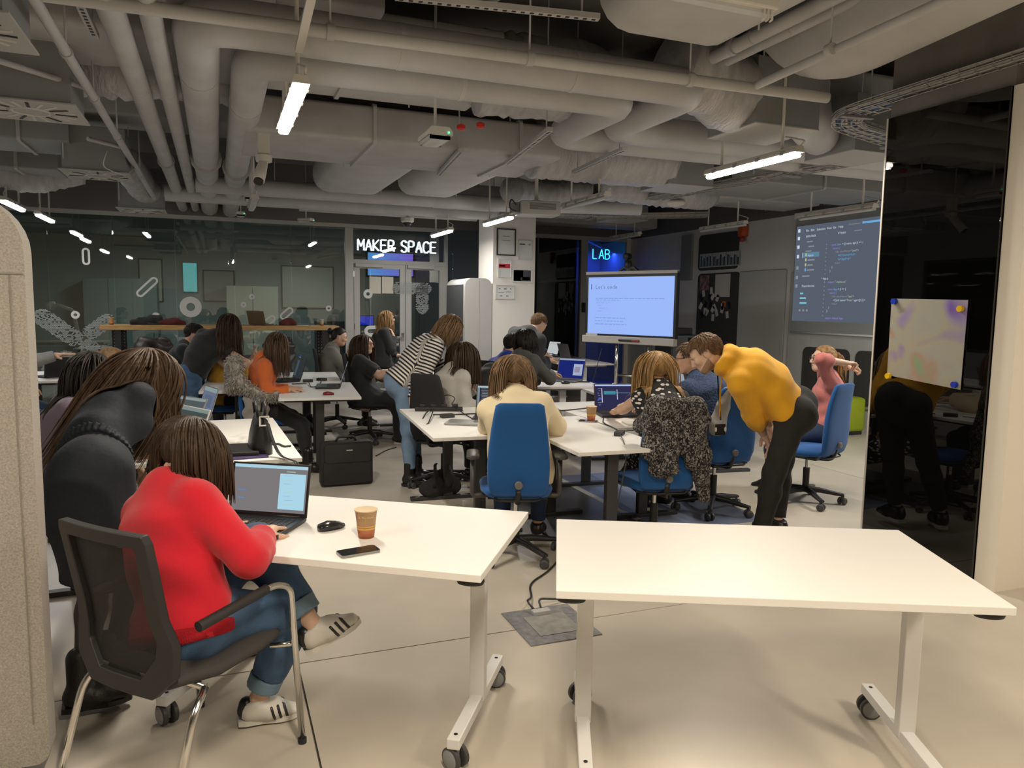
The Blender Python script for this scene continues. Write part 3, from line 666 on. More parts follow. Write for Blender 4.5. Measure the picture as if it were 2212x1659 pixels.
# felt covered screen at the left edge
m_felt = mat('mottled grey felt', (.40, .375, .34), .95, bump=.5, bs=420, var=.22, vs=160, sheen=.3)
t = thing('felt_screen', 'tall mottled grey felt screen at the left edge of the picture', 'acoustic screen', (-1.15, 2.90, 0))
e0 = -.575+1.15
out = [(a, b) for a, b in rrect(-.75, e0, .05, 1.985, (.03, .045, .19, .19), 8)]
MB().prism(out, -.055, .055, 'y').build('felt_cover', m_felt, t)
seam = M('felt seam', (.25, .235, .21), .95)
MB().box(-.75, e0-.004, -.0575, -.054, 1.722, 1.727).build('seam', seam, t)
MB().box(e0-.045, e0-.042, -.0575, -.054, .2, 1.72).build('seam', seam, t)
for s in (-.6, e0-.15): MB().box(s-.05, s+.05, -.16, .16, 0, .015).box(s-.02, s+.02, -.03, .03, .015, .055).build('foot', m_black, t)

# phone booth beside the column
t = thing('phone_booth', 'pale phone booth with rounded top and dark front beside the column', 'booth', (3.60, 11.2, 0))
m_booth = mat('pale booth felt', (.42, .41, .39), .9, bump=.2, bs=300)
prof = rrect(0, 1.0, 0.02, 2.07, (.02, .02, .13, .13), 6)
MB().prism(rrect(0, .45, .02, 2.07, (.02, .02, .13, .13), 6), .06, 1.0, 'y').build('shell', m_booth, t)
MB().box(-.01, .44, .0, .06, .0, .03).build('plinth', m_black, t)
MB().prism(rrect(.002, .448, .021, 2.068, (.02, .02, .125, .125), 6), 0, .06, 'y').build('front_shell', m_booth, t)
MB().box(.235, .241, -.002, .0, .03, 2.05).build('panel_seam', seam, t)
MB().box(-.012, .001, .08, .97, .06, 1.97, b=.004).build('dark_door', M('dark grey booth door', (.055, .058, .06), .5), t)
MB().box(-.03, -.012, .5, .53, .95, 1.15).build('door_handle', m_black, t)
# lime pouf
q = pz(1838, 936, 0)
t = thing('pouf', 'lime green cube seat beside the black glass', 'pouf', (7.75, 7.75, 0))
MB().box(-.28, .28, -.28, .28, .04, .50, b=.05).build('cushion', mat('lime fabric', (.28, .36, .01), .8, bump=.2, bs=200), t, True, 50)
MB().box(-.25, .25, -.25, .25, 0, .045).build('plinth', m_black, t)
# ================================================================== CEILING SERVICES
m_gp = mat('grey sprayed pipe', (.465, .465, .465), .55, bump=.08, bs=30, var=.08, vs=4)
m_gd = mat('grey sprayed duct', (.425, .425, .425), .6, bump=.12, bs=14, var=.12, vs=3)
m_gl = mat('light grey duct wrap', (.49, .488, .48), .55, bump=.1, bs=9, var=.08, vs=3)
m_foil = mat('crumpled grey foil', (.43, .43, .43), .38, bump=1.0, bs=26, var=.15, vs=8, stretch=(2.2, .8, .8))
m_box = mat('blue grey sheet metal', (.27, .285, .285), .5, var=.06, vs=3)
m_lamp = M('off white lamp housing', (.62, .60, .55), .45)
m_diff = glow('lit diffuser', (1, .95, .86), 9)
m_diff0 = M('unlit diffuser', (.55, .56, .56), .25)
m_galv = M('galvanised rail', (.36, .36, .35), .45, .5)

def rods(par, pts, z0, r=.006, m=None, name='hanger_rod'):
    for (x, y) in pts: MB().tube([(x, y, z0), (x, y, CEIL)], r, 6).build(name, m or m_gp, par, True)
def pipe(lab, pts, r, rad=.15, m=None, clamps=(), org=None, joints=(), name='pipe', n=14):
    P = [np.asarray(p, float) for p in pts]; c = P[0].copy()
    t = thing(name, lab, 'pipe', c)
    MB().tube(bend([p-c for p in P], rad, 6), r, n).build('pipe_run', m or m_gp, t, True, 50)
    for q in clamps:
        q = np.asarray(q, float)-c
        MB().tube([q-V(.02, 0, 0) if abs(P[1]-P[0])[0] > .2 else q-V(0, .02, 0), q+V(.02, 0, 0) if abs(P[1]-P[0])[0] > .2 else q+V(0, .02, 0)], r*1.25, n).build('clamp', m_gp, t, True, 50)
        MB().tube([q+V(0, 0, r), (q[0], q[1], CEIL-c[2])], .006, 6).build('hanger_rod', m_gp, t, True)
    for a, b in joints:
        MB().tube([np.asarray(a, float)-c, np.asarray(b, float)-c], r*1.03, n).build('joint_band', m_gl, t, True, 50)
    return t
pipe('thin sprinkler main crossing the whole ceiling from the upper left', [(-2.5, 4.22, 3.04), (3.78, 4.0, 3.04)], .034, m=m_gl, clamps=[(.58, 4.11, 3.04), (1.68, 4.07, 3.04), (2.73, 4.035, 3.04)])
pipe('short sprinkler branch from the main towards the upper right corner', [(3.2, 4.0, 3.05), (3.02, 1.4, 3.05)], .026, m=m_gl, clamps=[(3.12, 3.3, 3.05)])
pipe('larger insulated pipe that turns right at the elbow nearest the camera', [(-.07, 12.98, 3.12), (-.07, 4.42, 3.12), (3.05, 4.42, 3.12), (3.05, 5.62, 3.12), (7.5, 5.62, 3.12)], .125, .22, clamps=[(-.07, 8.6, 3.12)], joints=[((-.07, 5.4, 3.12), (-.07, 5.43, 3.12)), ((-.07, 11.3, 3.12), (-.07, 11.33, 3.12)), ((1.0, 4.42, 3.12), (1.03, 4.42, 3.12)), ((2.1, 4.42, 3.12), (2.13, 4.42, 3.12))])
pipe('insulated pipe to the right of the largest elbow, turning right just behind it', [(.235, 12.98, 3.10), (.235, 4.9, 3.10), (2.72, 4.8, 3.10), (2.72, 5.95, 3.10), (7.5, 5.95, 3.10)], .118, .2, clamps=[(.235, 8.9, 3.10)], joints=[((.235, 6.0, 3.1), (.235, 6.03, 3.1)), ((1.5, 4.85, 3.1), (1.53, 4.85, 3.1))])
pipe('medium grey pipe, left of the four parallel pipes', [(-.46, 12.98, 3.10), (-.46, 2.2, 3.10)], .068, joints=[((-.46, 5.9, 3.1), (-.46, 5.93, 3.1)), ((-.46, 11.2, 3.1), (-.46, 11.23, 3.1))], clamps=[(-.46, 8.8, 3.1)])
pipe('medium grey pipe, second from the left of the four parallel pipes', [(-.28, 12.98, 3.10), (-.28, 2.2, 3.10)], .056, joints=[((-.28, 5.9, 3.1), (-.28, 5.93, 3.1)), ((-.28, 11.2, 3.1), (-.28, 11.23, 3.1))])
pipe('slim sprinkler pipe with ring hangers at the far left of the ceiling', [(-.74, 11.2, 3.0), (-.74, 3.2, 3.0)], .028, clamps=[(-.74, 4.9, 3.0), (-.74, 5.9, 3.0), (-.74, 7.2, 3.0), (-.74, 9.2, 3.0)])
pipe('short side pipe joining the slim sprinkler pipe above the left vents', [(-1.3, 5.15, 3.02), (-.74, 5.75, 3.02)], .018)
pipe('second short side pipe joining the slim sprinkler pipe', [(-1.0, 7.5, 3.02), (-.74, 7.8, 3.02)], .018)
pipe('grey pipe crossing behind the oval ducts', [(-.2, 9.75, 3.02), (3.6, 9.75, 3.02), (5.5, 9.2, 3.02)], .10, .2)
pipe('grey pipe crossing above the glass wall', [(-.6, 10.95, 3.05), (4.0, 10.95, 3.05)], .11, joints=[((1.1, 10.95, 3.05), (1.9, 10.95, 3.05))])
pipe('thin pipe above the maker space sign', [(1.2, 12.0, 3.08), (4.05, 12.0, 3.08)], .05)
pipe('left of two slim pipes running up to the top right', [(3.08, 2.0, 3.3), (3.10, 4.75, 3.3)], .042, clamps=[(3.09, 4.1, 3.3)], joints=[((3.09, 3.9, 3.3), (3.10, 4.2, 3.3))])
pipe('right of two slim pipes running up to the top right', [(3.20, 2.0, 3.3), (3.22, 4.75, 3.3)], .038, joints=[((3.21, 3.7, 3.3), (3.21, 4.0, 3.3))])

def rduct(lab, x0, x1, y0, y1, z0, z1, r=.03, m=None, axis='x', flanges=(), name='duct', hang=True):
    t = thing(name, lab, 'duct', ((x0+x1)/2, (y0+y1)/2, z0)); dx, dy, h = (x1-x0)/2, (y1-y0)/2, z1-z0
    if axis == 'x': MB().prism(rrect(-dy, dy, 0, h, r, 4), -dx, dx, 'x').build('duct_body', m or m_gd, t, True, 40)
    else: MB().prism(rrect(-dx, dx, 0, h, r, 4), -dy, dy, 'y').build('duct_body', m or m_gd, t, True, 40)
    for k in flanges:
        if axis == 'x': MB().prism(rrect(-dy-.02, dy+.02, -.02, h+.02, r+.015, 4), k-(x0+x1)/2-.015, k-(x0+x1)/2+.015, 'x').build('flange', m_gp, t)
        else: MB().prism(rrect(-dx-.02, dx+.02, -.02, h+.02, r+.015, 4), k-(y0+y1)/2-.015, k-(y0+y1)/2+.015, 'y').build('flange', m_gp, t)
    if hang:
        for sx, sy in ((-1, -1), (1, 1)): rods(t, [(sx*dx*.8, sy*(dy+.03) if axis == 'x' else sy*dy*.8)], 0)
    return t
rduct('wide smooth wrapped duct behind the large elbow pipes', -2.6, 1.95, 5.2, 6.15, 3.24, 3.6, .06, m_gl, flanges=(.9,))
rduct('rectangular duct crossing the middle of the ceiling', .25, 2.95, 6.35, 7.5, 2.98, 3.27, .035, m_gd, flanges=(1.25, 2.55))
rduct('oval wrapped duct below the crossing duct, left', 1.12, 2.0, 7.55, 9.55, 3.0, 3.45, .19, m_gl, 'y')
rduct('oval wrapped duct below the crossing duct, right', 2.12, 2.9, 7.55, 9.35, 3.0, 3.45, .17, m_gl, 'y')
rduct('low wide duct above the glass wall', .6, 2.6, 11.3, 11.9, 3.06, 3.3, .1, m_gd)
rduct('flat duct bend above the projector', 2.9, 4.0, 9.9, 10.7, 3.02, 3.3, .12, m_gd)
rduct('blue grey duct above the projection screen', 5.3, 7.9, 6.95, 8.0, 3.06, 3.42, .02, m_box, flanges=(6.6,))
rduct('grey duct along the far right of the ceiling', 5.3, 8.2, 8.7, 9.5, 3.16, 3.5, .04, m_gd)
rduct('big smooth rounded duct at the top of the picture, right of the middle', 2.02, 2.95, .6, 3.9, 3.2, 3.72, .2, m_gl, 'y')
rduct('big smooth rounded duct at the top of the picture, left of the middle', .72, 1.55, .6, 4.0, 3.26, 3.7, .18, m_gl, 'y')
rduct('grey duct at the left behind the vents', -3.6, -1.25, 8.2, 8.95, 3.1, 3.4, .02, m_box, flanges=(-1.65,))
rduct('lower grey duct far left', -3.6, -1.6, 9.75, 10.9, 3.06, 3.38, .02, m_box, flanges=(-2.0,))
rduct('long grey duct above the four parallel pipes', -2.4, 3.2, 6.55, 7.2, 3.42, 3.8, .03, m_gd, flanges=(-.9, .6))
rduct('second long grey duct above the parallel pipes', -2.4, 1.0, 4.75, 5.1, 3.42, 3.75, .03, m_gd, flanges=(-.9,))
rduct('rear grey duct above the parallel pipes', -2.4, 1.0, 8.3, 9.0, 3.42, 3.8, .03, m_gd)
rduct('grey duct crossing above the round duct', 3.6, 8.0, 2.4, 2.9, 3.62, 3.85, .02, m_gd)
rduct('grey duct above the hanging lamps at the right', 3.5, 8.0, 5.1, 6.3, 3.36, 3.7, .05, m_gd, flanges=(4.8,))
rduct('slim dark duct above the LAB glazing', 4.9, 8.1, 12.9, 13.5, 3.2, 3.5, .03, m_gd)
def foil(lab, pts, r, rad=.25, seg=24, m=None, wr=.02):              # flexible wrapped duct with wrinkles
    P = bend(pts, rad, 8); P = [np.asarray(p, float) for p in P]; c = P[0].copy()
    L = [0];
    for i in range(1, len(P)): L.append(L[-1]+np.linalg.norm(P[i]-P[i-1]))
    k = max(12, int(L[-1]/.045)); S = np.linspace(0, L[-1], k); Q = np.stack([np.interp(S, L, [p[a] for p in P]) for a in range(3)], 1)
    rr = r+wr*(rng.random(k)-.5); rr[1:-1:2] += wr*.6
    t = thing('flexible_duct', lab, 'duct', c); mb = MB().tube(list(Q-c), list(rr), seg)
    o = mb.build('wrapped_tube', m or m_foil, t, True)
    v = np.array([q.co[:] for q in o.data.vertices]); v += (rng.random(v.shape)-.5)*wr*.7
    o.data.vertices.foreach_set('co', v.astype(np.float32).ravel()); rods(t, [(Q[k//2]-c)[:2]], r*.8+(Q[k//2]-c)[2]); return t
foil('wrinkled foil duct continuing the wide wrapped duct to the right', [(1.9, 5.65, 3.42), (2.75, 5.55, 3.42), (3.3, 6.2, 3.5)], .30)
foil('wrinkled foil duct in the middle right joining the crossing duct', [(2.9, 6.95, 3.18), (3.9, 6.95, 3.18), (4.5, 7.1, 3.22)], .27)
foil('wrinkled foil elbow feeding the square plenum at the right', [(2.95, 4.55, 3.34), (3.42, 4.62, 3.2), (3.6, 4.7, 3.2)], .25, .15)
foil('smooth round duct sweeping in from the upper right corner', [(2.75, -1.2, 3.36), (3.60, 3.85, 3.36), (3.75, 4.4, 3.8)], .31, .4, 28, m_gl, .0)
foil('smooth round elbow below the cable tray bend', [(4.25, 4.75, 3.6), (4.3, 4.75, 3.12), (4.75, 5.1, 3.12)], .17, .2, 20, m_gd, .004)
foil('wrinkled duct behind the four pipes at the left', [(-1.1, 6.3, 3.3), (-.4, 6.15, 3.32), (.2, 6.4, 3.4)], .22)
foil('crumpled flexible duct curving down beside the left vents', [(-2.6, 9.9, 3.3), (-2.1, 10.3, 2.98), (-1.5, 10.5, 3.2)], .17, .3)
foil('pale flexible duct above the slotted left vent', [(-1.5, 4.75, 3.35), (-.6, 4.6, 3.4), (.3, 4.9, 3.5)], .2, .3, 20, m_gl)
foil('crumpled duct above the projector', [(3.5, 9.0, 3.1), (4.1, 9.5, 3.12), (4.8, 9.4, 3.2)], .16)
foil('crumpled duct beside the ceiling dome', [(4.6, 8.6, 3.2), (5.6, 8.3, 3.12), (6.2, 8.7, 3.2)], .2)
foil('flexible duct over the far left strip lights', [(-.98, 10.2, 3.3), (-.85, 11.3, 3.08), (-.7, 11.7, 3.3)], .17, .3)

def vent(lab, cx, cy, s, z, h, plain=False):
    t = thing('swirl_vent', lab, 'air vent', (cx, cy, z)); d = s/2; e = .004 if plain else .03
    MB().box(-d+e, d-e, -d+e, d-e, .012, h).build('plenum_box', m_box, t)
    MB().box(-d, d, -d, d, 0, .012, b=.003).build('face_plate', M('vent plate', (.42, .42, .40), .5), t)
    if not plain:
        for i in range(20):
            MB().box(d*.46, d*.88, -.009, .009, -.004, .0, T=TR(rz=2*PI*i/20+.1)).build('slot', m_black if i % 3 == 0 else m_lamp, t)
        MB().tube([(d*.36*math.cos(q), d*.36*math.sin(q), 0) for q in np.linspace(0, 2*PI, 25)], .007, 6).build('centre_ring', m_lamp, t, True)
    rods(t, [(-d+.05, -d+.01), (d-.05, d-.01)], .1)
for lab, cx, cy in (('square swirl vent at the left, nearest the camera', -1.1, 4.22), ('square swirl vent at the left, second from the camera', -1.1, 5.85), ('square swirl vent at the left, third from the camera', -1.06, 8.55), ('square swirl vent at the left, close to the glass wall', -.92, 11.6)):
    vent(lab, cx, cy, .6, 2.86, .42)
for lab, cx, cy in (('square vent box above the right lit strip light', 3.84, 4.71), ('square vent box left of the blue grey duct', 4.75, 7.2), ('square vent box next to the black glass', 5.15, 5.1)):
    vent(lab, cx, cy, .57, 2.95, .46, True)
vent('square vent plenum far back near the LAB sign', 6.0, 10.6, .6, 3.0, .4, True)

# cable baskets
def basket(lab, pts, wd, hh, n_c=7, blue=True):
    P = [np.asarray(p, float) for p in bend(pts, .35, 6)]; c = P[0].copy(); Q = [p-c for p in P]
    t = thing('cable_basket', lab, 'cable tray', c); mb = MB()
    side = []
    for i in range(len(Q)):
        a = nrm(Q[min(i+1, len(Q)-1)]-Q[max(i-1, 0)]); side.append(nrm(np.cross(a, V(0, 0, 1))))
    for s in (-1, -.33, .33, 1): mb.tube([q+side[i]*wd/2*s for i, q in enumerate(Q)], .004, 5)
    for s in (-1, 1):
        for hz in (.5, 1): mb.tube([q+side[i]*wd/2*s+V(0, 0, hh*hz) for i, q in enumerate(Q)], .004, 5)
    L = 0; last = -1
    for i in range(len(Q)-1):
        d = np.linalg.norm(Q[i+1]-Q[i]); k = max(1, int(d/.1))
        for j in range(k):
            q = Q[i]+(Q[i+1]-Q[i])*j/k; sd = side[i]*wd/2
            mb.tube([q-sd+V(0, 0, hh), q-sd, q+sd, q+sd+V(0, 0, hh)], .0035, 4)
    mb.build('wire_mesh', m_galv, t)
    for k in range(n_c*2):
        o = ((k % n_c)/(n_c-1)-.5)*wd*.85; hz = .014+.024*(k//n_c)
        MB().tube([q+side[i]*o+V(0, 0, hz+.018*math.sin(i*1.3+k*2.1)**2) for i, q in enumerate(Q)], .0115, 6).build('cable', M('blue cable', (.03, .10, .26), .5) if blue and k in (1, 4) else M('pale cable', (.42, .41, .38), .6), t, True)
    for i in range(0, len(Q), 3):
        if i in (0, len(Q)-1) or i % 6 == 3:
            q = Q[i]; MB().box(-.02, .02, -wd/2-.03, wd/2+.03, -.02, -.006, T=TR(q, rz=math.atan2(side[i][1], side[i][0])-PI/2)).build('bracket', m_galv, t)
            rods(t, [tuple((q+side[i]*wd*.5)[:2])], q[2]-.02)
basket('wire basket with cables running towards the black glass', [(4.38, .6, 3.06), (4.30, 2.6, 3.06), (4.24, 4.45, 3.02), (5.1, 4.62, 2.98)], .2, .055)
basket('wire cable basket behind the right lit strip light', [(5.55, 4.4, 2.98), (5.32, 6.2, 2.98), (5.1, 8.9, 3.0)], .2, .055, 5, False)
basket('dark cable basket above the white column', [(3.9, 10.4, 2.98), (5.4, 10.3, 2.98), (6.9, 9.6, 3.02)], .25, .06, 6, False)
cable('ceiling_cable', 'loose cable looping from the round duct to the cable basket', [(4.0, 2.5, 3.15), (4.1, 2.45, 2.95), (4.25, 2.75, 3.02), (4.3, 3.0, 3.08)], .008, m_lamp)
cable('ceiling_cable', 'white wire looping beside the third left vent', [(-.9, 7.9, 3.0), (-.95, 7.9, 2.86), (-.8, 8.2, 2.82), (-.74, 8.6, 2.97)], .005, m_lamp)

# strut channels and rails
def strut(lab, a, b, wd=.045, hh=.03):
    a, b = np.asarray(a, float), np.asarray(b, float); x = nrm(b-a); y = nrm(np.cross(V(0, 0, 1), x)); L = np.linalg.norm(b-a)
    t = thing('perforated_rail', lab, 'rail', a); T = frame(V(0, 0, 0), x, y, np.cross(x, y))
    MB().box(0, L, -wd/2, wd/2, 0, hh, T=T).build('channel', m_gp, t)
    mb = MB(); n = int(L/.05)
    for i in range(n): mb.box(.02+i*.05, .042+i*.05, -wd*.2, wd*.2, -.002, -.0003, T=T)
    mb.build('perforation', m_black, t)
    for e in (.1, L-.1):
        q = x*e; MB().tube([q+V(0, 0, hh), V(q[0], q[1], CEIL-a[2])], .006, 6).build('hanger_rod', m_gp, t)
strut('perforated rail under the oval ducts', (1.95, 6.2, 2.93), (2.1, 7.4, 2.93))
strut('perforated rail across the two pipe bends', (2.3, 5.15, 2.92), (2.48, 6.5, 2.92))
strut('perforated rail below the right end of the crossing duct', (3.15, 5.55, 2.93), (3.25, 6.7, 2.93))
strut('perforated rail at the top between the rounded ducts', (.9, 4.02, 3.22), (2.0, 3.85, 3.22))
strut('perforated rail at the upper left beside the vents', (-.62, 4.45, 3.15), (-.62, 5.1, 3.15))
strut('perforated rail at the upper right beside the round duct', (3.35, 2.2, 3.5), (3.6, 3.9, 3.5))
t = thing('lamp_rail', 'white lamp rail with prongs at the top edge of the picture', 'lamp rail', (.9, 2.45, 2.78))
MB().box(0, 1.12, -.045, .045, 0, .05, b=.008).build('rail_body', m_lamp, t)
MB().box(0, 1.10, -.02, .02, -.012, .001).build('rail_cover', m_diff0, t)
for k in range(3): MB().tube([(1.06+.018*k, -.03, 0), (1.06+.018*k, -.03, -.035), (1.066+.018*k, -.01, -.035)], .004, 6).build('prong', m_lamp, t)
rods(t, [(.2, 0), (.95, 0)], .05)

# hanging strip lights
def strip(i, x, y0, y1, z, watts, warm, lab):
    L = y1-y0; t = thing('strip_light', lab, 'strip light', (x, y0, z))
    MB().prism([(-.03, .03), (.03, .03), (.044, .0), (.044, -.012), (-.044, -.012), (-.044, 0)], 0, L, 'y').build('housing', m_lamp, t)
    MB().prism(rrect(-.033, .033, -.046, -.0121, .018, 3), .02, L-.02, 'y').build('diffuser', glow('lit diffuser %d' % warm, [(1, .97, .92), (1, .94, .85), (1, .9, .78), (.9, 1, 1)][warm], 9) if watts else m_diff0, t, True, 40)
    for k in range(4):
        for s in (-1, 1): MB().box(s*.044-.005, s*.044+.005, L*(.12+.25*k)-.02, L*(.12+.25*k)+.02, -.018, .012).build('clip', m_galv, t)
    for e in (.18, L-.18): MB().tube([(0, e, .03), (0, e, CEIL-z)], .011, 8).build('hanger_tube', m_lamp, t, True)
    MB().tube(bend([(.02, .02, .03), (.02, -.03, .06), (0, .15, .12)], .03), .006, 6).build('feed_cable', m_lamp, t, True)
    if watts:
        la = bpy.data.lights.new('strip', 'AREA'); la.shape = 'RECTANGLE'; la.size = .055; la.size_y = L-.06; la.energy = watts; la.color = WARM[warm]
        lo = bpy.data.objects.new('strip_lamp', la); COL.objects.link(lo); lo.parent = t; lo.location = (0, L/2, -.052)
LLAB = ['bright strip light hanging over the left, nearest the camera', 'bright strip light hanging at the right in front of the black glass', 'lit strip light hanging left of the projector', 'lit strip light hanging in front of the MAKER SPACE sign',
        'lit strip light at the left edge above the felt screen', 'lit strip light at the far left touching the glass wall', 'lit strip light out of view at the left', 'added strip light inside the maker room, left', 'added strip light inside the maker room behind the doors', 'strip light hidden behind the black glass pillar', 'strip light above the photographer, left', 'strip light above the photographer, right', 'strip light left of the photographer', 'strip light right of the photographer']
for i, (x, y0, y1, z, wt, wm) in enumerate(LIT): strip(i, x, y0, y1, z, wt, wm, LLAB[i])
ULAB = ['unlit strip light hanging between the foil duct and the projector', 'unlit strip light above the projection screen', 'unlit strip light near the orange beacon', 'unlit strip light hanging right of the four parallel pipes', 'unlit strip light in front of the LAB sign']
for i, (x, y0, y1, z) in enumerate(UNLIT): strip(i, x, y0, y1, z, 0, 0, ULAB[i])
# the tilted feed rail above the nearest strip
o = MB().box(-.02, .02, 0, .75, 0, .02, T=TR(rx=-.12)).build('feed_rail', m_lamp, None); o.location = (.42, 3.35, 3.0); tag(o, 'thin white perforated rail leading to the nearest strip light', 'rail')
# emergency lamps, cameras, projector, dome, red tags
def emer(lab, p, s=1, rz=0):
    t = thing('emergency_lamp', lab, 'emergency lamp', p, rz)
    MB().prism([(-.06*s, .03*s), (.06*s, .03*s), (.085*s, 0), (.085*s, -.02*s), (-.085*s, -.02*s), (-.085*s, 0)], -.13*s, .13*s, 'y').build('housing', m_lamp, t)
    MB().prism(rrect(-.07*s, .07*s, -.055*s, -.0201*s, .03*s, 3), -.12*s, .12*s, 'y').build('diffuser', m_diff0, t, True, 40)
    MB().box(.05*s, .06*s, -.135*s, -.131*s, -.01*s, .0).build('indicator', glow('green led', (.05, .9, .3), 2), t)
    MB().tube([(0, 0, .03*s), (0, 0, CEIL-p[2])], .01, 8).build('hanger_tube', m_lamp, t, True)
q = at(940, 292, 5.2); emer('white emergency lamp hanging in the middle of the ceiling', q, 1.05)
emer('small emergency lamp hanging at the right end of the parallel pipes', at(540, 425, 8.8), .8)
emer('small emergency lamp close to the glass wall top', at(520, 462, 11), .8)
emer('small emergency lamp above the high table', at(661, 475, 11.2), .8, .9)
q = at(570, 350, 6.0); t = thing('security_camera', 'white security camera beside the parallel pipes', 'camera', q)
MB().box(-.045, .045, -.04, .04, .06, .23, b=.006).build('junction_box', m_lamp, t)
MB().lathe([(.06, .0), (.065, .02), (.065, .05), (.05, .06)], 18).build('mount', m_lamp, t, True, 40)
MB().tube([(0, 0, .01), (-.03, -.08, -.09), (-.05, -.14, -.17)], [.035, .045, .045], 14).build('camera_body', m_lamp, t, True, 40)
MB().tube([(-.05, -.14, -.17), (-.053, -.149, -.182)], .038, 14).build('lens', m_black, t, True, 40)
rods(t, [(0, 0)], .2, .01, m_lamp)
q = at(880, 481, 11.4); t = thing('dome_camera', 'white dome camera above the MAKER SPACE sign', 'camera', q)
MB().lathe([(.02, .09), (.10, .07), (.10, .02), (.07, 0)], 18).build('mount', m_lamp, t, True, 40); MB().lathe([(.068, 0), (.06, -.03), (.03, -.06), (0.001, -.066)], 16).build('dome', M('dark dome', (.02, .02, .02), .1), t, True); rods(t, [(0, 0)], .08, .01)
q = at(1458, 443, 9.5); t = thing('ceiling_dome', 'white round ceiling dome lamp above the monitor', 'dome lamp', q)
MB().lathe([(.12, .05), (.13, .03), (.11, 0), (.05, -.02), (.001, -.025)], 20).build('dome', m_lamp, t, True); rods(t, [(0, 0)], .05, .01)
q = at(1158, 452, 8.9); t = thing('projector', 'white projector hanging in the middle of the ceiling', 'projector', q, math.radians(-8))
MB().box(-.22, .26, -.16, .16, -.08, .08, b=.015).build('projector_body', M('projector white', (.50, .51, .49), .4), t, True, 40)
for k in range(6): MB().box(-.12, .20, -.1625, -.1605, -.02+k*.013, -.012+k*.013).build('vent_slot', M('vent grey', (.18, .19, .19), .5), t)
MB().box(-.30, -.22, -.1, .1, -.06, .06, b=.01).build('connector_panel', M('panel grey', (.22, .23, .22), .5), t)
MB().tube(bend([(-.27, -.1, .03), (-.34, -.13, .1), (-.36, -.12, -.02), (-.27, -.12, -.05)], .05), .008, 6).build('lead', m_cab, t, True)
MB().tube([(0, 0, .08), (0, 0, CEIL-q[2])], .022, 10).build('ceiling_pole', m_lamp, t, True); MB().box(-.05, .05, -.05, .05, .08, .1).build('mount_plate', m_lamp, t)
for k, (px, py) in enumerate(((996, 277), (1038, 273))):
    q = at(px, py, 5.9); o = MB().lathe([(.02, .03), (.035, .02), (.035, -.005), (.02, -.015)], 12).build('red_cap', M('red plastic', (.55, .03, .015), .4), None, True, 40); o.location = q; tag(o, ['left red cap on the ceiling beside the emergency lamp', 'right red cap on the ceiling beside the emergency lamp'][k], 'ceiling cap')
q = pX(1604, 498, RW_X-.08); t = thing('orange_beacon', 'orange warning beacon box high on the right wall', 'beacon', q)
MB().box(-.05, .07, -.06, .06, -.1, .1, b=.01).build('housing', M('orange plastic', (.55, .09, .02), .4), t, True, 40); MB().lathe([(.03, -.1), (.045, -.12), (.045, -.17), (.02, -.19)], 12).build('lens', M('dark orange', (.3, .05, .02), .3), t, True)
# ================================================================== FURNITURE
def loft(mb, secs, n=20, e=2.6, mi=0):                              # rings of superellipses: (centre, xdir, ydir, a, b)
    v = []; f = []
    for c, x, y, a, b in secs:
        c, x, y = np.asarray(c, float), np.asarray(x, float), np.asarray(y, float)
        for j in range(n):
            t = 2*PI*j/n; ct, st = math.cos(t), math.sin(t)
            v.append(c+x*a*math.copysign(abs(ct)**(2/e), ct)+y*b*math.copysign(abs(st)**(2/e), st))
    for i in range(len(secs)-1):
        for j in range(n): f.append((i*n+j, i*n+(j+1) % n, (i+1)*n+(j+1) % n, (i+1)*n+j))
    f += [tuple(range(n))[::-1], tuple(range((len(secs)-1)*n, len(secs)*n))]
    return mb.add(v, f, mi)
m_top = mat('white laminate top', (.79, .775, .75), .42, spec=.35)
m_wleg = M('white powder coat', (.70, .70, .70), .4)
m_edge = M('table edge grey white', (.62, .63, .63), .5)
m_gwheel = M('grey castor face', (.24, .245, .26), .4)
m_tread = M('dark castor tread', (.05, .05, .052), .5)
def build_castor(parent, x, y, r=.04, rz=0, top=.085):
    T = TR((x, y, 0), rz)
    o = MB()
    for s in (-1, 1):
        o.lathe([(r*.2, s*.010), (r*.85, s*.010), (r, s*.014), (r, s*.028), (r*.86, s*.031)], 20, 0, T@TR((0, 0, r), 0, PI/2))
        o.lathe([(r*.82, s*.0315), (r*.7, s*.035), (.0005, s*.036)], 20, 1, T@TR((0, 0, r), 0, PI/2))
    o.box(-.012, .012, -.009, .009, r*.6, top, 1, T).tube([(0, 0, r*1.5), (0, 0, top)], .008, 8, 1, T)
    return o.build('castor', [m_tread, m_gwheel], parent, True, 40)
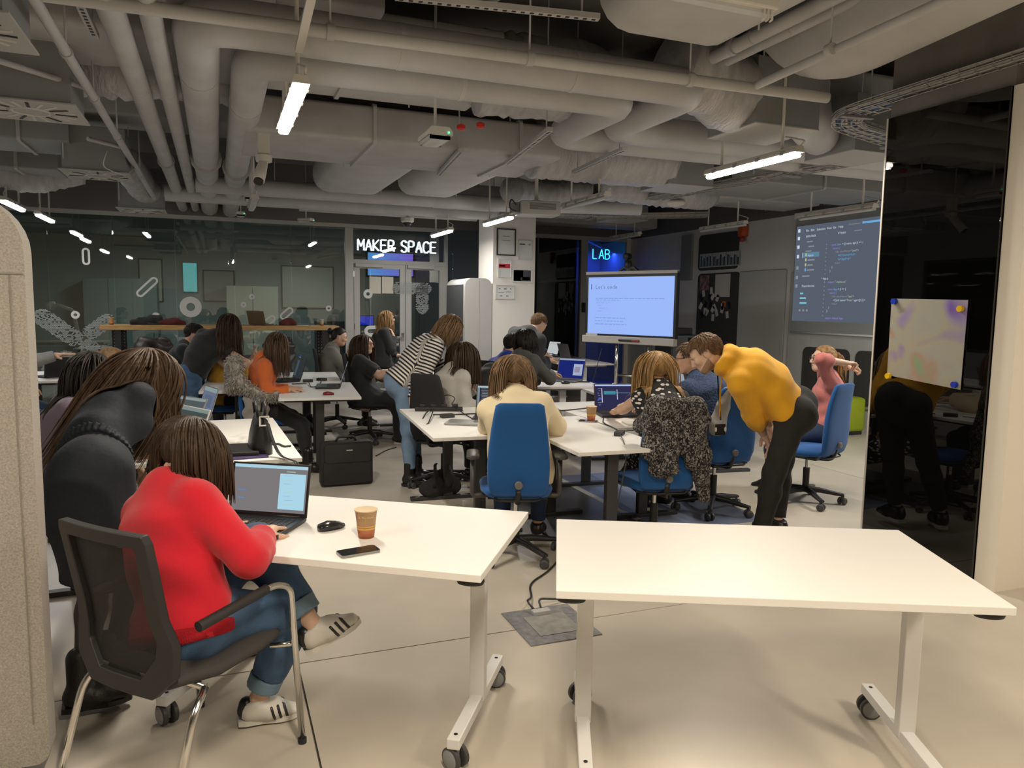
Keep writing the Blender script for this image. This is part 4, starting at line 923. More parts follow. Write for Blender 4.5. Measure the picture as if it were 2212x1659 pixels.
def t_table(lab, c, rz, L=1.4, D=.8):
    t = thing('folding_table', lab, 'table', c, rz)
    MB().box(-L/2, L/2, -D/2, D/2, .728, .7555, b=.0025).build('tabletop', m_top, t)
    for s in (-1, 1):
        x = s*(L/2-.112)
        MB().box(x-.03, x+.03, -.022, .022, .10, .725, b=.004).build('column', m_wleg, t)
        f = MB().box(x-.024, x+.024, -.335, .335, .085, .125, b=.004).build('foot', m_wleg, t)
        mb = MB()
        for e in (-1, 1): mb.lathe([(.0075, .1252), (.0075, .1262)], 12, c=(x, e*.30))
        mb.build('screw_hole', m_black, f)
        for e in (-1, 1): build_castor(t, x, e*.302, .042, rng.uniform(-.6, .6))
        MB().box(x-.03, x+.03, -.3, .3, .695, .727).build('top_bracket', m_wleg, t)
        MB().lathe([(.001, .700), (.045, .704), (.05, .716), (.045, .727)], 20, T=np.diag([1, .6, 1, 1])@TR((0, 0, 0)), c=(s*(L/2-.05), -.58)).build('flip_lever', m_black, t, True, 50)
    MB().box(-L/2+.13, L/2-.13, -.02, .02, .68, .715).build('cross_rail', m_wleg, t)
    return t
uA, wA = V(-.828, .560, 0), V(-.560, -.828, 0); uB, wB = V(-.9067, .4217, 0), V(-.4217, -.9067, 0)
cA = V(1.24, 2.93, 0)+uA*.7+wA*.4; cB = V(2.58, 2.2, 0)+uB*.7+wB*.4
t_table('white wheeled table where the woman in red works', cA, math.atan2(-uA[1], -uA[0]))
t_table('empty white wheeled table at the front right', cB, math.atan2(-uB[1], -uB[0]))
m_dleg = M('dark grey table frame', (.035, .036, .038), .45)
def d_table(lab, cx, cy, L, D, deg, white=False):                   # L runs along y
    t = thing('desk', lab, 'table', (cx, cy, 0), math.radians(deg)); m = m_wleg if white else m_dleg
    MB().box(-D/2, D/2, -L/2, L/2, .730, .755, b=.002).build('tabletop', m_top, t)
    for s in (-1, 1):
        y = s*(L/2-.2)
        MB().box(-.04, .04, y-.025, y+.025, .03, .70, b=.004).build('column', m, t)
        MB().box(-D/2+.06, D/2-.06, y-.03, y+.03, 0, .03, b=.004).build('foot', m, t)
        MB().box(-D/2+.05, D/2-.05, y-.03, y+.03, .695, .729).build('top_bracket', m, t)
    MB().box(-.03, .03, -L/2+.2, L/2-.2, .67, .70).build('cross_rail', m, t)
    return t
d_table('white desk left of the woman in the cream sweater', 1.76, 5.50, 1.45, .76, -4)
d_table('white desk with the long corner pointing to the right front table', 2.40, 4.76, 1.43, .66, -2)
d_table('white desk carrying the paper cup in the middle of the room', 3.12, 5.55, 1.48, .74, -3)
d_table('white desk in front of the man in the blue knit sweater', 3.98, 6.55, 1.4, .76, -8)
d_table('white desk where the woman in the orange top sits', .95, 7.88, 1.4, .76, -5)
d_table('bare white desk left of the woman in jeans', -.64, 6.98, 1.7, .76, 7)
d_table('white desk with the black handbag', .02, 5.20, 1.62, .78, 2)
d_table('white desk under the hands of the woman in navy', -.78, 5.22, 1.5, .74, 2)
d_table('white desk in front of the person in mustard yellow', .22, 8.75, 1.6, .74, -3)
d_table('white desk far back on the left behind the woman in jeans', -1.05, 10.5, 1.5, .8, 6)
d_table('white desk half hidden by the felt screen', -2.05, 10.05, 1.3, .8, 0)
d_table('white desk beside the large touch display', 5.5, 11.5, 2.05, .85, -4, True)
d_table('white desk beyond the bottles behind the orange woman', .98, 9.27, 1.3, .76, -5)
d_table('white framed desk behind the dark blue page laptop', 3.98, 9.72, 1.3, .86, -8, True)
d_table('white desk right of the patterned dress woman', 4.78, 6.65, 1.4, .76, -8)
d_table('white desk with the open laptop showing a dark blue page', 3.74, 8.25, 1.45, .86, -8, True)
d_table('white desk behind the striped woman', 2.3, 9.4, 1.5, .8, 0)

# high wooden table
ht = pz(215, 704, 1.27)
t = thing('high_table', 'long high table with thick wooden top in front of the glass wall', 'table', (.12, 12.68, 0))
m_wood = mat('oiled oak', (.40, .24, .09), .5, var=.25, vs=6, stretch=(.6, 6, 6), bump=.05, bs=50)
MB().box(-1.73, 1.73, -.26, .26, 1.205, 1.275, b=.004).build('tabletop', m_wood, t)
for s in (-1, 1):
    x = s*1.5
    mb = MB()
    for y in (-.2, .2): mb.box(x-.04, x+.04, y-.03, y+.03, 0, 1.2)
    mb.build('leg', m_black, t); MB().box(x-.08, x+.08, -.24, .24, 0, .02).build('foot_plate', m_black, t)
    p = MB().box(x-.10, x+.10, -.006, .006, .03, 1.19).build('perforated_panel', m_black, t)
    mb = MB()
    for i in range(22):
        for j in range(4):
            mb.box(x-.075+j*.045, x-.063+j*.045, -.0085, -.0062, .1+i*.05, .112+i*.05)
    mb.build('perforation', M('pale hole', (.40, .42, .42), .6), p)
MB().box(-1.5, 1.5, -.02, .02, .3, .34).build('cross_rail', m_black, t)

# blue office chair
m_blue = mat('blue wool upholstery', (.004, .085, .30), .85, bump=.25, bs=350, sheen=.15)
m_knob = M('grey knob', (.15, .145, .14), .5)
def office_chair(mb_m=m_blue, arms=False):
    t = thing('office_chair', None, 'chair')
    for k in range(5):
        a = 2*PI*k/5+.3; mb = MB(); c, s = math.cos(a), math.sin(a)
        loft(mb, [((c*r, s*r, z), (-s, c, 0), (0, 0, 1), w_, h_) for r, z, w_, h_ in ((.02, .115, .03, .025), (.12, .11, .024, .022), (.24, .09, .02, .017), (.31, .082, .022, .012))], 10)
        leg = mb.build('base_arm', m_black, t, True, 50); q = build_castor(leg, c*.30, s*.30, .03, a+.8); q.data.materials[1] = m_tread
    mb = MB(); mb.tube([(0, 0, .09), (0, 0, .30)], .028, 14); mb.tube([(0, 0, .30), (0, 0, .48)], .014, 12, 1); mb.build('gas_lift', [m_black, m_chrome], t, True, 50)
    MB().box(-.09, .09, -.13, .10, .385, .43, b=.012).build('mechanism', m_black, t, True, 40)
    MB().tube([(.08, .02, .405), (.26, .02, .40)], .008, 8).build('tilt_lever', m_black, t, True)
    mb = MB(); loft(mb, [((0, y, .465+dz), (1, 0, 0), (0, 0, 1), a, b) for y, dz, a, b in ((-.215, .01, .16, .022), (-.20, 0, .20, .036), (-.05, -.005, .235, .042), (.12, 0, .24, .042), (.22, -.01, .225, .036), (.25, -.02, .18, .018))], 26, 3.2)
    mb.build('seat', mb_m, t, True, 60)
    MB().box(-.19, .19, -.18, .2, .42, .435, b=.006).build('seat_shell', m_black, t)
    mb = MB(); rows = []
    for z, w_, y, th in ((.455, .145, -.222, .018), (.47, .172, -.225, .026), (.53, .192, -.235, .032), (.64, .197, -.242, .034), (.76, .190, -.246, .032), (.88, .176, -.258, .03), (.98, .160, -.277, .028), (1.035, .150, -.290, .024), (1.05, .125, -.294, .014)):
        rows.append(((0, y, z), (1, 0, 0), (0, 1, 0), w_, th))
    loft(mb, rows, 28, 3.4); mb.build('backrest', mb_m, t, True, 60)
    MB().lathe([(.020, 0), (.026, .004), (.026, .02), (.022, .026), (.001, .027)], 20, T=TR((0, -.268, .535), 0, PI/2)).build('back_knob', m_knob, t, True, 40)
    MB().tube(bend([(0, -.10, .40), (0, -.22, .41), (0, -.245, .5)], .06), .022, 10).build('back_stem', m_black, t, True)
    MB().tube(bend([(-.16, -.17, .44), (-.13, -.235, .425), (.13, -.235, .425), (.16, -.17, .44)], .06), .007, 8).build('lift_loop', m_black, t, True)
    if arms:
        for s in (-1, 1):
            MB().tube(bend([(s*.14, .0, .41), (s*.285, .0, .40), (s*.285, .0, .66)], .03), .018, 10).build('arm_post', M('dark arm post', (.06, .058, .055), .4), t, True)
            mb = MB(); loft(mb, [((s*.285, y, .675), (1, 0, 0), (0, 0, 1), a, b) for y, a, b in ((-.12, .02, .012), (-.10, .042, .016), (.1, .042, .016), (.13, .02, .01))], 14)
            mb.build('arm_pad', M('dark arm post', (.06, .058, .055), .4), t, True, 50)
    return t
CH = {}
def put_chair(key, lab, x, y, deg, proto=[None], arms=False, m=None, lift=0):
    if arms or m: c = office_chair(m or m_blue, arms)
    elif proto[0] is None: proto[0] = c = office_chair()
    else: c = copy_tree(proto[0])
    c.location = (x, y, 0)
    for ch in kids(c):
        if lift and ch.name.split('.')[0] not in ('base_arm', 'gas_lift'): ch.location.z += lift
    c.rotation_euler = (0, 0, rotz_of(deg)); tag(c, lab, 'chair', 'office chairs at the desks'); CH[key] = c; return c
put_chair('cream', 'blue office chair with armrests behind the woman in the cream sweater', 1.80, 4.47, -3, arms=True, lift=.005)
put_chair('blonde', 'blue office chair under the black and white cardigan', 2.79, 4.36, -8)
put_chair('glasses', 'blue office chair of the man in the blue knit sweater', 3.78, 4.98, -20)
put_chair('pink', 'blue office chair of the woman in pink', 4.72, 5.02, -50)
put_chair('orange', 'blue office chair under the grey fur jacket', .33, 7.45, 72)
put_chair('mustard', 'blue office chair of the person in mustard yellow', .02, 8.05, 60)
m_dkfab = mat('black chair fabric', (.012, .012, .014), .8, bump=.2, bs=300)
put_chair('hoodie', 'black office chair of the woman in the grey hoodie', 1.86, 5.72, 40, m=m_dkfab)
put_chair('dress', 'dark office chair of the woman in the black dress', 1.52, 8.95, 95, m=m_dkfab)
put_chair('curly', 'dark office chair of the person with dark curly hair', 3.05, 7.7, 60, m=m_dkfab)
put_chair('blueshirt', 'dark office chair of the person in the royal blue shirt', 2.95, 8.5, 60, m=m_dkfab)
put_chair('greysw', 'dark office chair of the woman in the grey sweater', 1.05, 10.0, 90, m=m_dkfab)

# mesh back visitor chair of the woman in red
m_mesh = bpy.data.materials.new('black mesh'); m_mesh.use_nodes = True
_nt = m_mesh.node_tree; _b = _nt.nodes['Principled BSDF']; _b.inputs['Base Color'].default_value = (.012, .012, .013, 1); _b.inputs['Roughness'].default_value = .6
_b.inputs['Alpha'].default_value = .80
VC = math.radians(90)-math.atan2(.67, .745)                          # faces this heading, clockwise from +y
t = thing('visitor_chair', 'black mesh back chair with chrome legs under the woman in red', 'chair', (-.133, 2.765, 0), -VC)
m_rub = M('black rubber', (.02, .02, .02), .6)
for s in (-1, 1):
    # one bent tube per side: rear leg, arm, front leg
    rear = bend([(s*.275, -.30, .012), (s*.265, -.20, .34), (s*.235, -.12, .40)], .05); MB().tube(rear, .0125, 14).build('leg', m_chrome, t, True)
    MB().tube(bend([(s*.27, .285, .012), (s*.27, .235, .625), (s*.27, .16, .655), (s*.27, .10, .652)], .06, 8), .0125, 14).build('leg', m_chrome, t, True)
    MB().tube([(s*.27, .12, .654), (s*.27, -.17, .630)], .0175, 14).build('armrest', m_rub, t, True, 50)
    MB().tube([(s*.27, .262, .40), (s*.20, .2, .40)], .010, 10).build('seat_bracket', m_chrome, t, True)
    for q in ((s*.275, -.30), (s*.27, .285)): MB().lathe([(.016, 0), (.016, .02)], 12, c=q).build('foot_cap', m_rub, t, True, 50)
MB().tube([(-.235, -.12, .40), (.235, -.12, .40)], .0125, 10).build('cross_tube', m_chrome, t, True)
mb = MB(); loft(mb, [((0, y, .435+dz), (1, 0, 0), (0, 0, 1), a, b) for y, dz, a, b in ((-.235, .012, .16, .016), (-.22, .006, .20, .03), (-.05, -.01, .235, .036), (.12, .0, .238, .036), (.22, .006, .225, .032), (.26, -.002, .19, .014))], 28, 3)
mb.build('seat', mat('charcoal seat fabric', (.045, .042, .040), .8, bump=.2, bs=300), t, True, 60)
# back frame: a lofted ring around the mesh
outl = [(-.195, .945), (.195, .945), (.206, .915), (.205, .66), (.232, .56), (.228, .47), (.15, .395), (-.15, .395), (-.228, .47), (-.232, .56), (-.205, .66), (-.206, .915)]
inl = [(-.155, .90), (.155, .90), (.158, .885), (.150, .67), (.165, .58), (.160, .53), (.10, .45), (-.10, .45), (-.160, .53), (-.165, .58), (-.150, .67), (-.158, .885)]
def backy(x, z): return -.235-.19*max(0, z-.58)-.05*max(0, .58-z)+.35*x*x
def ring(pts): return [V(x, backy(x, z), z) for x, z in pts]
def dense(p, k=4): return [tuple(np.array(p[i])*(1-j/k)+np.array(p[(i+1) % len(p)])*j/k) for i in range(len(p)) for j in range(k)]
od, idn = dense(outl), dense(inl); n = len(od); F_, B_ = V(0, .016, 0), V(0, -.016, 0)
A0, A1, A2, A3 = [p+B_ for p in ring(od)], [p+B_ for p in ring(idn)], [p+F_ for p in ring(idn)], [p+F_ for p in ring(od)]
mb = MB(); ff = []
for k in range(4):
    for i in range(n): ff.append((k*n+i, k*n+(i+1) % n, ((k+1) % 4)*n+(i+1) % n, ((k+1) % 4)*n+i))
mb.add(A0+A1+A2+A3, ff); o = mb.build('back_frame', M('black back frame', (.018, .018, .019), .5), t, True, 45)
bv = o.modifiers.new('bevel', 'BEVEL'); bv.width = .006; bv.segments = 2; bv.limit_method = 'ANGLE'
mb = MB(); xs_ = np.linspace(-1, 1, 13); zs_ = np.linspace(0, 1, 17); vv = []; q_in = inl
def halfw(z):
    pr = [(.45, .10), (.53, .160), (.58, .165), (.67, .150), (.885, .158), (.90, .155)]; return np.interp(z, [a for a, b in pr], [b for a, b in pr])
for zz in zs_:
    z = .445+.458*zz
    for xx in xs_: x = xx*(halfw(z)+.008); vv.append((x, backy(x, z)+.004, z))
mb.add(vv, [(i*13+j, i*13+j+1, (i+1)*13+j+1, (i+1)*13+j) for i in range(16) for j in range(12)]); mb.build('back_mesh', m_mesh, t, True)

# large touch display on a stand
Dl, Dr = at(1267, 662, 11.85), at(1463, 667, 10.75); dv = Dr-Dl; dv[2] = 0; DW = np.linalg.norm(dv)
t = thing('touch_display', 'large touch display on a silver stand showing a slide titled Let\'s code', 'display', ((Dl+Dr)/2*V(1, 1, 0)), math.atan2(dv[1], dv[0]))
zt_, zb_ = at(1463, 585, 10.75)[2], at(1463, 749, 10.75)[2]; hw = DW/2
MB().box(-hw, hw, -.03, .05, zb_+.10, zt_, b=.006).build('bezel', m_black, t)
MB().box(-hw, hw, -.038, .03, zt_-.035, zt_+.012, b=.006).build('top_trim', M('silver plastic', (.42, .40, .36), .4), t)
tr = MB().box(-hw-.02, hw, -.075, .04, zb_, zb_+.11, b=.01).build('pen_tray', M('silver plastic', (.42, .40, .36), .4), t)
MB().tube([(-.12, -.09, zb_+.055), (.12, -.09, zb_+.055)], .016, 10).tube([(.12, -.09, zb_+.055), (.24, -.09, zb_+.055)], .016, 10, 1).build('pen', [m_black, M('dark red pen', (.25, .02, .02), .4)], tr, True, 50)
MB().box(-hw+.03, -hw+.25, -.04, -.031, zb_+.11, zb_+.14).build('sticker', M('pale sticker', (.5, .5, .47), .6), tr)
sx0, sx1, sz0_, sz1_ = -hw+.055, hw-.04, zb_+.14, zt_-.075
mb = MB(); mb.box(sx0, sx1, -.0325, -.0305, sz0_, sz1_, 0)
SWd, SHt = sx1-sx0, sz1_-sz0_
def TS(u, v): return frame(V(sx0+u*SWd, -.0332, sz1_-v*SHt), V(1, 0, 0), V(0, 0, 1), V(0, -1, 0))
def sb(u0, u1, v0, v1, mi): mb.quad((sx0+u0*SWd, -.0331, sz1_-v1*SHt), (sx0+u1*SWd, -.0331, sz1_-v1*SHt), (sx0+u1*SWd, -.0331, sz1_-v0*SHt), (sx0+u0*SWd, -.0331, sz1_-v0*SHt), mi)
text_mb(mb, "Let's code", .085, TS(.09, .205), 1, 1.15); sb(.035, .043, .12, .215, 2)
for s, u, v in (('const App = () => (', .10, .46), ('<div>', .12, .51), ('<Header />', .135, .56), ('</div>', .115, .61), (')', .10, .66)): text_mb(mb, s, .036, TS(u, v), 3)
def words(u0, u1, v, mi=3):
    u = u0
    while u < u1:
        L = random.uniform(.02, .06); sb(u, min(u+L, u1), v-.011, v+.006, mi); u += L+.009
words(.095, .90, .375); words(.095, .40, .405); words(.095, .46, .72); words(.095, .44, .775); words(.095, .48, .83)
mb.build('screen', [glow('slide background', (.33, .48, .95), KX), glow('slide title', (.10, .16, .34), KX), glow('slide bar', (.06, .05, .16), KX), glow('slide text', (.23, .36, .74), KX)], t)
for s in (-.28, .30): MB().tube([(s, .1, .12), (s, .1, zb_+.3)], .032, 14).build('stand_pole', m_chrome, t, True)
MB().tube([(-.28, .1, .6), (.30, .1, .6)], .018, 10).build('stand_rail', m_chrome, t, True)
for s in (-.28, .30): MB().box(s-.03, s+.03, -.35, .45, .06, .12, b=.008).build('stand_foot', M('silver plastic', (.42, .40, .36), .4), t)
for s in (-.28, .30):
    for y in (-.3, .4): build_castor(t, s, y, .032, .3)
wc = thing('web_camera', 'black camera with a bracket on top of the touch display', 'camera', ((Dl+Dr)/2*V(1, 1, 0)+V(0, 0, zt_+.014)), math.atan2(dv[1], dv[0]))
MB().prism([(-.22, 0), (-.14, .06), (.06, .06), (.14, 0), (.10, 0), (.04, .035), (-.12, .035), (-.18, 0)], -.02, .03, 'y').build('bracket', m_black, wc)
MB().lathe([(.05, .05), (.06, .09), (.05, .14), (.03, .16)], 16, c=(-.05, 0)).build('camera_base', m_black, wc, True, 40)
MB().lathe([(.045, -.06), (.05, -.02), (.05, .05), (.02, .07)], 16, T=TR((-.06, -.01, .215), 0, PI/2)).build('camera_head', m_black, wc, True, 40)
o = MB().box(-.14, .14, -.1, .1, 0, .11, b=.01).build('black_box', m_black, None); q = at(1478, 718, 11.2); o.location = (q[0]+.15, q[1]+.3, q[2]-.05)
tag(o, 'black equipment box to the right of the touch display', 'box')
t = thing('side_table', 'teal topped low stand beside the touch display', 'stand', (o.location[0], o.location[1], 0)); hz = o.location[2]
MB().box(-.35, .35, -.25, .25, hz-.03, hz).build('tabletop', M('teal board', (.06, .10, .11), .4), t)
for sx in (-1, 1): MB().box(sx*.3-.02, sx*.3+.02, -.22, .22, 0, hz-.03).build('side_panel', m_dleg, t)
# ================================================================== PEOPLE
m_skin = mat('skin', (.56, .345, .24), .5, var=.05, vs=20)
m_skin2 = mat('fair skin', (.62, .40, .29), .5, var=.05, vs=20)
for _m in (m_skin, m_skin2): _m.node_tree.nodes['Principled BSDF'].inputs['Subsurface Weight'].default_value = .0
def cloth(name, col, rough=.85, bump=.25, bs=180, var=.06, vs=12, sheen=.15, stretch=None): return mat(name, col, rough, bump=bump, bs=bs, var=var, vs=vs, sheen=sheen, stretch=stretch)
m_denim = cloth('mid blue denim', (.045, .10, .20), .8, .3, 260, .35, 9, .05)
m_ldenim = cloth('light blue denim', (.15, .235, .36), .8, .3, 260, .2, 9, .05)
m_ddenim = cloth('dark blue denim', (.012, .03, .075), .8, .3, 260, .3, 9, .05)
m_blackc = cloth('black cloth', (.010, .010, .011), .8)
m_sole = M('white rubber sole', (.62, .60, .56), .5); m_blk = M('black leather', (.012, .012, .012), .35)
def stripes():
    m = bpy.data.materials.new('black and white stripes'); m.use_nodes = True; nt = m.node_tree; b = nt.nodes['Principled BSDF']; b.inputs['Roughness'].default_value = .85
    a = nt.nodes.new('ShaderNodeAttribute'); a.attribute_name = 'band'
    mu = nt.nodes.new('ShaderNodeMath'); mu.operation = 'MULTIPLY'; mu.inputs[1].default_value = 1/.031
    fr = nt.nodes.new('ShaderNodeMath'); fr.operation = 'FRACT'; r = nt.nodes.new('ShaderNodeValToRGB'); r.color_ramp.interpolation = 'CONSTANT'
    r.color_ramp.elements[0].color = (.012, .012, .015, 1); r.color_ramp.elements[1].color = (.62, .58, .54, 1); r.color_ramp.elements[1].position = .5
    nt.links.new(a.outputs['Fac'], mu.inputs[0]); nt.links.new(mu.outputs[0], fr.inputs[0]); nt.links.new(fr.outputs[0], r.inputs[0]); nt.links.new(r.outputs[0], b.inputs['Base Color']); return m
def blobs(name, c0, c1, scale, lo, hi, stretch=(1, 1, 1)):
    m = bpy.data.materials.new(name); m.use_nodes = True; nt = m.node_tree; b = nt.nodes['Principled BSDF']; b.inputs['Roughness'].default_value = .9
    tc = nt.nodes.new('ShaderNodeTexCoord'); mp = nt.nodes.new('ShaderNodeMapping'); mp.inputs['Scale'].default_value = stretch
    v = nt.nodes.new('ShaderNodeTexVoronoi'); v.inputs['Scale'].default_value = scale
    r = nt.nodes.new('ShaderNodeValToRGB'); r.color_ramp.elements[0].position = lo; r.color_ramp.elements[1].position = hi
    r.color_ramp.elements[0].color = (*c1, 1); r.color_ramp.elements[1].color = (*c0, 1)
    nt.links.new(tc.outputs['Object'], mp.inputs[0]); nt.links.new(mp.outputs[0], v.inputs['Vector']); nt.links.new(v.outputs['Distance'], r.inputs[0]); nt.links.new(r.outputs[0], b.inputs['Base Color']); return m

def ik(a, t, l1, l2, pole):
    d = t-a; L = np.clip(np.linalg.norm(d), abs(l1-l2)+.02, (l1+l2)*.999); d = nrm(d)
    x = (l1*l1-l2*l2+L*L)/(2*L); h = math.sqrt(max(l1*l1-x*x, 0)); p = nrm(pole-d*(pole@d))
    return a+d*x+p*h, a+d*L

class Person:
    def __init__(s, label, S, pel, neck, face, sex='f', twist=0, head=(0, 0, 0), hands=None, feet=None, curve=.05, arm_pole=None, leg_pole=None, w=1.0, headshift=(0, 0), headdir=None, toes=(None, None), hand_dir=(None, None), seated=False, nkw=(.7, .5), lk=1.):
        k = S/1.70; s.k = k; s.sex = sex; s.S = S; s.w = w
        pel, neck = np.asarray(pel, float), np.asarray(neck, float)
        s.up = nrm(neck-pel); neck = pel+s.up*.50*k; s.pel, s.neck = pel, neck
        fw = heading(face); s.fwd = nrm(fw-s.up*(fw@s.up)); s.lat = np.cross(s.fwd, s.up)   # lat = person's right
        cf = heading(face+twist); s.cf = nrm(cf-s.up*(cf@s.up)); s.cl = np.cross(s.cf, s.up)
        up = s.up
        s.mid = pel+up*.22*k-s.fwd*curve*k; s.chest = pel+up*.37*k-s.cf*curve*.8*k; s.girdle = pel+up*.455*k-s.cf*curve*.35*k
        sw = (.165 if sex == 'f' else .188)*k*w
        s.sh = [s.girdle-s.cl*sw-up*.030*k, s.girdle+s.cl*sw-up*.030*k]                   # left, right
        hw = .088*k; s.hip = [pel-s.lat*hw, pel+s.lat*hw]
        # head frame: yaw (right +), pitch (down +), roll, measured from the body's facing
        hy, hp, hr = head; hf = heading(face+hy) if headdir is None else heading(headdir)
        z = V(0, 0, 1); hf = nrm(hf*math.cos(math.radians(hp))-z*math.sin(math.radians(hp)))
        hl = nrm(np.cross(hf, z)); hu = np.cross(hl, hf); c, q = math.cos(math.radians(hr)), math.sin(math.radians(hr))
        s.hl, s.hu = hl*c+hu*q, hu*c-hl*q; s.hf = hf
        nk = nrm(up*nkw[0]+s.hu*nkw[1]+s.cf*.15); s.nk1 = neck+nk*.075*k
        s.hc = s.nk1+s.hu*.095*k+s.hf*.028*k
        s.elb, s.wri, s.hd = [None]*2, [None]*2, [None]*2
        for i in (0, 1):
            side = -1 if i == 0 else 1
            t = hands[i] if hands and hands[i] is not None else s.sh[i]-z*.5*k+s.cl*side*.08+s.cf*.06
            pole = (-z*1.0+s.cl*side*.5-s.cf*.35) if not arm_pole or arm_pole[i] is None else np.asarray(arm_pole[i], float)
            s.elb[i], s.wri[i] = ik(s.sh[i], np.asarray(t, float), .285*k, .245*k, pole)
            s.hd[i] = nrm(s.wri[i]-s.elb[i]) if hand_dir[i] is None else nrm(hand_dir[i])
        s.kne, s.ank, s.toe = [None]*2, [None]*2, [None]*2
        for i in (0, 1):
            side = -1 if i == 0 else 1
            t = np.asarray(feet[i], float)
            pole = (s.fwd*1.0+z*.35+s.lat*side*.12) if not leg_pole or leg_pole[i] is None else np.asarray(leg_pole[i], float)
            s.kne[i], s.ank[i] = ik(s.hip[i], t, .42*k*lk, .41*k*lk, pole)
            td = toes[i] if toes[i] is not None else nrm(s.fwd*V(1, 1, 0)+s.lat*V(1, 1, 0)*side*.15); s.toe[i] = nrm(td)
        s.base = V(pel[0], pel[1], 0) if seated else (s.ank[0]+s.ank[1])/2*V(1, 1, 0)
        s.root = thing('person', label, 'person', s.base)
        s.pal = [None, None]
    # ---- shapes
    def torso(s, q, t=0., lo=-.06, hi=1.0):
        k, w, f = s.k, s.w, s.sex == 'f'
        a = s.pel+s.up*lo*k
        q.cap(a, s.pel+s.up*.06*k, .094*k*w+t, .096*k*w+t, s.lat, 1.55 if f else 1.45, k=.05)
        q.cap(s.pel+s.up*.06*k, s.mid, .096*k*w+t, .090*k*w+t, s.lat, 1.5 if f else 1.55, k=.06)
        q.cap(s.mid, s.chest, .090*k*w+t, (.102 if f else .112)*k*w+t, s.cl, 1.42 if f else 1.5, k=.06)
        q.cap(s.chest, s.girdle+s.up*.0, (.100 if f else .110)*k*w+t, .066*k+t*.8, s.cl, 1.5, k=.06)
        for i in (0, 1): q.cap(s.girdle+s.up*.015*k, s.sh[i], .056*k+t*.7, .052*k*w+t*.8, k=.05)
        for sd in (-1, 1): q.ell(s.pel-s.fwd*.055*k-s.up*.02*k+s.lat*sd*.075*k, np.stack([s.lat, s.fwd, s.up]), V(.095, .085, .10)*k*w+t, k=.05)
        if f:
            for sd in (-1, 1): q.ell(s.chest-s.up*.02*k+s.cf*.085*k+s.cl*sd*.072*k, np.stack([s.cl, s.cf, s.up]), V(.065, .055, .065)*k+t, k=.05)
    def arm(s, q, i, t=0., frac=1.0, sleeve=False, loose=0.):
        k, w = s.k, s.w*(1 if s.sex == 'f' else 1.12)
        a, e, r = s.sh[i], s.elb[i], s.wri[i]
        def clipat(p, d): return [(p, d)] if sleeve else None
        if frac <= .5:
            c = a+(e-a)*frac*2; q.cap(a, c, .050*k*w+t, .044*k*w+t+loose, clip=clipat(c, nrm(e-a)), k=.035); return
        q.cap(a, e, .050*k*w+t, .038*k*w+t+loose*.5, k=.035)
        m = e+(r-e)*.3; c = e+(r-e)*(frac-.5)*2
        q.cap(e, m, .038*k*w+t+loose*.5, .038*k*w+t+loose*.6, k=.03)
        q.cap(m, c, .037*k*w+t+loose*.6, .026*k*w+t+loose, clip=clipat(c, nrm(r-e)), k=.03)
    def leg(s, q, i, t=0., frac=1.0, cuff=False, loose=0.):
        k, w = s.k, s.w; h, n, a = s.hip[i], s.kne[i], s.ank[i]
        h2 = h+(n-h)*.12
        def clipat(p, d): return [(p, d)] if cuff else None
        if frac <= .5:
            c = h+(n-h)*frac*2; q.cap(h2, c, .088*k*w+t, .060*k*w+t+loose, clip=clipat(c, nrm(n-h)), k=.04); return
        q.cap(h2, n, .088*k*w+t, .056*k*w+t+loose*.5, k=.04)
        d = nrm(a-n); back = nrm(-(nrm(n-h)-d*(nrm(n-h)@d))) if np.linalg.norm(np.cross(nrm(n-h), d)) > .2 else -s.fwd
        m = n+(a-n)*.3-0*back; c = n+(a-n)*(frac-.5)*2
        q.cap(n, m, .055*k*w+t+loose*.5, .054*k*w+t+loose*.6, k=.04)
        q.cap(m, c, .054*k*w+t+loose*.6, .036*k*w+t+loose, clip=clipat(c, d), k=.03)
    def headsdf(s, t=0.):
        k = s.k*(1.0 if s.sex == 'f' else 1.03); q = SDF(.02); A = np.stack([s.hl, s.hf, s.hu]); c = s.hc
        P = lambda a, b, u: c+(s.hl*a+s.hf*b+s.hu*u)*k
        q.ell(P(0, -.012, .025), A, V(.074, .094, .082)*k)
        q.ell(P(0, .030, -.030), A, V(.058, .066, .072)*k, k=.04)
        q.ell(P(0, .062, -.085), A, V(.026, .024, .020)*k, k=.045)        # chin
        for sd in (-1, 1):
            q.cap(P(sd*.050, -.005, -.055), P(sd*.022, .060, -.088), .020*k, .016*k, k=.04)     # jaw line
            q.ell(P(sd*.040, .068, -.020), A, V(.020, .016, .018)*k, k=.03)                      # cheek
            q.cap(P(sd*.014, .086, .024), P(sd*.046, .074, .022), .010*k, k=.02)                 # brow
            q.ell(P(sd*.074, -.004, -.012), np.stack([s.hl, nrm(s.hf-s.hl*sd*.5), s.hu]), V(.010, .019, .031)*k, k=.008)  # ear
        q.cap(P(0, .088, .010), P(0, .107, -.026), .0095*k, .0135*k, k=.018)                     # nose
        for sd in (-1, 1): q.ell(P(sd*.012, .094, -.031), A, V(.010, .011, .008)*k, k=.01)
        q.ell(P(0, .086, -.053), A, V(.024, .012, .006)*k, k=.008); q.ell(P(0, .085, -.064), A, V(.020, .012, .007)*k, k=.008)
        for sd in (-1, 1): q.subs.append((('e', P(sd*.031, .092, .004), A, V(.017, .013, .012)*k, .012), .014))
        q.cap(s.neck-s.up*.03*k, s.hc-s.hu*.05*k-s.hf*.02*k, .053*k*(1 if s.sex == 'f' else 1.12), .047*k*(1 if s.sex == 'f' else 1.12), k=.03)
        return q
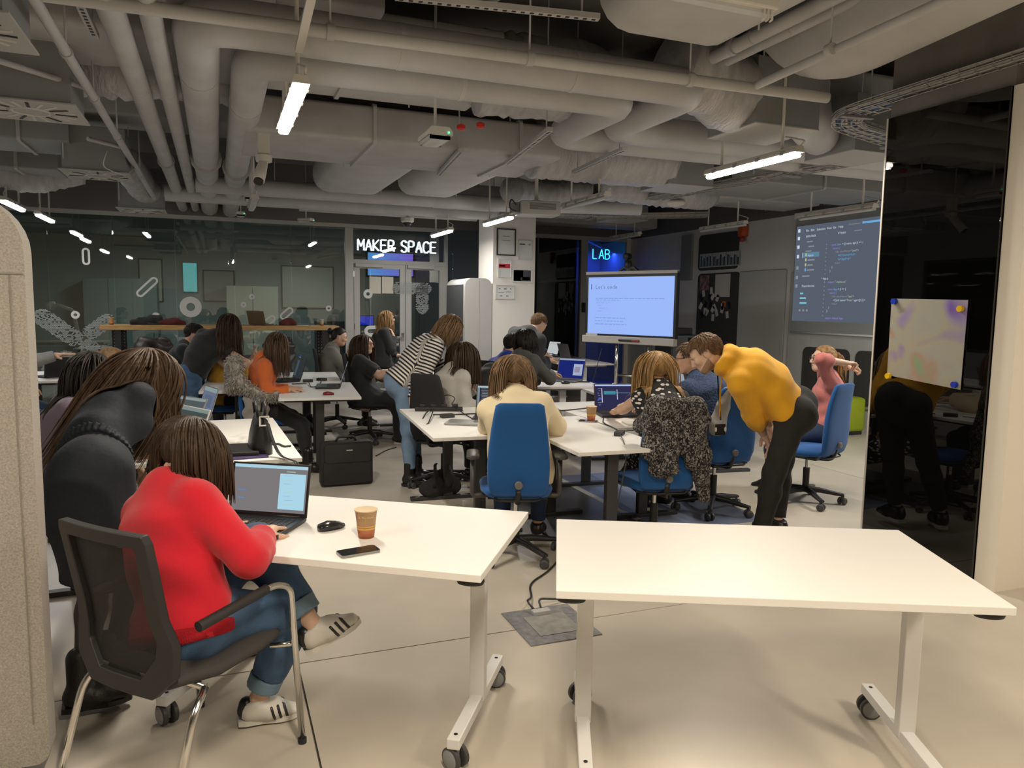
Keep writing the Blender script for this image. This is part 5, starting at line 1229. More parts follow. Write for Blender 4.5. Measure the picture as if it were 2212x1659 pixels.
    def handsdf(s, i, curl=.35, spread=.12, grip=None):
        k = s.k*(.98 if s.sex == 'f' else 1.08); q = SDF(.012); d = s.hd[i]; side = -1 if i == 0 else 1
        n = s.pal[i] if s.pal[i] is not None else V(0, 0, -1.)               # palm faces this way
        n = nrm(n-d*(n@d)); a = np.cross(n, d)*side                           # towards the thumb
        W = s.wri[i]; P = lambda f, l, u: W+(d*f+a*l+n*u)*k
        q.cap(W-d*.05*k, W+d*.01*k, .027*k, .024*k); q.cap(P(.02, .0, 0), P(.078, 0, .0), .0165*k, .0150*k, a, 1.95, k=.015)
        for j, (o, L) in enumerate(((.030, .072), (.010, .080), (-.011, .074), (-.031, .058))):
            sp = (o/.03)*spread; b = P(.084, o, 0); dd = nrm(d+a*sp); r0 = .0092*k
            for m, (fr, ang) in enumerate(((.44, curl), (.32, curl*2.1), (.24, curl*3.0))):
                v = dd*math.cos(ang)+n*math.sin(ang); e = b+v*L*fr*k
                q.cap(b, e, r0, r0*.93, k=.004); b = e; r0 *= .93
        b = P(.022, .026, .006); v = nrm(d*.62+a*.72+n*.32); e = b+v*.042*k; q.cap(b, e, .0145*k, .0112*k, k=.012)
        v2 = nrm(d*.85+a*.25+n*.42); q.cap(e, e+v2*.032*k, .0108*k, .0092*k, k=.004)
        return q
    def body(s, m, curl=(.35, .35), arms=True, h=.011, hres=.0045, fine=.005, spread=.12):
        q = SDF(.04); s.torso(q, -.004)
        for i in (0, 1): s.arm(q, i, 0); s.leg(q, i, -.003)
        q.cap(s.neck-s.up*.04*s.k, s.nk1, .052*s.k, .047*s.k, k=.04)
        for i in (0, 1):
            b = s.ank[i]; q.cap(b, b+s.toe[i]*.07-V(0, 0, .04), .026*s.k, .018*s.k, k=.02)
        parts = [skin(q, h), skin(s.headsdf(), fine)]
        for i in (0, 1): parts.append(skin(s.handsdf(i, curl[i], spread), hres))
        vs, fs, n = [], [], 0
        for v, f in parts: vs.append(v); fs.append(f+n); n += len(v)
        s.b = fast_mesh('body', np.concatenate(vs), np.concatenate(fs), m, s.root, s.base)
    def face(s, lip=(.42, .16, .14), brow=(.10, .06, .04), eyes=True):
        k = s.k; P = lambda a, b, u: s.hc+(s.hl*a+s.hf*b+s.hu*u)*k; T0 = np.stack([s.hl, s.hf, s.hu])
        if eyes:
            for sd in (-1, 1):
                mb = MB(); c = P(sd*.031, .0745, .004); prof = [(.0005, .0125), (.0045, .0118), (.0062, .0112), (.0095, .0082), (.0120, .002), (.0105, -.006), (.0005, -.0125)]
                T = frame(c-s.base, s.hl, s.hu, s.hf)@np.diag([k, k*.85, k, 1])
                n = 14; v = [(r*math.cos(2*PI*j/n), r*math.sin(2*PI*j/n), z) for r, z in prof for j in range(n)]
                f = [(a*n+j, a*n+(j+1) % n, (a+1)*n+(j+1) % n, (a+1)*n+j) for a in range(len(prof)-1) for j in range(n)]
                mb.add(v, f, 0, T); o = mesh_obj('eye', mb.v, mb.f, [M('eye white', (.6, .58, .55), .3), M('iris', (.05, .04, .035), .2)], s.root, [1 if a < 2 else 0 for a in range(len(prof)-1) for j in range(n)], True)
        mb = MB(); mb.tube([P(-.020, .0915, -.0575)-s.base, P(0, .0985, -.0555)-s.base, P(.020, .0915, -.0575)-s.base], [.003*k, .0065*k, .003*k], 8); mb.build('lips', M('lips %s' % (lip,), lip, .5), s.root, True)
        for sd in (-1, 1): MB().tube([P(sd*.014, .0945, .031)-s.base, P(sd*.03, .0925, .035)-s.base, P(sd*.047, .080, .030)-s.base], [.003*k, .004*k, .0018*k], 6).build('eyebrow', M('brow %s' % (brow,), brow, .8), s.root, True)
    def glasses(s, col=(.015, .013, .012)):
        k = s.k; P = lambda a, b, u: s.hc+(s.hl*a+s.hf*b+s.hu*u)*k-s.base; mb = MB()
        for sd in (-1, 1):
            mb.tube([P(sd*.033+.024*math.cos(t), .104, .002+.019*math.sin(t)) for t in np.linspace(0, 2*PI, 17)], .0024*k, 6)
            mb.tube([P(sd*.057, .102, .006), P(sd*.076, .075, .008), P(sd*.079, -.01, .004)], .0024*k, 6)
        mb.tube([P(-.010, .105, .006), P(.010, .105, .006)], .002*k, 6); mb.build('glasses', M('glasses %s' % (col,), col, .3), s.root, True)
    def garment(s, name, sdf, m, h=.010, noise=.004, ns=1.0, band=False, label=None):
        sdf.noise, sdf.nscale = noise, ns; s.lastq = sdf; v, f = skin(sdf, h); attr = None
        if band:
            n = len(v); acc = np.zeros(n); wt = np.zeros(n)
            rows = []
            for a, b, o, rad in [(s.pel, s.neck, 0, .115)]+[q_ for i in (0, 1) for q_ in ((s.sh[i]+(s.elb[i]-s.sh[i])*.05, s.elb[i], 0, .062), (s.elb[i], s.wri[i], .285*s.k, .062))]:
                ba = b-a; t0 = (v-a)@ba/(ba@ba); t = np.clip(t0, 0, 1); rows.append((np.linalg.norm(v-(a+t[:, None]*ba), axis=1)/rad, o+t0*np.linalg.norm(ba)))
            dm = np.min([q_[0] for q_ in rows], 0)
            for d, val in rows: w_ = np.exp(-(d-dm)*14); acc += w_*val; wt += w_
            attr = acc/(wt+1e-12)
        o = fast_mesh(name, v, f, m, s.root, s.base, attr=attr)
        if label: o['label'] = label
        return o
    def top(s, name, m, sleeve=.97, t=.012, hem=-.02, neckh=.44, loose=.006, noise=.004, ns=1., h=.010, band=False, puff=0, label=None, extra=None, arms=(True, True), drape=True):
        k = s.k; tq = SDF(.04); s.torso(tq, t, lo=min(hem, -.02)-.05)
        if hem > -.03: tq.p = [p for p in tq.p if not (isinstance(p[0], str) and abs((p[1]-s.pel)@s.up) < .06*k and (p[1]-s.pel)@s.fwd < 0)]
        if drape: tq.cap(s.chest-s.up*.03*k, s.pel+s.up*(hem-.03)*k, .094*k*s.w+t, .094*k*s.w+t, s.cl, 1.42, k=.05)
        q = SDF(.04); q.sub(tq, [(s.pel+s.up*hem*k, -s.up)])
        q.cap(s.girdle+s.up*.02*k, s.girdle+s.up*.05*k, .062*k+t, .055*k+t, s.cl, 1.25, k=.05)
        for i in (0, 1):
            if sleeve > 0 and arms[i]: s.arm(q, i, t+puff, sleeve, True, loose)
        # neckline: cut by a plane at the base of the neck
        pt = s.neck-s.up*(.50-neckh-.06)*k
        q.subs.append(((s.neck-s.up*.01*k+s.cf*.01, s.neck+s.up*.15*k+s.cf*.05, .050*k, .055*k, None, 1, None, .01), .01))
        if extra: extra(q)
        return s.garment(name, q, m, h, noise, ns, band, label)
    def trousers(s, name, m, length=.97, t=.010, loose=.006, waist=.10, noise=.006, ns=.75, h=.011, label=None, extra=None):
        q = SDF(.04); k = s.k; q2 = SDF(.04); s.torso(q2, t)
        q.p += q2.p[:2]+[p for p in q2.p if isinstance(p[0], str)][:2]
        cl = [(s.pel+s.up*waist*k, s.up)]; q.p = [(*p[:6], cl, p[7]) if not isinstance(p[0], str) else p for p in q.p]
        for i in (0, 1): s.leg(q, i, t, length, True, loose)
        if extra: extra(q)
        return s.garment(name, q, m, h, noise, ns, False, label)
    def shoe(s, i, m, kind='trainer', sole=m_sole, label=None):
        k = s.k*(.95 if s.sex == 'f' else 1.05); d = s.toe[i]; a = s.ank[i]; z = V(0, 0, 1)
        up = nrm(z-d*(z@d)); l = np.cross(d, up); P = lambda f, x, u: a+(d*f+l*x+up*u)*k
        q = SDF(.03); q.cap(P(-.035, 0, -.042), P(.06, 0, -.042), .040*k, .040*k, l, 1.05); q.cap(P(.05, 0, -.045), P(.152, 0, -.064), .040*k, .024*k, l, 1.5, k=.04)
        if kind == 'boot': q.cap(P(-.01, 0, .12), P(-.012, 0, -.03), .048*k, .046*k, k=.03)
        else: q.cap(P(-.012, 0, .01), P(-.012, 0, -.04), .046*k, .042*k, clip=[(P(0, 0, .012), nrm(up*.9-d*.25))], k=.03)
        s.shq = q; o = s.garment('boot' if kind == 'boot' else 'shoe', q, m, .007, 0, label=label)
        mb = MB(); out = [(-.078, .030), (-.05, .038), (.02, .036), (.09, .047), (.14, .042), (.178, .018), (.182, 0), (.178, -.018), (.14, -.042), (.09, -.047), (.02, -.036), (-.05, -.038), (-.078, -.030)]
        T = frame(P(0, 0, -.094)-s.base, d*k, l*k, up*k); mb.prism(out, 0, .022, 'z', 0, T); so = mb.build('sole', sole, o); return o
    # ---- hair made of many locks that fall over the head and the body
    def hair(s, m, style='long', length=.45, n=240, part=0., vol=.012, fringe=False, m2=None, coll=None, curl=0., fall=None, backfall=None, backsel=None, lockr=.0047, lenf=None, label=None, tailp=None):
        k = s.k; hs = s.headsdf(); L_ = s.hl; F_ = s.hf; U_ = s.hu; A = np.stack([L_, F_, U_]); c = s.hc+(U_*.022-F_*.012)*k
        R = V(.078, .098, .086)*k
        i = np.arange(n*3)+.5; ph = np.arccos(1-2*i/(n*3)); th = PI*(1+5**.5)*i
        D = np.stack([np.sin(ph)*np.cos(th), np.sin(ph)*np.sin(th), np.cos(ph)], 1)     # lat, fwd, up
        hl_f = .62 if style != 'short' else .60
        face_ = (D[:, 1] > .35) & (D[:, 2] < hl_f-(0.15 if fringe else 0)) | (D[:, 2] < np.where((D[:, 1] < .1) & (style == 'long'), -.66, -.48)) | ((D[:, 2] < -.05) & (D[:, 1] > .1)) | ((np.abs(D[:, 0]) > .86) & (D[:, 2] < .05) & (D[:, 1] > -.25) if style in ('short', 'tail', 'bun') else False)
        D = D[~face_]
        if style == 'short': D = D[D[:, 2] > -.52]
        n = len(D)
        P0 = c+(D*R)@A; N = nrm_rows((D/R)@A)
        if coll is None:
            coll = SDF(.05); s.torso(coll, .02)
            for a_ in (0, 1): s.arm(coll, a_, .018, .6)
        g = V(0, 0, -1) if fall is None else nrm(fall)
        gv = np.repeat(g[None], len(D), 0)
        if backfall is not None: gv[(D[:, 1] < .15) if backsel is None else backsel(D)] = nrm(backfall)
        mb_v, mb_f, fm = [], [], []; q = SDF(.02)
        # cap under the locks
        capq = SDF(.02); capq.ell(c+U_*.004*k, A, R+V(1, 1, 1)*vol*.55)
        pl = c+(F_*.045+U_*.030)*k; nn = nrm(F_*.82-U_*.62)
        capq.ell(c-(F_*.030+U_*.035)*k, A, V(.070, .062, .075)*k+vol*.4, k=.03)
        G = SDF.one
        class Cap:
            noise = 0
            def bounds(_, m_=.04): return capq.bounds(m_)
            def __call__(_, X):
                d = np.maximum(capq(X), (X-pl)@nn)
                if style in ('short', 'tail', 'bun'):
                    lx = np.abs((X-s.hc)@L_); fx = (X-s.hc)@F_; ux = (X-s.hc)@U_
                    d = np.maximum(d, -np.maximum(np.maximum(ux-.02*k, -(lx-.045*k)), -(fx+.03*k)))     # bare the ears
                    d = np.maximum(d, -(ux+.085*k))
                return d
        v, f = skin(Cap(), .007); parts = [(v, f)]
        steps = {'short': 4, 'tail': 7, 'bun': 7}.get(style, max(8, int(length/.032)))
        ln = {'short': .035, 'tail': .17, 'bun': .16}.get(style, length)*k
        X = P0+N*vol*.5; Nn = len(X); path = [X.copy()]
        crown = c+(U_*.086-F_*.02)*k
        if style in ('tail', 'bun'): tp = c+(-F_*.115+U_*.01)*k if tailp is None else np.asarray(tailp, float)
        w0 = (X-crown); w0 = w0-N*(w0*N).sum(1)[:, None]; w0 = nrm_rows(w0)
        sideoff = (D[:, 0]-part*.4); flow = nrm_rows(w0*.55+np.outer(np.sign(sideoff)*.8, L_)-.25*F_)
        flow = flow-N*(flow*N).sum(1)[:, None]
        if style == 'short': flow = nrm_rows(w0*.6+(F_*.35)*np.where(D[:, 2:3] > .5, 1, -.2)+N*.25+U_*-.2)
        dirn = nrm_rows(flow); jit = rng.normal(size=(Nn, 3))*.045
        lens = ln*(.86+.2*rng.random(Nn))
        if style == 'long': lens *= np.clip(.86+.30*D[:, 2], .55, 1.16)*(1 if lenf is None else lenf(D))
        for st in range(steps):
            fr = st/steps
            if style in ('tail', 'bun'):
                to = tp-X; dist = np.linalg.norm(to, axis=1)[:, None]; stepv = to/np.maximum(steps-st, 1)
                X = X+stepv
            else:
                gw = .10+.9*min(1, fr*2.4); dirn = nrm_rows(dirn*(1-gw*.5)+gv*gw*.55+jit*.25)
                if style == 'short': dirn = nrm_rows(flow+jit)
                X = X+dirn*(lens/steps)[:, None]
            e = hs(X); eps = .004
            off = vol*(.45+.5*((np.arange(Nn)*7) % 5)/5)
            for it in range(2):
                e = np.minimum(hs(X)-off*.9, 1); e2 = coll(X)-.004 if style not in ('short', 'bun') else np.full(Nn, 1.)
                for ee, fn in ((e, hs), (e2, coll)):
                    bad = ee < 0
                    if bad.any():
                        xb = X[bad]; gr = np.stack([fn(xb+V(*[eps if a == b else 0 for b in range(3)]))-fn(xb-V(*[eps if a == b else 0 for b in range(3)])) for a in range(3)], 1)
                        X[bad] = xb-nrm_rows(gr)*ee[bad][:, None]
            if curl: X = X+curl*np.stack([np.sin(st*1.7+np.arange(Nn)*2.1), np.cos(st*1.3+np.arange(Nn)*1.7), np.sin(st*2.1+np.arange(Nn))], 1)
            path.append(X.copy())
        if style == 'tail':                                            # gathered tail hanging from the tie
            nt_ = 46; tl = length*k; base = tp; dd = nrm(-F_*.5+g*.8)
            T_ = np.repeat(base[None], nt_, 0)+rng.normal(size=(nt_, 3))*.012; tail = [T_.copy()]; dcur = np.repeat(dd[None], nt_, 0)+rng.normal(size=(nt_, 3))*.10
            for st in range(9):
                dcur = nrm_rows(dcur*.75+g*.35+rng.normal(size=(nt_, 3))*.05); T_ = T_+dcur*tl/9
                bad = coll(T_) < .004
                if bad.any(): T_[bad] -= s.fwd*.02
                tail.append(T_.copy())
            parts.append(lock_mesh(tail, .011*k, 5))
        if style == 'bun':
            bq = SDF(.02); bq.ell(tp-F_*.02*k, A, V(.042, .036, .042)*k); parts.append(skin(bq, .006))
        parts.append(lock_mesh(path, lockr*k if style != 'short' else .0062*k, 5))
        vs, fs, nn_, mi = [], [], 0, []
        for v, f in parts: vs.append(v); fs.append(np.asarray(f)+nn_); nn_ += len(v); mi += [0]*len(f)
        o = fast_mesh('hair', np.concatenate(vs), np.concatenate(fs), [m], s.root, s.base)
        if label: o['label'] = label
        return o
def nrm_rows(v): return v/np.maximum(np.linalg.norm(v, axis=1), 1e-9)[:, None]
def lock_mesh(path, r, sides=5):
    P = np.stack(path, 1); n, m, _ = P.shape; T = np.gradient(P, axis=1); T = T/np.maximum(np.linalg.norm(T, axis=2), 1e-9)[..., None]
    ref = np.array([.31, .52, .79]); u = np.cross(T, ref); u = u/np.maximum(np.linalg.norm(u, axis=2), 1e-9)[..., None]; w = np.cross(T, u)
    prof = np.interp(np.linspace(0, 1, m), [0, .12, .6, 1], [.7, 1, .95, .12])*r
    a = np.arange(sides)*2*PI/sides
    ringv = P[:, :, None]+prof[None, :, None, None]*(np.cos(a)[None, None, :, None]*u[:, :, None]+np.sin(a)[None, None, :, None]*w[:, :, None])
    idx = np.arange(n*m*sides).reshape(n, m, sides); nx = np.roll(idx, -1, 2)
    f = np.stack([idx[:, :-1], nx[:, :-1], nx[:, 1:], idx[:, 1:]], -1).reshape(-1, 4)
    return ringv.reshape(-1, 3), f
def hairmat(name, col, var=.45):
    m = mat(name, col, .5, var=var, vs=55, stretch=(1, 1, .12), bump=.35, bs=160, spec=.28); return m
h_black = hairmat('black hair', (.012, .009, .008)); h_brown = hairmat('brown hair', (.078, .047, .028)); h_dbrown = hairmat('dark brown hair', (.045, .027, .016)); h_blond = hairmat('dark blond hair', (.30, .18, .075)); h_lbrown = hairmat('light brown hair', (.15, .092, .048)); h_short = hairmat('short fair brown hair', (.13, .075, .035))
# ---------------------------------------------------------------- the crowd, one by one
Z = V(0, 0, 1)
def floor_feet(p, face, spread=.11, fwd=0.0, z=.085, stagger=0.0):
    f = heading(face); l = np.cross(f, Z)
    return [V(p[0], p[1], 0)+f*(fwd+stagger)-l*spread+Z*z, V(p[0], p[1], 0)+f*(fwd-stagger)+l*spread+Z*z]
def seat(key, p, deg=None, off=.035):
    f = p.fwd*V(1, 1, 0) if deg is None else heading(deg); f = nrm(f); c = CH[key]; c.location = (p.pel[0]+f[0]*off, p.pel[1]+f[1]*off, 0); c.rotation_euler = (0, 0, math.atan2(-f[0], f[1]))
def seat_feet(pel, face, fwd=.42, spread=.13, z=.085): return floor_feet(pel, face, spread, fwd, z)

# woman in red, front left
cf = heading(math.degrees(VC-YAW)); pel = V(-.133, 2.765, .565)+cf*.01
p = Person('woman in red sweater and rolled jeans typing on a laptop with crossed legs', 1.62, pel-Z*.045, at(370, 1072, 2.70), 32, w=1.06, nkw=(.5, .9),
    headdir=42, head=(0, 27, 4), hands=[at(532, 1138, 2.98), at(568, 1158, 2.80)], feet=[at(678, 1352, 2.86), pz(556, 1512, .095)], curve=.03,
    arm_pole=[-Z-heading(90)*.3, -Z+heading(110)*1.1], leg_pole=[heading(45)+Z*.5, heading(45)+Z*.3], toes=(nrm(heading(62)+Z*.42), nrm(heading(68)-Z*.02)), hand_dir=(nrm(heading(45)-Z*.2), nrm(heading(12)+Z*.12)), seated=True)
p.body(m_skin2, curl=(.4, .45), hres=.004)
p.top('sweater', cloth('red knit', (.58, .006, .022), .9, .3, 420, .08, 6, .2), sleeve=.96, t=.020, hem=-.05, loose=.012, noise=.006, ns=.75, h=.009)
m_rib = mat('red rib', (.50, .005, .018), .9, bump=.9, bs=60, stretch=(8, 8, .6))
q = SDF(.02); tq = SDF(.04); p.torso(tq, .0235, lo=-.15); tq.cap(p.chest-p.up*.03, p.pel-p.up*.08, .094*p.w+.0235, .094*p.w+.0235, p.cl, 1.42, k=.05)
q.sub(tq, [(p.pel-p.up*.055, -p.up), (p.pel-p.up*.0, p.up)]); p.garment('ribbed_hem', q, m_rib, .009, .003, .8, label='ribbed hem of the red sweater')
p.trousers('jeans', m_denim, .86, .012, .016, .12, .005, .9, h=.010)
m_cuff = mat('turned up denim', (.15, .24, .33), .85, bump=.2, bs=200)
for i in (0, 1):
    q = SDF(.02); d = nrm(p.ank[i]-p.kne[i]); c = p.kne[i]+(p.ank[i]-p.kne[i])*.72; e = c+d*.055
    q.cap(c-d*.02, e+d*.02, .067, .064, clip=[(e, d), (c, -d)], k=.004); p.garment('rolled_cuff', q, m_cuff, .006, .002, label='paler turned up jeans cuff')
for i in (0, 1):
    o = p.shoe(i, mat('white trainer leather', (.60, .58, .54), .5))
    a, d = p.ank[i], p.toe[i]; up = nrm(Z-d*(Z@d)); l = np.cross(d, up)
    sq = p.shq
    class Stripe:
        noise = 0
        def __init__(z_, sd): z_.sd = sd
        def bounds(_, m_=.03): return sq.bounds(.02)
        def __call__(z_, X):
            f_, l_, u_ = (X-a)@d, (X-a)@l*z_.sd, (X-a)@up; e = np.minimum.reduce([np.abs(f_-.050-.024*j+.28*(u_+.02))-.0055 for j in range(3)])
            return np.maximum.reduce([sq(X)-.0022, e, .018-l_, u_+.012, -u_-.070])
    for sd in (-1, 1): v, f = skin(Stripe(sd), .0035); fast_mesh('side_stripes', v, f, m_blk, o, p.base)
    q = SDF(.01); q.cap(a-d*.040-up*.010, a-d*.044-up*.035, .030, .032, l, 1.0); v, f = skin(q, .006); fast_mesh('heel_tab', v, f, m_blk, o, p.base)
    mb = MB()
    for j in range(4): mb.tube([a+d*(.06+.02*j)+up*(-.012-.011*j)-l*.02-p.base, a+d*(.065+.02*j)+up*(-.002-.011*j)-p.base, a+d*(.06+.02*j)+up*(-.012-.011*j)+l*.02-p.base], .0035, 5)
    mb.build('laces', m_sole, o)
p.hair(h_dbrown, 'long', .30, 640, part=.2, vol=.016, fringe=True, lockr=.0050)
p.face()

# woman in navy dress, leaning at the left
p = Person('woman in navy dress with very long brown hair leaning over a laptop', 1.72, at(185, 1050, 3.02), at(284, 886, 3.42), 24, nkw=(.15, 1.2), w=.88,
    headdir=38, head=(0, 16, 0), hands=[at(345, 965, 4.0), at(322, 1003, 3.8)], feet=[pz(236, 1440, .10), pz(178, 1492, .10)], curve=.07,
    arm_pole=[-Z, -Z-heading(30)*.5+heading(120)*.2], leg_pole=[heading(35), heading(35)], toes=(heading(60), heading(62)), hand_dir=(nrm(heading(70)-Z*.05), nrm(heading(68)-Z*.05)))
p.body(m_skin, hres=.005)
m_navy = cloth('dark navy crepe', (.012, .017, .027), .8, .3, 30, .1, 4, 0)
def skirt(q):
    k = p.k
    for i in (0, 1): q.cap(p.hip[i], p.hip[i]+(p.kne[i]-p.hip[i])*.95, .11*k, .12*k, k=.12, clip=[(p.hip[i]+(p.kne[i]-p.hip[i])*.97, -Z)])
    c = (p.hip[0]+p.hip[1])/2; b = (p.kne[0]+p.kne[1])/2; q.cap(c, b, .125*k, .16*k, p.lat, 1.25, clip=[(b-Z*.02, -Z)], k=.05)
p.top('dress', m_navy, .66, .013, -.12, loose=.012, noise=.010, ns=.55, extra=skirt)
dq, wc_ = p.lastq, p.pel+p.up*.155*p.k
class Band:
    noise = 0
    def bounds(_, m_=.03): return dq.bounds(.03)
    def __call__(_, X):
        h = (X-wc_)@p.up; a_ = np.arctan2((X-wc_)@p.lat, (X-wc_)@p.fwd)
        return np.maximum.reduce([dq(X)-.007-.003*np.sin(a_*46), np.abs(h)-.020, np.linalg.norm(X-wc_, axis=1)-.24, (X-wc_)@p.fwd-.1])
v, f = skin(Band(), .007); fast_mesh('waistband', v, f, m_navy, p.root, p.base)
for i in (0, 1): q = SDF(.03); p.leg(q, i, .006, .97); p.garment('stocking', q, M('grey tights', (.045, .040, .038), .7), .011, .001)
for i in (0, 1): p.shoe(i, mat('black boot leather', (.014, .013, .012), .5, bump=.3, bs=60), 'boot', m_blk)
p.hair(h_brown, 'long', .66, 560, part=0, vol=.018, lockr=.0056, backfall=-p.up*.45-p.lat*.95-Z*.25, backsel=lambda D: (D[:, 0] < .15) | (D[:, 1] < -.15), lenf=lambda D: np.where((D[:, 0] > .05) & (D[:, 1] > -.15), .5, 1))

# seated girl with black hair, at the left edge
p = Person('woman with long black hair in a lilac top sitting behind the felt screen', 1.64, at(145, 1062, 3.95), at(160, 905, 4.0), 60, headdir=70, head=(0, 20, 0),
    hands=[at(330, 940, 4.25), at(300, 965, 4.15)], feet=seat_feet(at(145, 1062, 3.95), 60), hand_dir=(nrm(heading(60)+Z*.5), heading(70)), seated=True)
p.body(m_skin, curl=(.2, .3)); p.top('blouse', cloth('lilac cotton', (.13, .10, .15)), .93, .016, -.10); p.trousers('trousers', m_blackc)
for i in (0, 1): p.shoe(i, m_blk)
p.hair(h_black, 'long', .46, 300, vol=.018)
# light brown hair behind her
p = Person('woman with light brown hair pinned up, mostly hidden behind the black haired woman', 1.66, at(222, 990, 5.1), at(226, 868, 5.15), 20, headdir=20, head=(0, 12, 0), hands=[at(300, 905, 5.3), None], feet=seat_feet(at(222, 990, 5.1), 40), seated=True)
p.body(m_skin); p.top('blouse', cloth('black viscose', (.014, .013, .015)), .93); p.trousers('trousers', m_blackc)
for i in (0, 1): p.shoe(i, m_blk)
p.hair(h_lbrown, 'bun', .4, 260, vol=.016)
# arm behind the felt screen
pl = at(8, 860, 7.2)
p = Person('person in grey shirt behind the felt screen pointing with an outstretched hand', 1.75, pl, at(12, 735, 7.2), 80, 'm', headdir=80, hands=[at(60, 835, 7.4), at(122, 768, 7.2)], feet=seat_feet(pl, 80), hand_dir=(None, nrm(heading(90)+Z*.15)), seated=True)
p.body(m_skin, curl=(.3, .08)); p.top('shirt', cloth('pale grey shirt', (.25, .26, .26)), .97, .014, -.06); p.trousers('trousers', m_ddenim); p.hair(h_short, 'short')
for i in (0, 1): p.shoe(i, m_blk)

# woman in black t-shirt and jeans, leaning
pl = at(412, 812, 8.0)
p = Person('woman in black t-shirt and blue jeans with long hair leaning on the fur jacket chair', 1.72, pl, at(480, 716, 8.05), 62, twist=-35, headdir=70, head=(0, 30, 0),
    hands=[at(505, 815, 8.4), at(498, 806, 7.75)], feet=[pz(408, 975, .09), pz(425, 990, .09)], curve=.06, arm_pole=[-Z, heading(90)*.4-Z*.2], hand_dir=(None, nrm(heading(60)-Z*.7)))
p.body(m_skin); p.top('t_shirt', m_blackc, .18, .014, .05, loose=.012); p.trousers('jeans', m_denim, .97, .010, .004, .06)
mb = MB(); b = p.pel-p.fwd*.155+p.lat*.075; mb.box(-.03, .03, -.002, .002, -.004, .004, T=TR(b-p.base, rotz_of(62))); mb.build('pocket_label', m_sticker, p.root)
for i in (0, 1): p.shoe(i, m_blk)
p.hair(h_dbrown, 'long', .52, 300, vol=.016); p.face()
# man behind her
pl = at(392, 838, 9.2)
p = Person('man with short dark hair in a dark green jumper behind the woman in jeans', 1.78, pl, at(404, 742, 9.25), 70, 'm', headdir=78, head=(0, 25, 0), hands=[at(470, 800, 9.4), at(470, 805, 9.2)], feet=seat_feet(pl, 60), curve=.06, seated=True)
p.body(m_skin2); p.top('jumper', cloth('dark green jumper', (.010, .017, .018)), .97, .016, -.05); p.trousers('trousers', m_blackc); p.hair(hairmat('very dark short hair', (.02, .014, .011)), 'short')
for i in (0, 1): p.shoe(i, m_blk)
# mustard
pl = at(478, 862, 8.45)
p = Person('person in mustard yellow top on the blue chair behind the woman in jeans', 1.66, pl, at(488, 775, 8.5), 72, headdir=85, head=(0, 8, 0), hands=[at(535, 790, 8.7), at(545, 775, 8.5)], feet=seat_feet(pl, 72), hand_dir=(None, nrm(Z+heading(60)*.2)), seated=True)
p.body(m_skin, curl=(.3, .15)); p.top('blouse', cloth('mustard cotton', (.42, .22, .018)), .6, .018, -.08, loose=.015, noise=.007); p.trousers('trousers', m_blackc); p.hair(h_dbrown, 'bun', .4, 220); p.face()
for i in (0, 1): p.shoe(i, m_blk)
seat('mustard', p)
# orange
pl = at(572, 878, 7.55)
p = Person('woman in orange top with long brown hair looking at her phone', 1.68, pl, at(578, 768, 7.5), 75, headdir=72, head=(0, 30, 0), hands=[at(628, 838, 7.75), at(626, 842, 7.45)], feet=[pz(715, 945, .09), pz(668, 1000, .09)], curve=.05, arm_pole=[-Z, -Z+heading(140)*.25], hand_dir=(heading(70), heading(60)), seated=True)
p.body(m_skin); p.top('hooded_top', cloth('orange jersey', (.60, .13, .025)), .96, .016, -.08, noise=.006, extra=lambda q: q.cap(p.neck-p.cf*.07-p.cl*.05, p.neck-p.cf*.07+p.cl*.05, .045, .045, k=.05)); p.trousers('trousers', m_blackc)
for i in (0, 1): p.shoe(i, m_blk, 'boot', m_blk)
p.hair(h_brown, 'long', .42, 300, vol=.016)
seat('orange', p)
# grey sweater
pl = at(722, 830, 10.0)
p = Person('woman in grey sweater with dark hair resting her chin on her hand', 1.66, pl, at(722, 758, 10.0), 75, headdir=85, head=(0, 18, 0), hands=[at(760, 760, 10.1), at(752, 762, 9.95)], feet=seat_feet(pl, 75), curve=.08, hand_dir=(Z, nrm(Z+heading(90)*.1)), seated=True)
p.body(m_skin); p.top('sweater', cloth('mid grey knit', (.15, .145, .13)), .95, .02, -.08, noise=.006); p.trousers('trousers', m_blackc); p.hair(h_black, 'bun', .4, 240); p.face()
for i in (0, 1): p.shoe(i, m_blk)
seat('greysw', p)
# black dress
pl = at(792, 860, 8.95)
p = Person('woman in black short sleeved dress and glasses turned to the right', 1.68, pl, at(782, 778, 9.0), 85, w=1.18, headdir=105, head=(0, 2, 0), hands=[at(862, 800, 9.1), at(862, 800, 8.8)], feet=seat_feet(pl, 88), curve=.03, arm_pole=[-Z, -Z+heading(150)*.3], hand_dir=(heading(90), nrm(heading(80)+Z*.1)), seated=True)
p.body(m_skin2)
def dress(q):
    for i in (0, 1): q.cap(p.hip[i], p.kne[i], .115, .095, k=.08); q.cap(p.kne[i], p.ank[i]+Z*.02, .10, .09, k=.08)
p.top('dress', m_blackc, .42, .020, -.12, loose=.02, noise=.006, extra=dress); p.hair(h_dbrown, 'long', .42, 280, part=-.3); p.face(); p.glasses((.12, .015, .03))
for i in (0, 1): p.shoe(i, m_blk)
seat('dress', p)
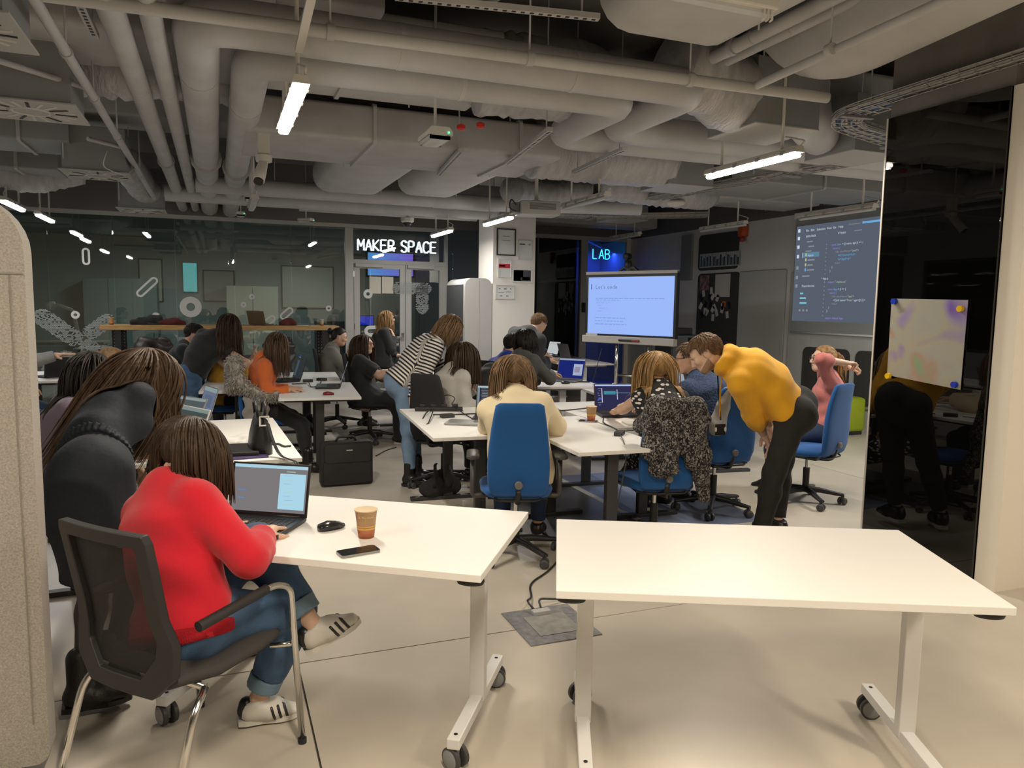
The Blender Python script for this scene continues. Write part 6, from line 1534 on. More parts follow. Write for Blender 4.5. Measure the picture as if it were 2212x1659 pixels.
# blonde by the door
pl = at(826, 782, 11.3)
p = Person('blonde woman with glasses in a black cardigan looking right in front of the door', 1.70, pl, at(830, 716, 11.35), 70, headdir=88, head=(0, 0, 0), hands=[at(862, 768, 11.5), at(849, 724, 11.25)], feet=seat_feet(pl, 70), hand_dir=(heading(90), nrm(Z-heading(90)*.35)), seated=True)
p.body(m_skin2, curl=(.3, .7)); p.top('cardigan', m_blackc, .95, .018, -.1); p.trousers('trousers', m_blackc); p.hair(h_blond, 'long', .38, 260, vol=.014); p.face(brow=(.2, .12, .06)); p.glasses()
for i in (0, 1): p.shoe(i, m_blk)
# striped
pl = at(868, 826, 6.85)
p = Person('woman in black and white striped shirt and light jeans bending over', 1.72, pl, at(938, 748, 6.9), 74, headdir=82, head=(0, 26, 4), hands=[at(990, 850, 7.1), at(888, 872, 6.65)], feet=[pz(905, 1026, .09), pz(886, 1030, .09)], curve=.05, arm_pole=[-Z, -Z-heading(60)*.3], toes=(heading(75), heading(95)), hand_dir=(None, -Z), leg_pole=[heading(75)+0*Z, heading(75)])
p.body(m_skin); p.top('striped_shirt', stripes(), .95, .020, -.03, loose=.012, noise=.005, ns=.8, h=.009, band=True); p.trousers('jeans', m_ldenim, .93, .010, .004, .10)
for i in (0, 1): p.shoe(i, m_blk, 'boot', m_blk)
p.hair(h_lbrown, 'long', .27, 420, vol=.016, fringe=True, fall=-Z*.85-heading(82)*.42); p.face()
# grey hoodie
pl = at(955, 915, 6.75)
p = Person('woman in pale grey hoodie with long brown hair seated left of the blue chair', 1.68, pl, at(980, 818, 6.8), 50, headdir=60, head=(0, 14, 0), hands=[at(1028, 836, 6.95), at(1052, 868, 6.75)], feet=seat_feet(pl, 50), curve=.06, arm_pole=[-Z+heading(60)*.3, -Z+heading(140)*.3], hand_dir=(nrm(heading(80)), heading(60)), seated=True)
p.body(m_skin, curl=(.25, .4)); p.top('hoodie', cloth('pale grey fleece', (.36, .345, .32)), .95, .020, -.1, noise=.009, ns=.8); p.trousers('trousers', m_blackc); p.hair(h_dbrown, 'long', .42, 320, part=-.2)
for i in (0, 1): p.shoe(i, m_blk)
seat('hoodie', p, 30, .03)
# cream
pl = at(1126, 1018, 4.95)
p = Person('woman in cream sweater with shoulder length brown hair sitting in the blue armchair', 1.70, pl, at(1112, 862, 5.0), 0, headdir=-8, head=(0, 14, 0), w=1.05, hands=[at(1092, 905, 5.45), at(1165, 900, 5.4)], feet=seat_feet(pl, 0), arm_pole=[-Z-heading(90)*.8, -Z+heading(90)*1.0], hand_dir=(heading(20), heading(-25)), seated=True)
p.body(m_skin); p.top('sweater', cloth('cream knit', (.66, .55, .36), .9, .3, 420, .06, 6), .95, .024, -.1, loose=.016, noise=.006, ns=.7); p.trousers('jeans', m_ddenim)
for i in (0, 1): p.shoe(i, m_blk)
p.hair(h_lbrown, 'long', .34, 380, part=.1, vol=.016)
# royal blue
pl = at(1090, 868, 8.35)
p = Person('person in royal blue shirt with dark hair behind the woman in cream', 1.70, pl, at(1098, 770, 8.4), 40, 'm', headdir=50, head=(0, 15, 0), hands=[at(1150, 830, 8.7), at(1150, 835, 8.5)], feet=seat_feet(pl, 40), seated=True)
p.body(m_skin); p.top('shirt', cloth('royal blue cotton', (.008, .035, .32)), .95, .018, -.08); p.trousers('trousers', m_blackc); p.hair(h_black, 'short')
for i in (0, 1): p.shoe(i, m_blk)
seat('blueshirt', p)
# dark curly
pl = at(1128, 872, 7.75)
p = Person('person with dark curly hair in dark grey jumper typing near a dark blue laptop page', 1.70, pl, at(1128, 775, 7.8), 40, headdir=40, head=(0, 12, 0), hands=[at(1168, 820, 8.1), at(1190, 808, 8.05)], feet=seat_feet(pl, 40), arm_pole=[-Z, -Z+heading(90)*.8], hand_dir=(heading(60), heading(45)), seated=True)
p.body(m_skin); p.top('jumper', cloth('dark grey jumper', (.05, .052, .05)), .95, .02, -.08); p.trousers('trousers', m_blackc); p.hair(h_black, 'long', .20, 340, vol=.026, curl=.006)
for i in (0, 1): p.shoe(i, m_blk)
seat('curly', p)
# man bending at the back
pl = at(1108, 795, 9.7)
p = Person('man in black sweater bending over laptops beside the white column', 1.80, pl, at(1154, 706, 9.8), 40, 'm', w=1.08, headdir=50, head=(0, 36, 0), hands=[at(1195, 775, 10.2), at(1185, 778, 9.8)], feet=floor_feet(pl, 40), curve=.09, arm_pole=[-Z, -Z])
p.body(m_skin2); p.top('sweater', cloth('black sweater', (.016, .018, .019)), .95, .02, -.04, noise=.006); p.trousers('trousers', m_blackc); p.hair(h_short, 'short')
for i in (0, 1): p.shoe(i, m_blk)
# blonde with patterned top
pl = at(1432, 985, 5.45)
p = Person('blonde woman in sleeveless black and white patterned dress working on a laptop', 1.68, pl, at(1424, 862, 5.5), -12, headdir=-14, head=(0, 12, 0), hands=[at(1330, 888, 5.95), at(1392, 885, 5.95)], feet=[pz(1318, 1042, .09), pz(1400, 1075, .09)], arm_pole=[-Z-heading(90)*.7, -Z], hand_dir=(heading(25), heading(-20)), seated=True)
p.body(m_skin, hres=.005)
def dress2(q):
    for i in (0, 1): q.cap(p.hip[i], p.hip[i]+(p.kne[i]-p.hip[i])*.9, .105, .085, k=.06)
p.top('dress', blobs('black with white dabs', (.010, .010, .011), (.62, .58, .52), 21, .30, .36, (1, 1, 1.9)), 0, .014, -.12, extra=dress2)
for i in (0, 1): q = SDF(.03); p.leg(q, i, .005, .97); p.garment('stocking', q, m_blackc, .011, .001)
for i in (0, 1): p.shoe(i, m_blk)
p.hair(h_blond, 'long', .42, 380, vol=.015)
# man with glasses
pl = at(1548, 952, 6.05)
p = Person('man in blue knit sweater and glasses, partly hidden by the man in yellow', 1.78, pl, at(1508, 820, 6.1), -40, 'm', headdir=-62, head=(0, 10, 0), hands=[at(1468, 858, 6.5), at(1480, 865, 6.4)], feet=seat_feet(pl, -40), seated=True)
p.body(m_skin); p.top('sweater', mat('blue cable knit', (.018, .035, .085), .9, bump=.9, bs=70, var=.5, vs=70), .95, .024, -.06, noise=.004); p.trousers('trousers', m_blackc); p.hair(h_brown, 'short', vol=.02); p.face(); p.glasses()
q = SDF(.02)
for a in np.linspace(0, 2*PI, 13)[:-1]: q.cap(p.neck+p.cl*.062*math.cos(a)+p.cf*.058*math.sin(a)+p.up*.02, p.neck+p.cl*.062*math.cos(a+.5)+p.cf*.058*math.sin(a+.5)+p.up*.02, .024)
p.garment('shawl_collar', q, mat('navy rib', (.012, .018, .045), .9), .008, .002)
for i in (0, 1): p.shoe(i, m_blk)
seat('glasses', p, -18, .02)
# man in yellow hoodie
pl = at(1712, 886, 5.2)
p = Person('man in yellow hoodie and black jeans bending forward with a hanging lanyard', 1.83, pl, at(1600, 812, 5.2), -72, 'm', headdir=-78, head=(0, 40, -4), w=.95, lk=.93, nkw=(1., .25), hands=[at(1664, 966, 5.45), at(1692, 992, 5.6)], feet=[at(1640, 1164, 5.05), at(1674, 1160, 5.3)], curve=.085, arm_pole=[-Z, -Z-heading(-72)*.2], leg_pole=[heading(-72), heading(-72)], hand_dir=(nrm(-Z+heading(90)*.5), nrm(-Z+heading(60)*.3)))
p.body(m_skin2, hres=.0045)
m_yel = cloth('yellow fleece', (.72, .36, .012), .9, .2, 220, .05, 6)
def hood(q):
    n0 = p.neck-p.cf*.03+p.up*.03
    for a in np.linspace(-.25, 1.25, 7): q.cap(n0-p.cl*.105*math.cos(a*PI)-p.cf*.07*math.sin(a*PI)+p.up*.02, n0-p.cl*.105*math.cos((a+.2)*PI)-p.cf*.07*math.sin((a+.2)*PI)+p.up*.03, .040, .042, k=.03)
    q.cap(p.neck-p.cf*.10-p.up*.06, p.neck-p.cf*.10+p.up*.03, .06, .05, p.cl, 1.6, k=.04)
p.top('hoodie', m_yel, .80, .022, .04, loose=.010, noise=.0045, ns=.8, h=.009, extra=hood)
for i in (0, 1): MB().tube(bend([p.neck+p.cf*.06+p.cl*(.03 if i else -.03)-p.base, p.neck+p.cf*.08+p.cl*(.035 if i else -.035)-Z*.08-p.base, p.neck+p.cf*.07+p.cl*(.05 if i else -.04)-Z*.28-p.base], .05), .004, 6).build('drawstring', m_yel, p.root, True)
p.trousers('jeans', mat('washed black denim', (.012, .0115, .011), .85, bump=.3, bs=250, var=.3, vs=10), .97, .012, .006, .10, noise=.005)
for i in (0, 1): p.shoe(i, m_blk)
lan = at(1556, 925, 5.38)
MB().tube([p.neck+p.cf*.09+p.up*.02-p.base, p.neck+p.cf*.10-Z*.1-p.base, lan+Z*.06-p.base], .006, 6, flat=.4).build('lanyard', m_black, p.root, True)
o = MB().box(-.042, .042, -.003, .003, -.05, .03, T=TR(lan-p.base, rotz_of(-20))).build('badge', m_black, p.root)
mb = MB(); T = TR(lan-p.base, rotz_of(-20))
for sx in (-1, 1): mb.prism([(sx*.04+.006*math.cos(t)*1.6, -.008+.018*math.sin(t)) for t in np.linspace(0, 2*PI, 9)[:-1]], -.0045, -.0031, 'y', 0, T)
mb.build('badge_print', m_sticker, o)
p.hair(h_short, 'short', vol=.014, n=420); p.face(brow=(.16, .09, .05))
hq = p.headsdf(); k = p.k
class Beard:
    noise = 0
    def bounds(_, m_=.04): return hq.bounds(m_)
    def __call__(_, X):
        r = X-p.hc; u, f_, l = r@p.hu/k, r@p.hf/k, np.abs(r@p.hl)/k
        d = hq(X)-.002; d = np.maximum(d, u+.036+.45*f_); d = np.maximum(d, -(u+.112)); d = np.maximum(d, -(f_-.004))
        return np.maximum(d, .0-np.maximum(np.maximum(l-.024, np.abs(u+.058)-.009), -(f_-.07)))
v, f = skin(Beard(), .005); fast_mesh('beard', v, f, mat('stubble', (.33, .20, .125), .8, bump=.5, bs=500, var=.3, vs=200), p.root, p.base)
# pink
pl = at(1780, 935, 6.65)
p = Person('woman in pink sweater and glasses tying her ponytail with raised arms', 1.68, pl, at(1786, 828, 6.65), -78, headdir=-86, head=(0, 2, 0), hands=[at(1826, 784, 6.45), at(1830, 794, 6.65)], feet=seat_feet(pl, -78), arm_pole=[Z*1.5-heading(-90)*.12+heading(180)*.25, Z*1.2+heading(-90)*.8+heading(0)*.6], hand_dir=(heading(75), heading(100)), seated=True)
p.body(m_skin2, curl=(.8, .8), hres=.0045); p.top('sweater', cloth('dusty pink knit', (.50, .165, .15)), .66, .013, -.1, noise=.006); p.trousers('trousers', m_ddenim)
p.hair(hairmat('fair hair', (.27, .155, .065)), 'tail', .24, 300, vol=.012); p.face(); p.glasses()
for i in (0, 1): p.shoe(i, m_blk)

CH['pink'].location = (4.69, 4.96, 0); CH['pink'].rotation_euler = (0, 0, rotz_of(-40))# ================================================================== THINGS ON THE DESKS
m_lap = M('black laptop shell', (.018, .018, .02), .45); m_lapg = M('grey laptop shell', (.20, .20, .21), .4, .3); m_key = M('key caps', (.03, .03, .032), .6)
def laptop(lab, c, deg, shell=None, open_=108, W=.335, D=.23, H=.215, art=None, bg=(.05, .05, .06), keys=True):
    """c = point under the hinge on the desk; deg = heading the user faces"""
    sh = shell or m_lap; t = thing('laptop', lab, 'laptop', c, rotz_of(deg))
    MB().box(-W/2, W/2, -D, 0, .004, .020, b=.003).build('base', sh, t)
    if keys:
        kb = MB()
        for r in range(5):
            for k in range(13): kb.box(-W/2+.022+k*(W-.044)/13, -W/2+.022+(k+.85)*(W-.044)/13, -.045-r*.019-.015, -.045-r*.019, .020, .0225)
        o = kb.build('keyboard', m_key, t); o['kind'] = 'stuff'
        MB().box(-.05, .05, -D+.012, -D+.072, .0200, .0207).build('touchpad', M('touchpad grey', (.045, .045, .05), .4), t)
    a = math.radians(open_-90); T = TR((0, 0, .016), rx=-a)
    lid = MB().box(-W/2, W/2, -.003, .004, 0, H, 0, T, b=.002).build('lid', sh, t)
    mb = MB(); ms = [bg]; bx = lambda u0, u1, v0, v1, i, dy=0: mb.box(-W/2+.010+(W-.02)*u0, -W/2+.010+(W-.02)*u1, -.0036-dy, -.0033-dy, .016+(H-.024)*(1-v1), .016+(H-.024)*(1-v0), i, T)
    bx(0, 1, 0, 1, 0)
    for (u0, u1, v0, v1, col) in art or []:
        if col not in ms: ms.append(col)
        bx(u0, u1, v0, v1, ms.index(col), .0004)
    mb.build('display', [glow('laptop %s' % (q,), q, KX) for q in ms], lid)
    if shell is not m_lapg: MB().tube([(-W/2+.03, 0, .018), (W/2-.03, 0, .018)], .006, 8).build('hinge', m_lap, t, True)
    return t
bar_ = (.45, .55, .62); code_ = [(0, 1, 0, .05, (.5, .6, .68)), (0, .05, .05, 1, (.10, .11, .13))]
def codeart(n, u0, u1, cols, v0=.12, v1=.9):
    out = []
    for i in range(n):
        v = v0+(v1-v0)*i/n; a = u0+random.random()*.06; out.append((a, a+random.uniform(.1, u1-u0-.1), v, v+.014, random.choice(cols)))
    return out
dk = (.055, .055, .065); pale = (.36, .62, .78)
art1 = [(0, 1, 0, .07, (.40, .62, .74)), (.63, .98, .17, .93, (.40, .66, .80)), (.07, .18, .55, .57, (.08, .25, .60)), (.07, .17, .72, .74, (.08, .25, .60))]+codeart(9, .68, .92, [(.30, .50, .62), (.45, .62, .45)])
# laptop of the woman in red
hg = pz(578, 1122, .7555)
laptop('black laptop on the front left table in front of the woman in red', V(hg[0], hg[1], .7555), 10, open_=103, art=art1, bg=(.20, .185, .19), W=.345, D=.25, H=.215)
def mouse(lab, p, deg, m, s=1.):
    t = thing('mouse', lab, 'mouse', p, rotz_of(deg)); mb = MB()
    loft(mb, [((0, y*s, z*s), (1, 0, 0), (0, 0, 1), a*s, b*s) for y, z, a, b in ((-.055, .010, .012, .008), (-.048, .014, .026, .013), (-.01, .018, .031, .017), (.03, .014, .028, .013), (.052, .010, .016, .008))], 16, 2.4)
    mb.build('shell', m, t, True, 60); MB().tube([(0, .02*s, .026*s), (0, .035*s, .023*s)], .004*s, 8).build('wheel', m_gwheel, t, True)
def cup(lab, p, s=1., m=None):
    t = thing('paper_cup', lab, 'cup', p); k = m or mat('kraft paper cup', (.36, .22, .11), .6, var=.1, vs=30)
    r0, r1, h = .0295*s, .042*s, .108*s; rr = lambda z: r0+(r1-r0)*z/h
    MB().lathe([(r0-.002, .004), (r0, 0), (r1, h), (r1-.0015, h), (r0-.0015, .006)], 28).build('cup_wall', k, t, True, 50)
    MB().lathe([(r1-.0012, h-.004), (r1+.0022, h-.002), (r1+.0022, h+.002), (r1-.0012, h+.003)], 28).build('rim', M('cup rim', (.62, .48, .30), .6), t, True, 60)
    for z, hh, c in ((.002, .030, (.33, .10, .04)), (.034, .006, (.62, .34, .06)), (.044, .005, (.60, .30, .05))):
        MB().lathe([(rr(z*s)+.0004, z*s), (rr((z+hh)*s)+.0004, (z+hh)*s)], 28).build('printed_band', M('cup band %s' % (c,), c, .6), t, True)
    return t
m_mouse = M('glossy black mouse', (.02, .02, .022), .2)
def P3(px, py, z=.7555): q = pz(px, py, z); return V(q[0], q[1], z)
mouse('glossy black mouse beside the paper cup on the front left table', P3(716, 1143), 50, m_mouse)
c1 = cup('brown paper cup with orange stripes on the front left table', P3(791, 1160))
# the pale line of lettering round the cup
mb = MB(); s_ = 'Au Marchand'
for i, ch in enumerate(s_):
    a = math.radians(-148+i*8.2)-YAW*0; r = .0405; z = .082
    text_mb(mb, ch, .012, frame(V(r*math.cos(a), r*math.sin(a), z), V(-math.sin(a), math.cos(a), 0), V(0, 0, 1), V(math.cos(a), math.sin(a), 0)))
mb.build('lettering', M('cup lettering', (.62, .50, .33), .6), c1)
def phone(lab, p, deg, th=.009, col=(.05, .05, .055)):
    t = thing('phone', lab, 'phone', p, rotz_of(deg))
    MB().prism(rrect(-.036, .036, -.073, .073, .012), 0, th, 'z').build('body', M('phone edge', (.30, .29, .28), .25, .8), t)
    MB().prism(rrect(-.0335, .0335, -.070, .070, .010), th, th+.0006, 'z').build('glass', M('phone glass', (.006, .007, .009), .05), t)
    MB().prism(rrect(-.030, -.006, .040, .064, .006), -.0002, -.0001, 'z').build('camera', m_black, t)
phone('black phone with silver edge lying on the front left table', P3(774, 1194), 58)
# middle desks
cup('brown paper cup on the desk left of the patterned dress woman', P3(1277, 907))
phone('phone on the desk below the middle paper cup', P3(1271, 911), 110)
q = P3(1330, 893)
laptop('black laptop with dark code editor in front of the blonde woman', q, -8, art=[(0, 1, .0, .06, (.42, .50, .85)), (.16, .18, .15, .72, (.55, .56, .75)), (.55, .57, .2, .6, (.45, .46, .6)), (.06, .15, .56, .60, (.05, .15, .55)), (.22, .52, .26, .40, (.05, .22, .30)), (.22, .9, .33, .345, (.10, .40, .45))]+codeart(8, .03, .14, [(.3, .32, .45)], .15, .9), bg=(.028, .026, .075), W=.36, D=.25, H=.24)
t = MB().box(-.02, .02, -.002, .002, -.012, .012, b=.004).build('camera_cover', M('white sticker', (.6, .6, .58), .5), None); t.location = q+heading(-8)*.075+V(0, 0, .238); tag(t, 'white camera cover on top of the laptop with dark code editor', 'sticker')
o = MB().box(-.13, .13, -.09, .09, 0, .012).build('notebook', m_sole, None); o.location = P3(1385, 916); o.rotation_euler = (0, 0, rotz_of(-8)); tag(o, 'white notebook under the arm of the blonde woman', 'notebook')
def brick(lab, p, deg, m=None):
    t = thing('power_adapter', lab, 'power adapter', p, rotz_of(deg)); MB().box(-.03, .03, -.055, .055, 0, .03, b=.006).build('case', m or M('dark adapter', (.035, .033, .032), .5), t, True, 40); return t
brick('black power adapter at the corner of the middle desk', P3(1338, 940), 20)
cable('power_cable', 'black cable from the laptop to the power adapter', [P3(1305, 897)+Z*.005, P3(1302, 915)+Z*.005, P3(1325, 925)+Z*.005, P3(1336, 934)+Z*.012], .0045)
cable('power_cable', 'thin cable hanging from the power adapter to the floor', [P3(1341, 945)+Z*.012, P3(1348, 957)+Z*.006, P3(1352, 968)-Z*.02, at(1352, 1000, 4.9), at(1340, 1060, 5.0), at(1320, 1100, 5.1)*V(1, 1, 0)+Z*.01], .004, M('grey cable', (.10, .10, .10), .5))
cable('power_cable', 'black cable lying across the middle desk behind the cup', [P3(1205, 889)+Z*.005, P3(1250, 885)+Z*.005, P3(1302, 878)+Z*.005], .006)
q = P3(1058, 905)
laptop('black laptop half hidden by the woman in cream', P3(1075, 900), 4, art=[(0, 1, 0, .06, (.4, .55, .6)), (0, .05, .05, 1, (.2, .25, .3))]+codeart(14, .06, .5, [(.25, .4, .42), (.4, .42, .45), (.3, .35, .5)], .1, .95), bg=(.03, .03, .04), W=.36, D=.25, H=.24)
o = MB().box(-.15, .15, -.105, .105, 0, .016, b=.004).build('closed_laptop', M('silver laptop', (.30, .29, .28), .35, .5), None); o.location = P3(1008, 915); o.rotation_euler = (0, 0, rotz_of(8)); tag(o, 'closed silver laptop on the desk beside the blue armchair', 'laptop')
t = thing('power_strip', 'black power strip with plugs on the left middle desk', 'power strip', P3(948, 888), rotz_of(85))
MB().box(-.03, .03, -.2, .2, 0, .035, b=.006).build('strip_body', m_black, t, True, 40)
for k in range(4): MB().box(-.022, .022, -.16+k*.09, -.11+k*.09, .035, .06, b=.005).build('plug', m_black, t, True, 40)
cable('power_cable', 'black cable looping over the left corner of the middle desk', [P3(935, 886)+Z*.03, P3(915, 900)+Z*.01, P3(908, 915)-Z*.03, P3(925, 917)+Z*.006, P3(936, 895)+Z*.03], .005)
cable('power_cable', 'black cable running from the power strip to the cream woman\'s laptop', [P3(935, 897)+Z*.005, P3(985, 897)+Z*.005, P3(1020, 895)+Z*.005, P3(1042, 894)+Z*.005], .0055)
cable('power_cable', 'thin black cable curling in front of the black laptop', [P3(985, 890)+Z*.03, P3(1010, 900)+Z*.005, P3(1025, 908)+Z*.005, P3(1046, 902)+Z*.005], .0045)
cable('power_cable', 'tangled black wire standing up from the power strip', [P3(960, 885)+Z*.05, P3(958, 880)+Z*.10, P3(968, 882)+Z*.12, P3(985, 884)+Z*.10, P3(975, 886)+Z*.05], .004)
brick('small black adapter lying on the left middle desk', P3(966, 902), 60)
# right back desks
q = P3(1225, 818)
laptop('laptop with dark blue page next to the person with curly hair', P3(1230, 822), 30, m_lapg, art=[(0, 1, 0, .07, (.30, .36, .50)), (.60, .95, .25, .85, (.35, .42, .58)), (.65, .85, .4, .7, (.28, .22, .30))], bg=(.012, .02, .16), W=.36, D=.25, H=.26)
laptop('black laptop showing a small figure, left of the dark blue page', P3(1166, 800), 30, art=[(0, 1, 0, .1, (.3, .35, .4)), (.3, .8, .15, .8, (.45, .55, .72)), (.42, .52, .25, .32, (.05, .07, .12)), (.58, .68, .25, .32, (.05, .07, .12)), (.5, .62, .42, .62, (.05, .07, .12))], bg=(.03, .035, .04), W=.34, D=.24, H=.24)
mouse('black mouse in front of the laptop with dark blue page', P3(1222, 829), 60, m_mouse)
o = MB().box(-.10, .10, -.14, .14, 0, .01).build('notebook', M('cream notebook', (.60, .56, .40), .7), None); o.location = P3(1185, 811); o.rotation_euler = (0, 0, rotz_of(40)); tag(o, 'cream notebook between the two laptops on the white framed desk', 'notebook')
o = MB().tube([(-.07, 0, .008), (.09, 0, .008)], .008, 8).build('marker', m_black, None, True); o.location = P3(1258, 826); o.rotation_euler = (0, 0, rotz_of(0)); tag(o, 'black marker pen right of the dark blue page laptop', 'pen')
for k, (px, py, col, lab) in enumerate(((1192, 768, (.5, .52, .52), 'open laptop showing a white page at the back near the column'), (1222, 774, (.40, .39, .36), 'second open pale laptop at the back beside the touch display'))):
    laptop(lab, P3(px, py), 55 if k == 0 else -120, m_lapg, art=[(.1, .9, .15, .2, (.35, .36, .38))], bg=col, W=.33, D=.22, H=.25)
for k in range(3):
    o = MB().box(-.15, .15, -.11, .11, 0, .018, b=.003).build('closed_laptop', [m_lapg, m_lap, m_sole][k], None); q = pz(1190, 782, .7555); o.location = (q[0], q[1], .7556+.0185*k); o.rotation_euler = (0, 0, .2+.2*k); tag(o, ['bottom closed laptop of the stack on the back desk', 'dark closed laptop in the stack on the back desk', 'white folder on top of the laptop stack'][k], ['laptop', 'laptop', 'folder'][k])
o = MB().box(-.18, .18, -.12, .12, 0, .02, b=.003).build('closed_laptop', m_lap, None); o.location = V(5.75, 12.2, .7555); o.rotation_euler = (0, 0, .1); tag(o, 'black closed laptop at the far edge of the back desk', 'laptop')
for k, (a, b) in enumerate((((1180, 690), (1222, 730)), ((1195, 725), (1215, 765)))):
    pass
laptop('laptop in front of the man in the blue knit sweater', P3(1462, 842), -40, m_lapg, art=[(.1, .9, .2, .24, (.3, .34, .4))], bg=(.30, .36, .44))
# orange woman's desk
laptop('dark laptop with half grey page beside the red mouse', P3(735, 836), 78, art=[(0, 1, .06, .14, (.30, .34, .38)), (.55, .92, .40, .88, (.42, .46, .50))], bg=(.085, .09, .10), W=.36, D=.25, H=.26)
mouse('small red mouse at the edge of the orange woman\'s desk', P3(710, 853), 80, M('red mouse', (.22, .008, .02), .3))
phone('phone held by the woman in orange', P3(646, 838)+Z*.04, 60)
def bottle(lab, p):
    t = thing('water_bottle', lab, 'bottle', p); g = M('clear bottle plastic', (.30, .36, .42), .15)
    MB().lathe([(.03, 0), (.035, .01), (.035, .16), (.03, .19), (.014, .225), (.013, .24)], 18).build('bottle_body', g, t, True, 50)
    MB().lathe([(.016, .238), (.016, .26), (.001, .262)], 14).build('cap', M('blue cap', (.02, .10, .45), .4), t, True, 40); MB().lathe([(.0357, .07), (.0357, .13)], 18).build('label_band', M('blue label', (.03, .12, .42), .5), t, True)
bottle('water bottle with blue label on the orange woman\'s desk, left', P3(620, 812)); bottle('water bottle with blue label on the orange woman\'s desk, right', P3(648, 812))
laptop('open black laptop behind the water bottles', P3(640, 822), 60, art=[(.05, .3, .1, .9, (.06, .08, .09))], bg=(.03, .035, .04), W=.36, D=.25, H=.25)
brick('black adapter beside the cables on the orange woman\'s desk', P3(665, 825), 70); brick('second black adapter near the orange woman\'s laptop', P3(695, 822), 100)
cable('power_cable', 'black cable curling on the orange woman\'s desk', [P3(665, 825)+Z*.02, P3(672, 838)+Z*.005, P3(690, 834)+Z*.005, P3(695, 824)+Z*.02], .005)
# left desks
laptop('laptop with blue grey screen on the bare white desk', P3(440, 902), 52, m_lapg, art=[(0, 1, 0, .16, (.24, .30, .30)), (.2, .8, .3, .75, (.10, .13, .20))], bg=(.13, .16, .24), W=.33, D=.23, H=.23)
laptop('white laptop used by the woman in navy', P3(398, 962), 40, M('white laptop shell', (.55, .53, .52), .35), 112, art=[(0, 1, 0, .1, (.2, .25, .24))], bg=(.06, .075, .07), W=.35, D=.25, H=.23)
laptop('grey laptop beside the white laptop on the left desk', P3(392, 922), 35, m_lapg, 120, art=[(0, 1, 0, .1, (.25, .3, .3))], bg=(.08, .10, .10))
laptop('laptop behind the felt screen on the left desk', P3(128, 815), 120, m_lap, 100, bg=(.2, .22, .23))
o = MB().box(-.15, .15, -.11, .11, 0, .022, b=.004).build('closed_laptop', m_lap, None); o.location = P3(516, 979)+Z*.011; o.rotation_euler = (0, 0, rotz_of(70)); tag(o, 'dark closed laptop on a purple folder next to the black handbag', 'laptop')
o = MB().box(-.165, .165, -.13, .13, 0, .010, b=.002).build('folder', M('purple folder', (.06, .04, .13), .5), None); o.location = P3(520, 981); o.rotation_euler = (0, 0, rotz_of(62)); tag(o, 'purple folder under the closed laptop near the handbag', 'folder')
q = SDF(.03); q.cap((-.10, 0, .012), (.06, .03, .02), .03); q.cap((.02, -.03, .01), (.12, .05, .01), .022); q.cap((-.05, .05, .012), (.03, .06, .016), .026); q.noise = .012; v, f = skin(q, .008); v[:, 2] = np.maximum(v[:, 2], 0)
o = fast_mesh('paper_wrap', v, f, mat('crumpled white paper', (.55, .54, .53), .8)); o.location = P3(515, 958); tag(o, 'crumpled white paper behind the closed laptop', 'paper')
# black handbag
hb = P3(562, 975); t = thing('handbag', 'black leather handbag with buckle strap standing on the desk', 'handbag', hb, rotz_of(-24))
m_bag = mat('black bag leather', (.012, .012, .013), .42, bump=.2, bs=120)
mb = MB(); loft(mb, [((0, 0, z), (1, 0, 0), (0, 1, 0), a, b) for z, a, b in ((0, .062, .13), (.012, .066, .14), (.10, .058, .138), (.17, .040, .13), (.225, .022, .125), (.235, .010, .12))], 24, 4)
mb.build('bag_body', m_bag, t, True, 50)
for s in (-1, 1): MB().tube([(s*.02, -.10, .22), (s*.026, -.08, .29), (s*.02, .0, .32), (s*.026, .08, .29), (s*.02, .10, .22)], .008, 8).build('handle', m_bag, t, True)
MB().tube(bend([(.0, -.12, .235), (.03, -.15, .20), (.05, -.19, .10), (.085, -.24, .012), (.13, -.34, .008), (.16, -.41, .004), (.17, -.43, -.06)], .05), .014, 8, flat=.25).build('strap', m_bag, t, True)
b_ = MB(); b_.box(-.022, .022, -.006, .006, .022, .030).box(-.022, .022, -.006, .006, -.030, -.022).box(-.028, -.020, -.006, .006, -.03, .03).box(.020, .028, -.006, .006, -.03, .03)
o = b_.build('buckle', m_chrome, t); o.location = (.012, -.145, .205)
cable('key_strap', 'black cord with gold clasp beside the handbag', [P3(585, 962)+Z*.006, P3(600, 960)+Z*.006, P3(615, 967)+Z*.006, P3(628, 965)+Z*.006], .006)
# laptop bag on the floor
bq = (pz(692, 1054, 0)+pz(808, 1045, 0))/2; dvec = nrm(pz(808, 1045, 0)-pz(692, 1054, 0)); t = thing('laptop_bag', 'black laptop bag standing on the floor beside the orange woman\'s desk', 'bag', bq+V(-dvec[1], dvec[0], 0)*.07, math.atan2(dvec[1], dvec[0]))
m_nyl = mat('black nylon', (.016, .015, .015), .6, bump=.25, bs=150)
hw = np.linalg.norm(pz(808, 1045, 0)-pz(692, 1054, 0))/2-.01
MB().prism(rrect(-hw, hw, 0, .40, .03), -.065, .065, 'y').build('bag_body', m_nyl, t)
MB().prism(rrect(-hw+.03, hw-.02, .22, .385, .03), -.088, -.064, 'y').build('front_flap', m_nyl, t); MB().prism(rrect(-hw+.02, hw-.02, .02, .23, .02), -.080, -.064, 'y').build('front_pocket', m_nyl, t)
MB().box(-.01, .045, -.092, -.087, .325, .335).build('name_badge', M('badge silver', (.4, .4, .4), .4), t)
MB().tube(bend([(-.09, 0, .40), (-.07, 0, .44), (.07, 0, .44), (.09, 0, .40)], .02), .011, 8).build('handle', m_nyl, t, True)
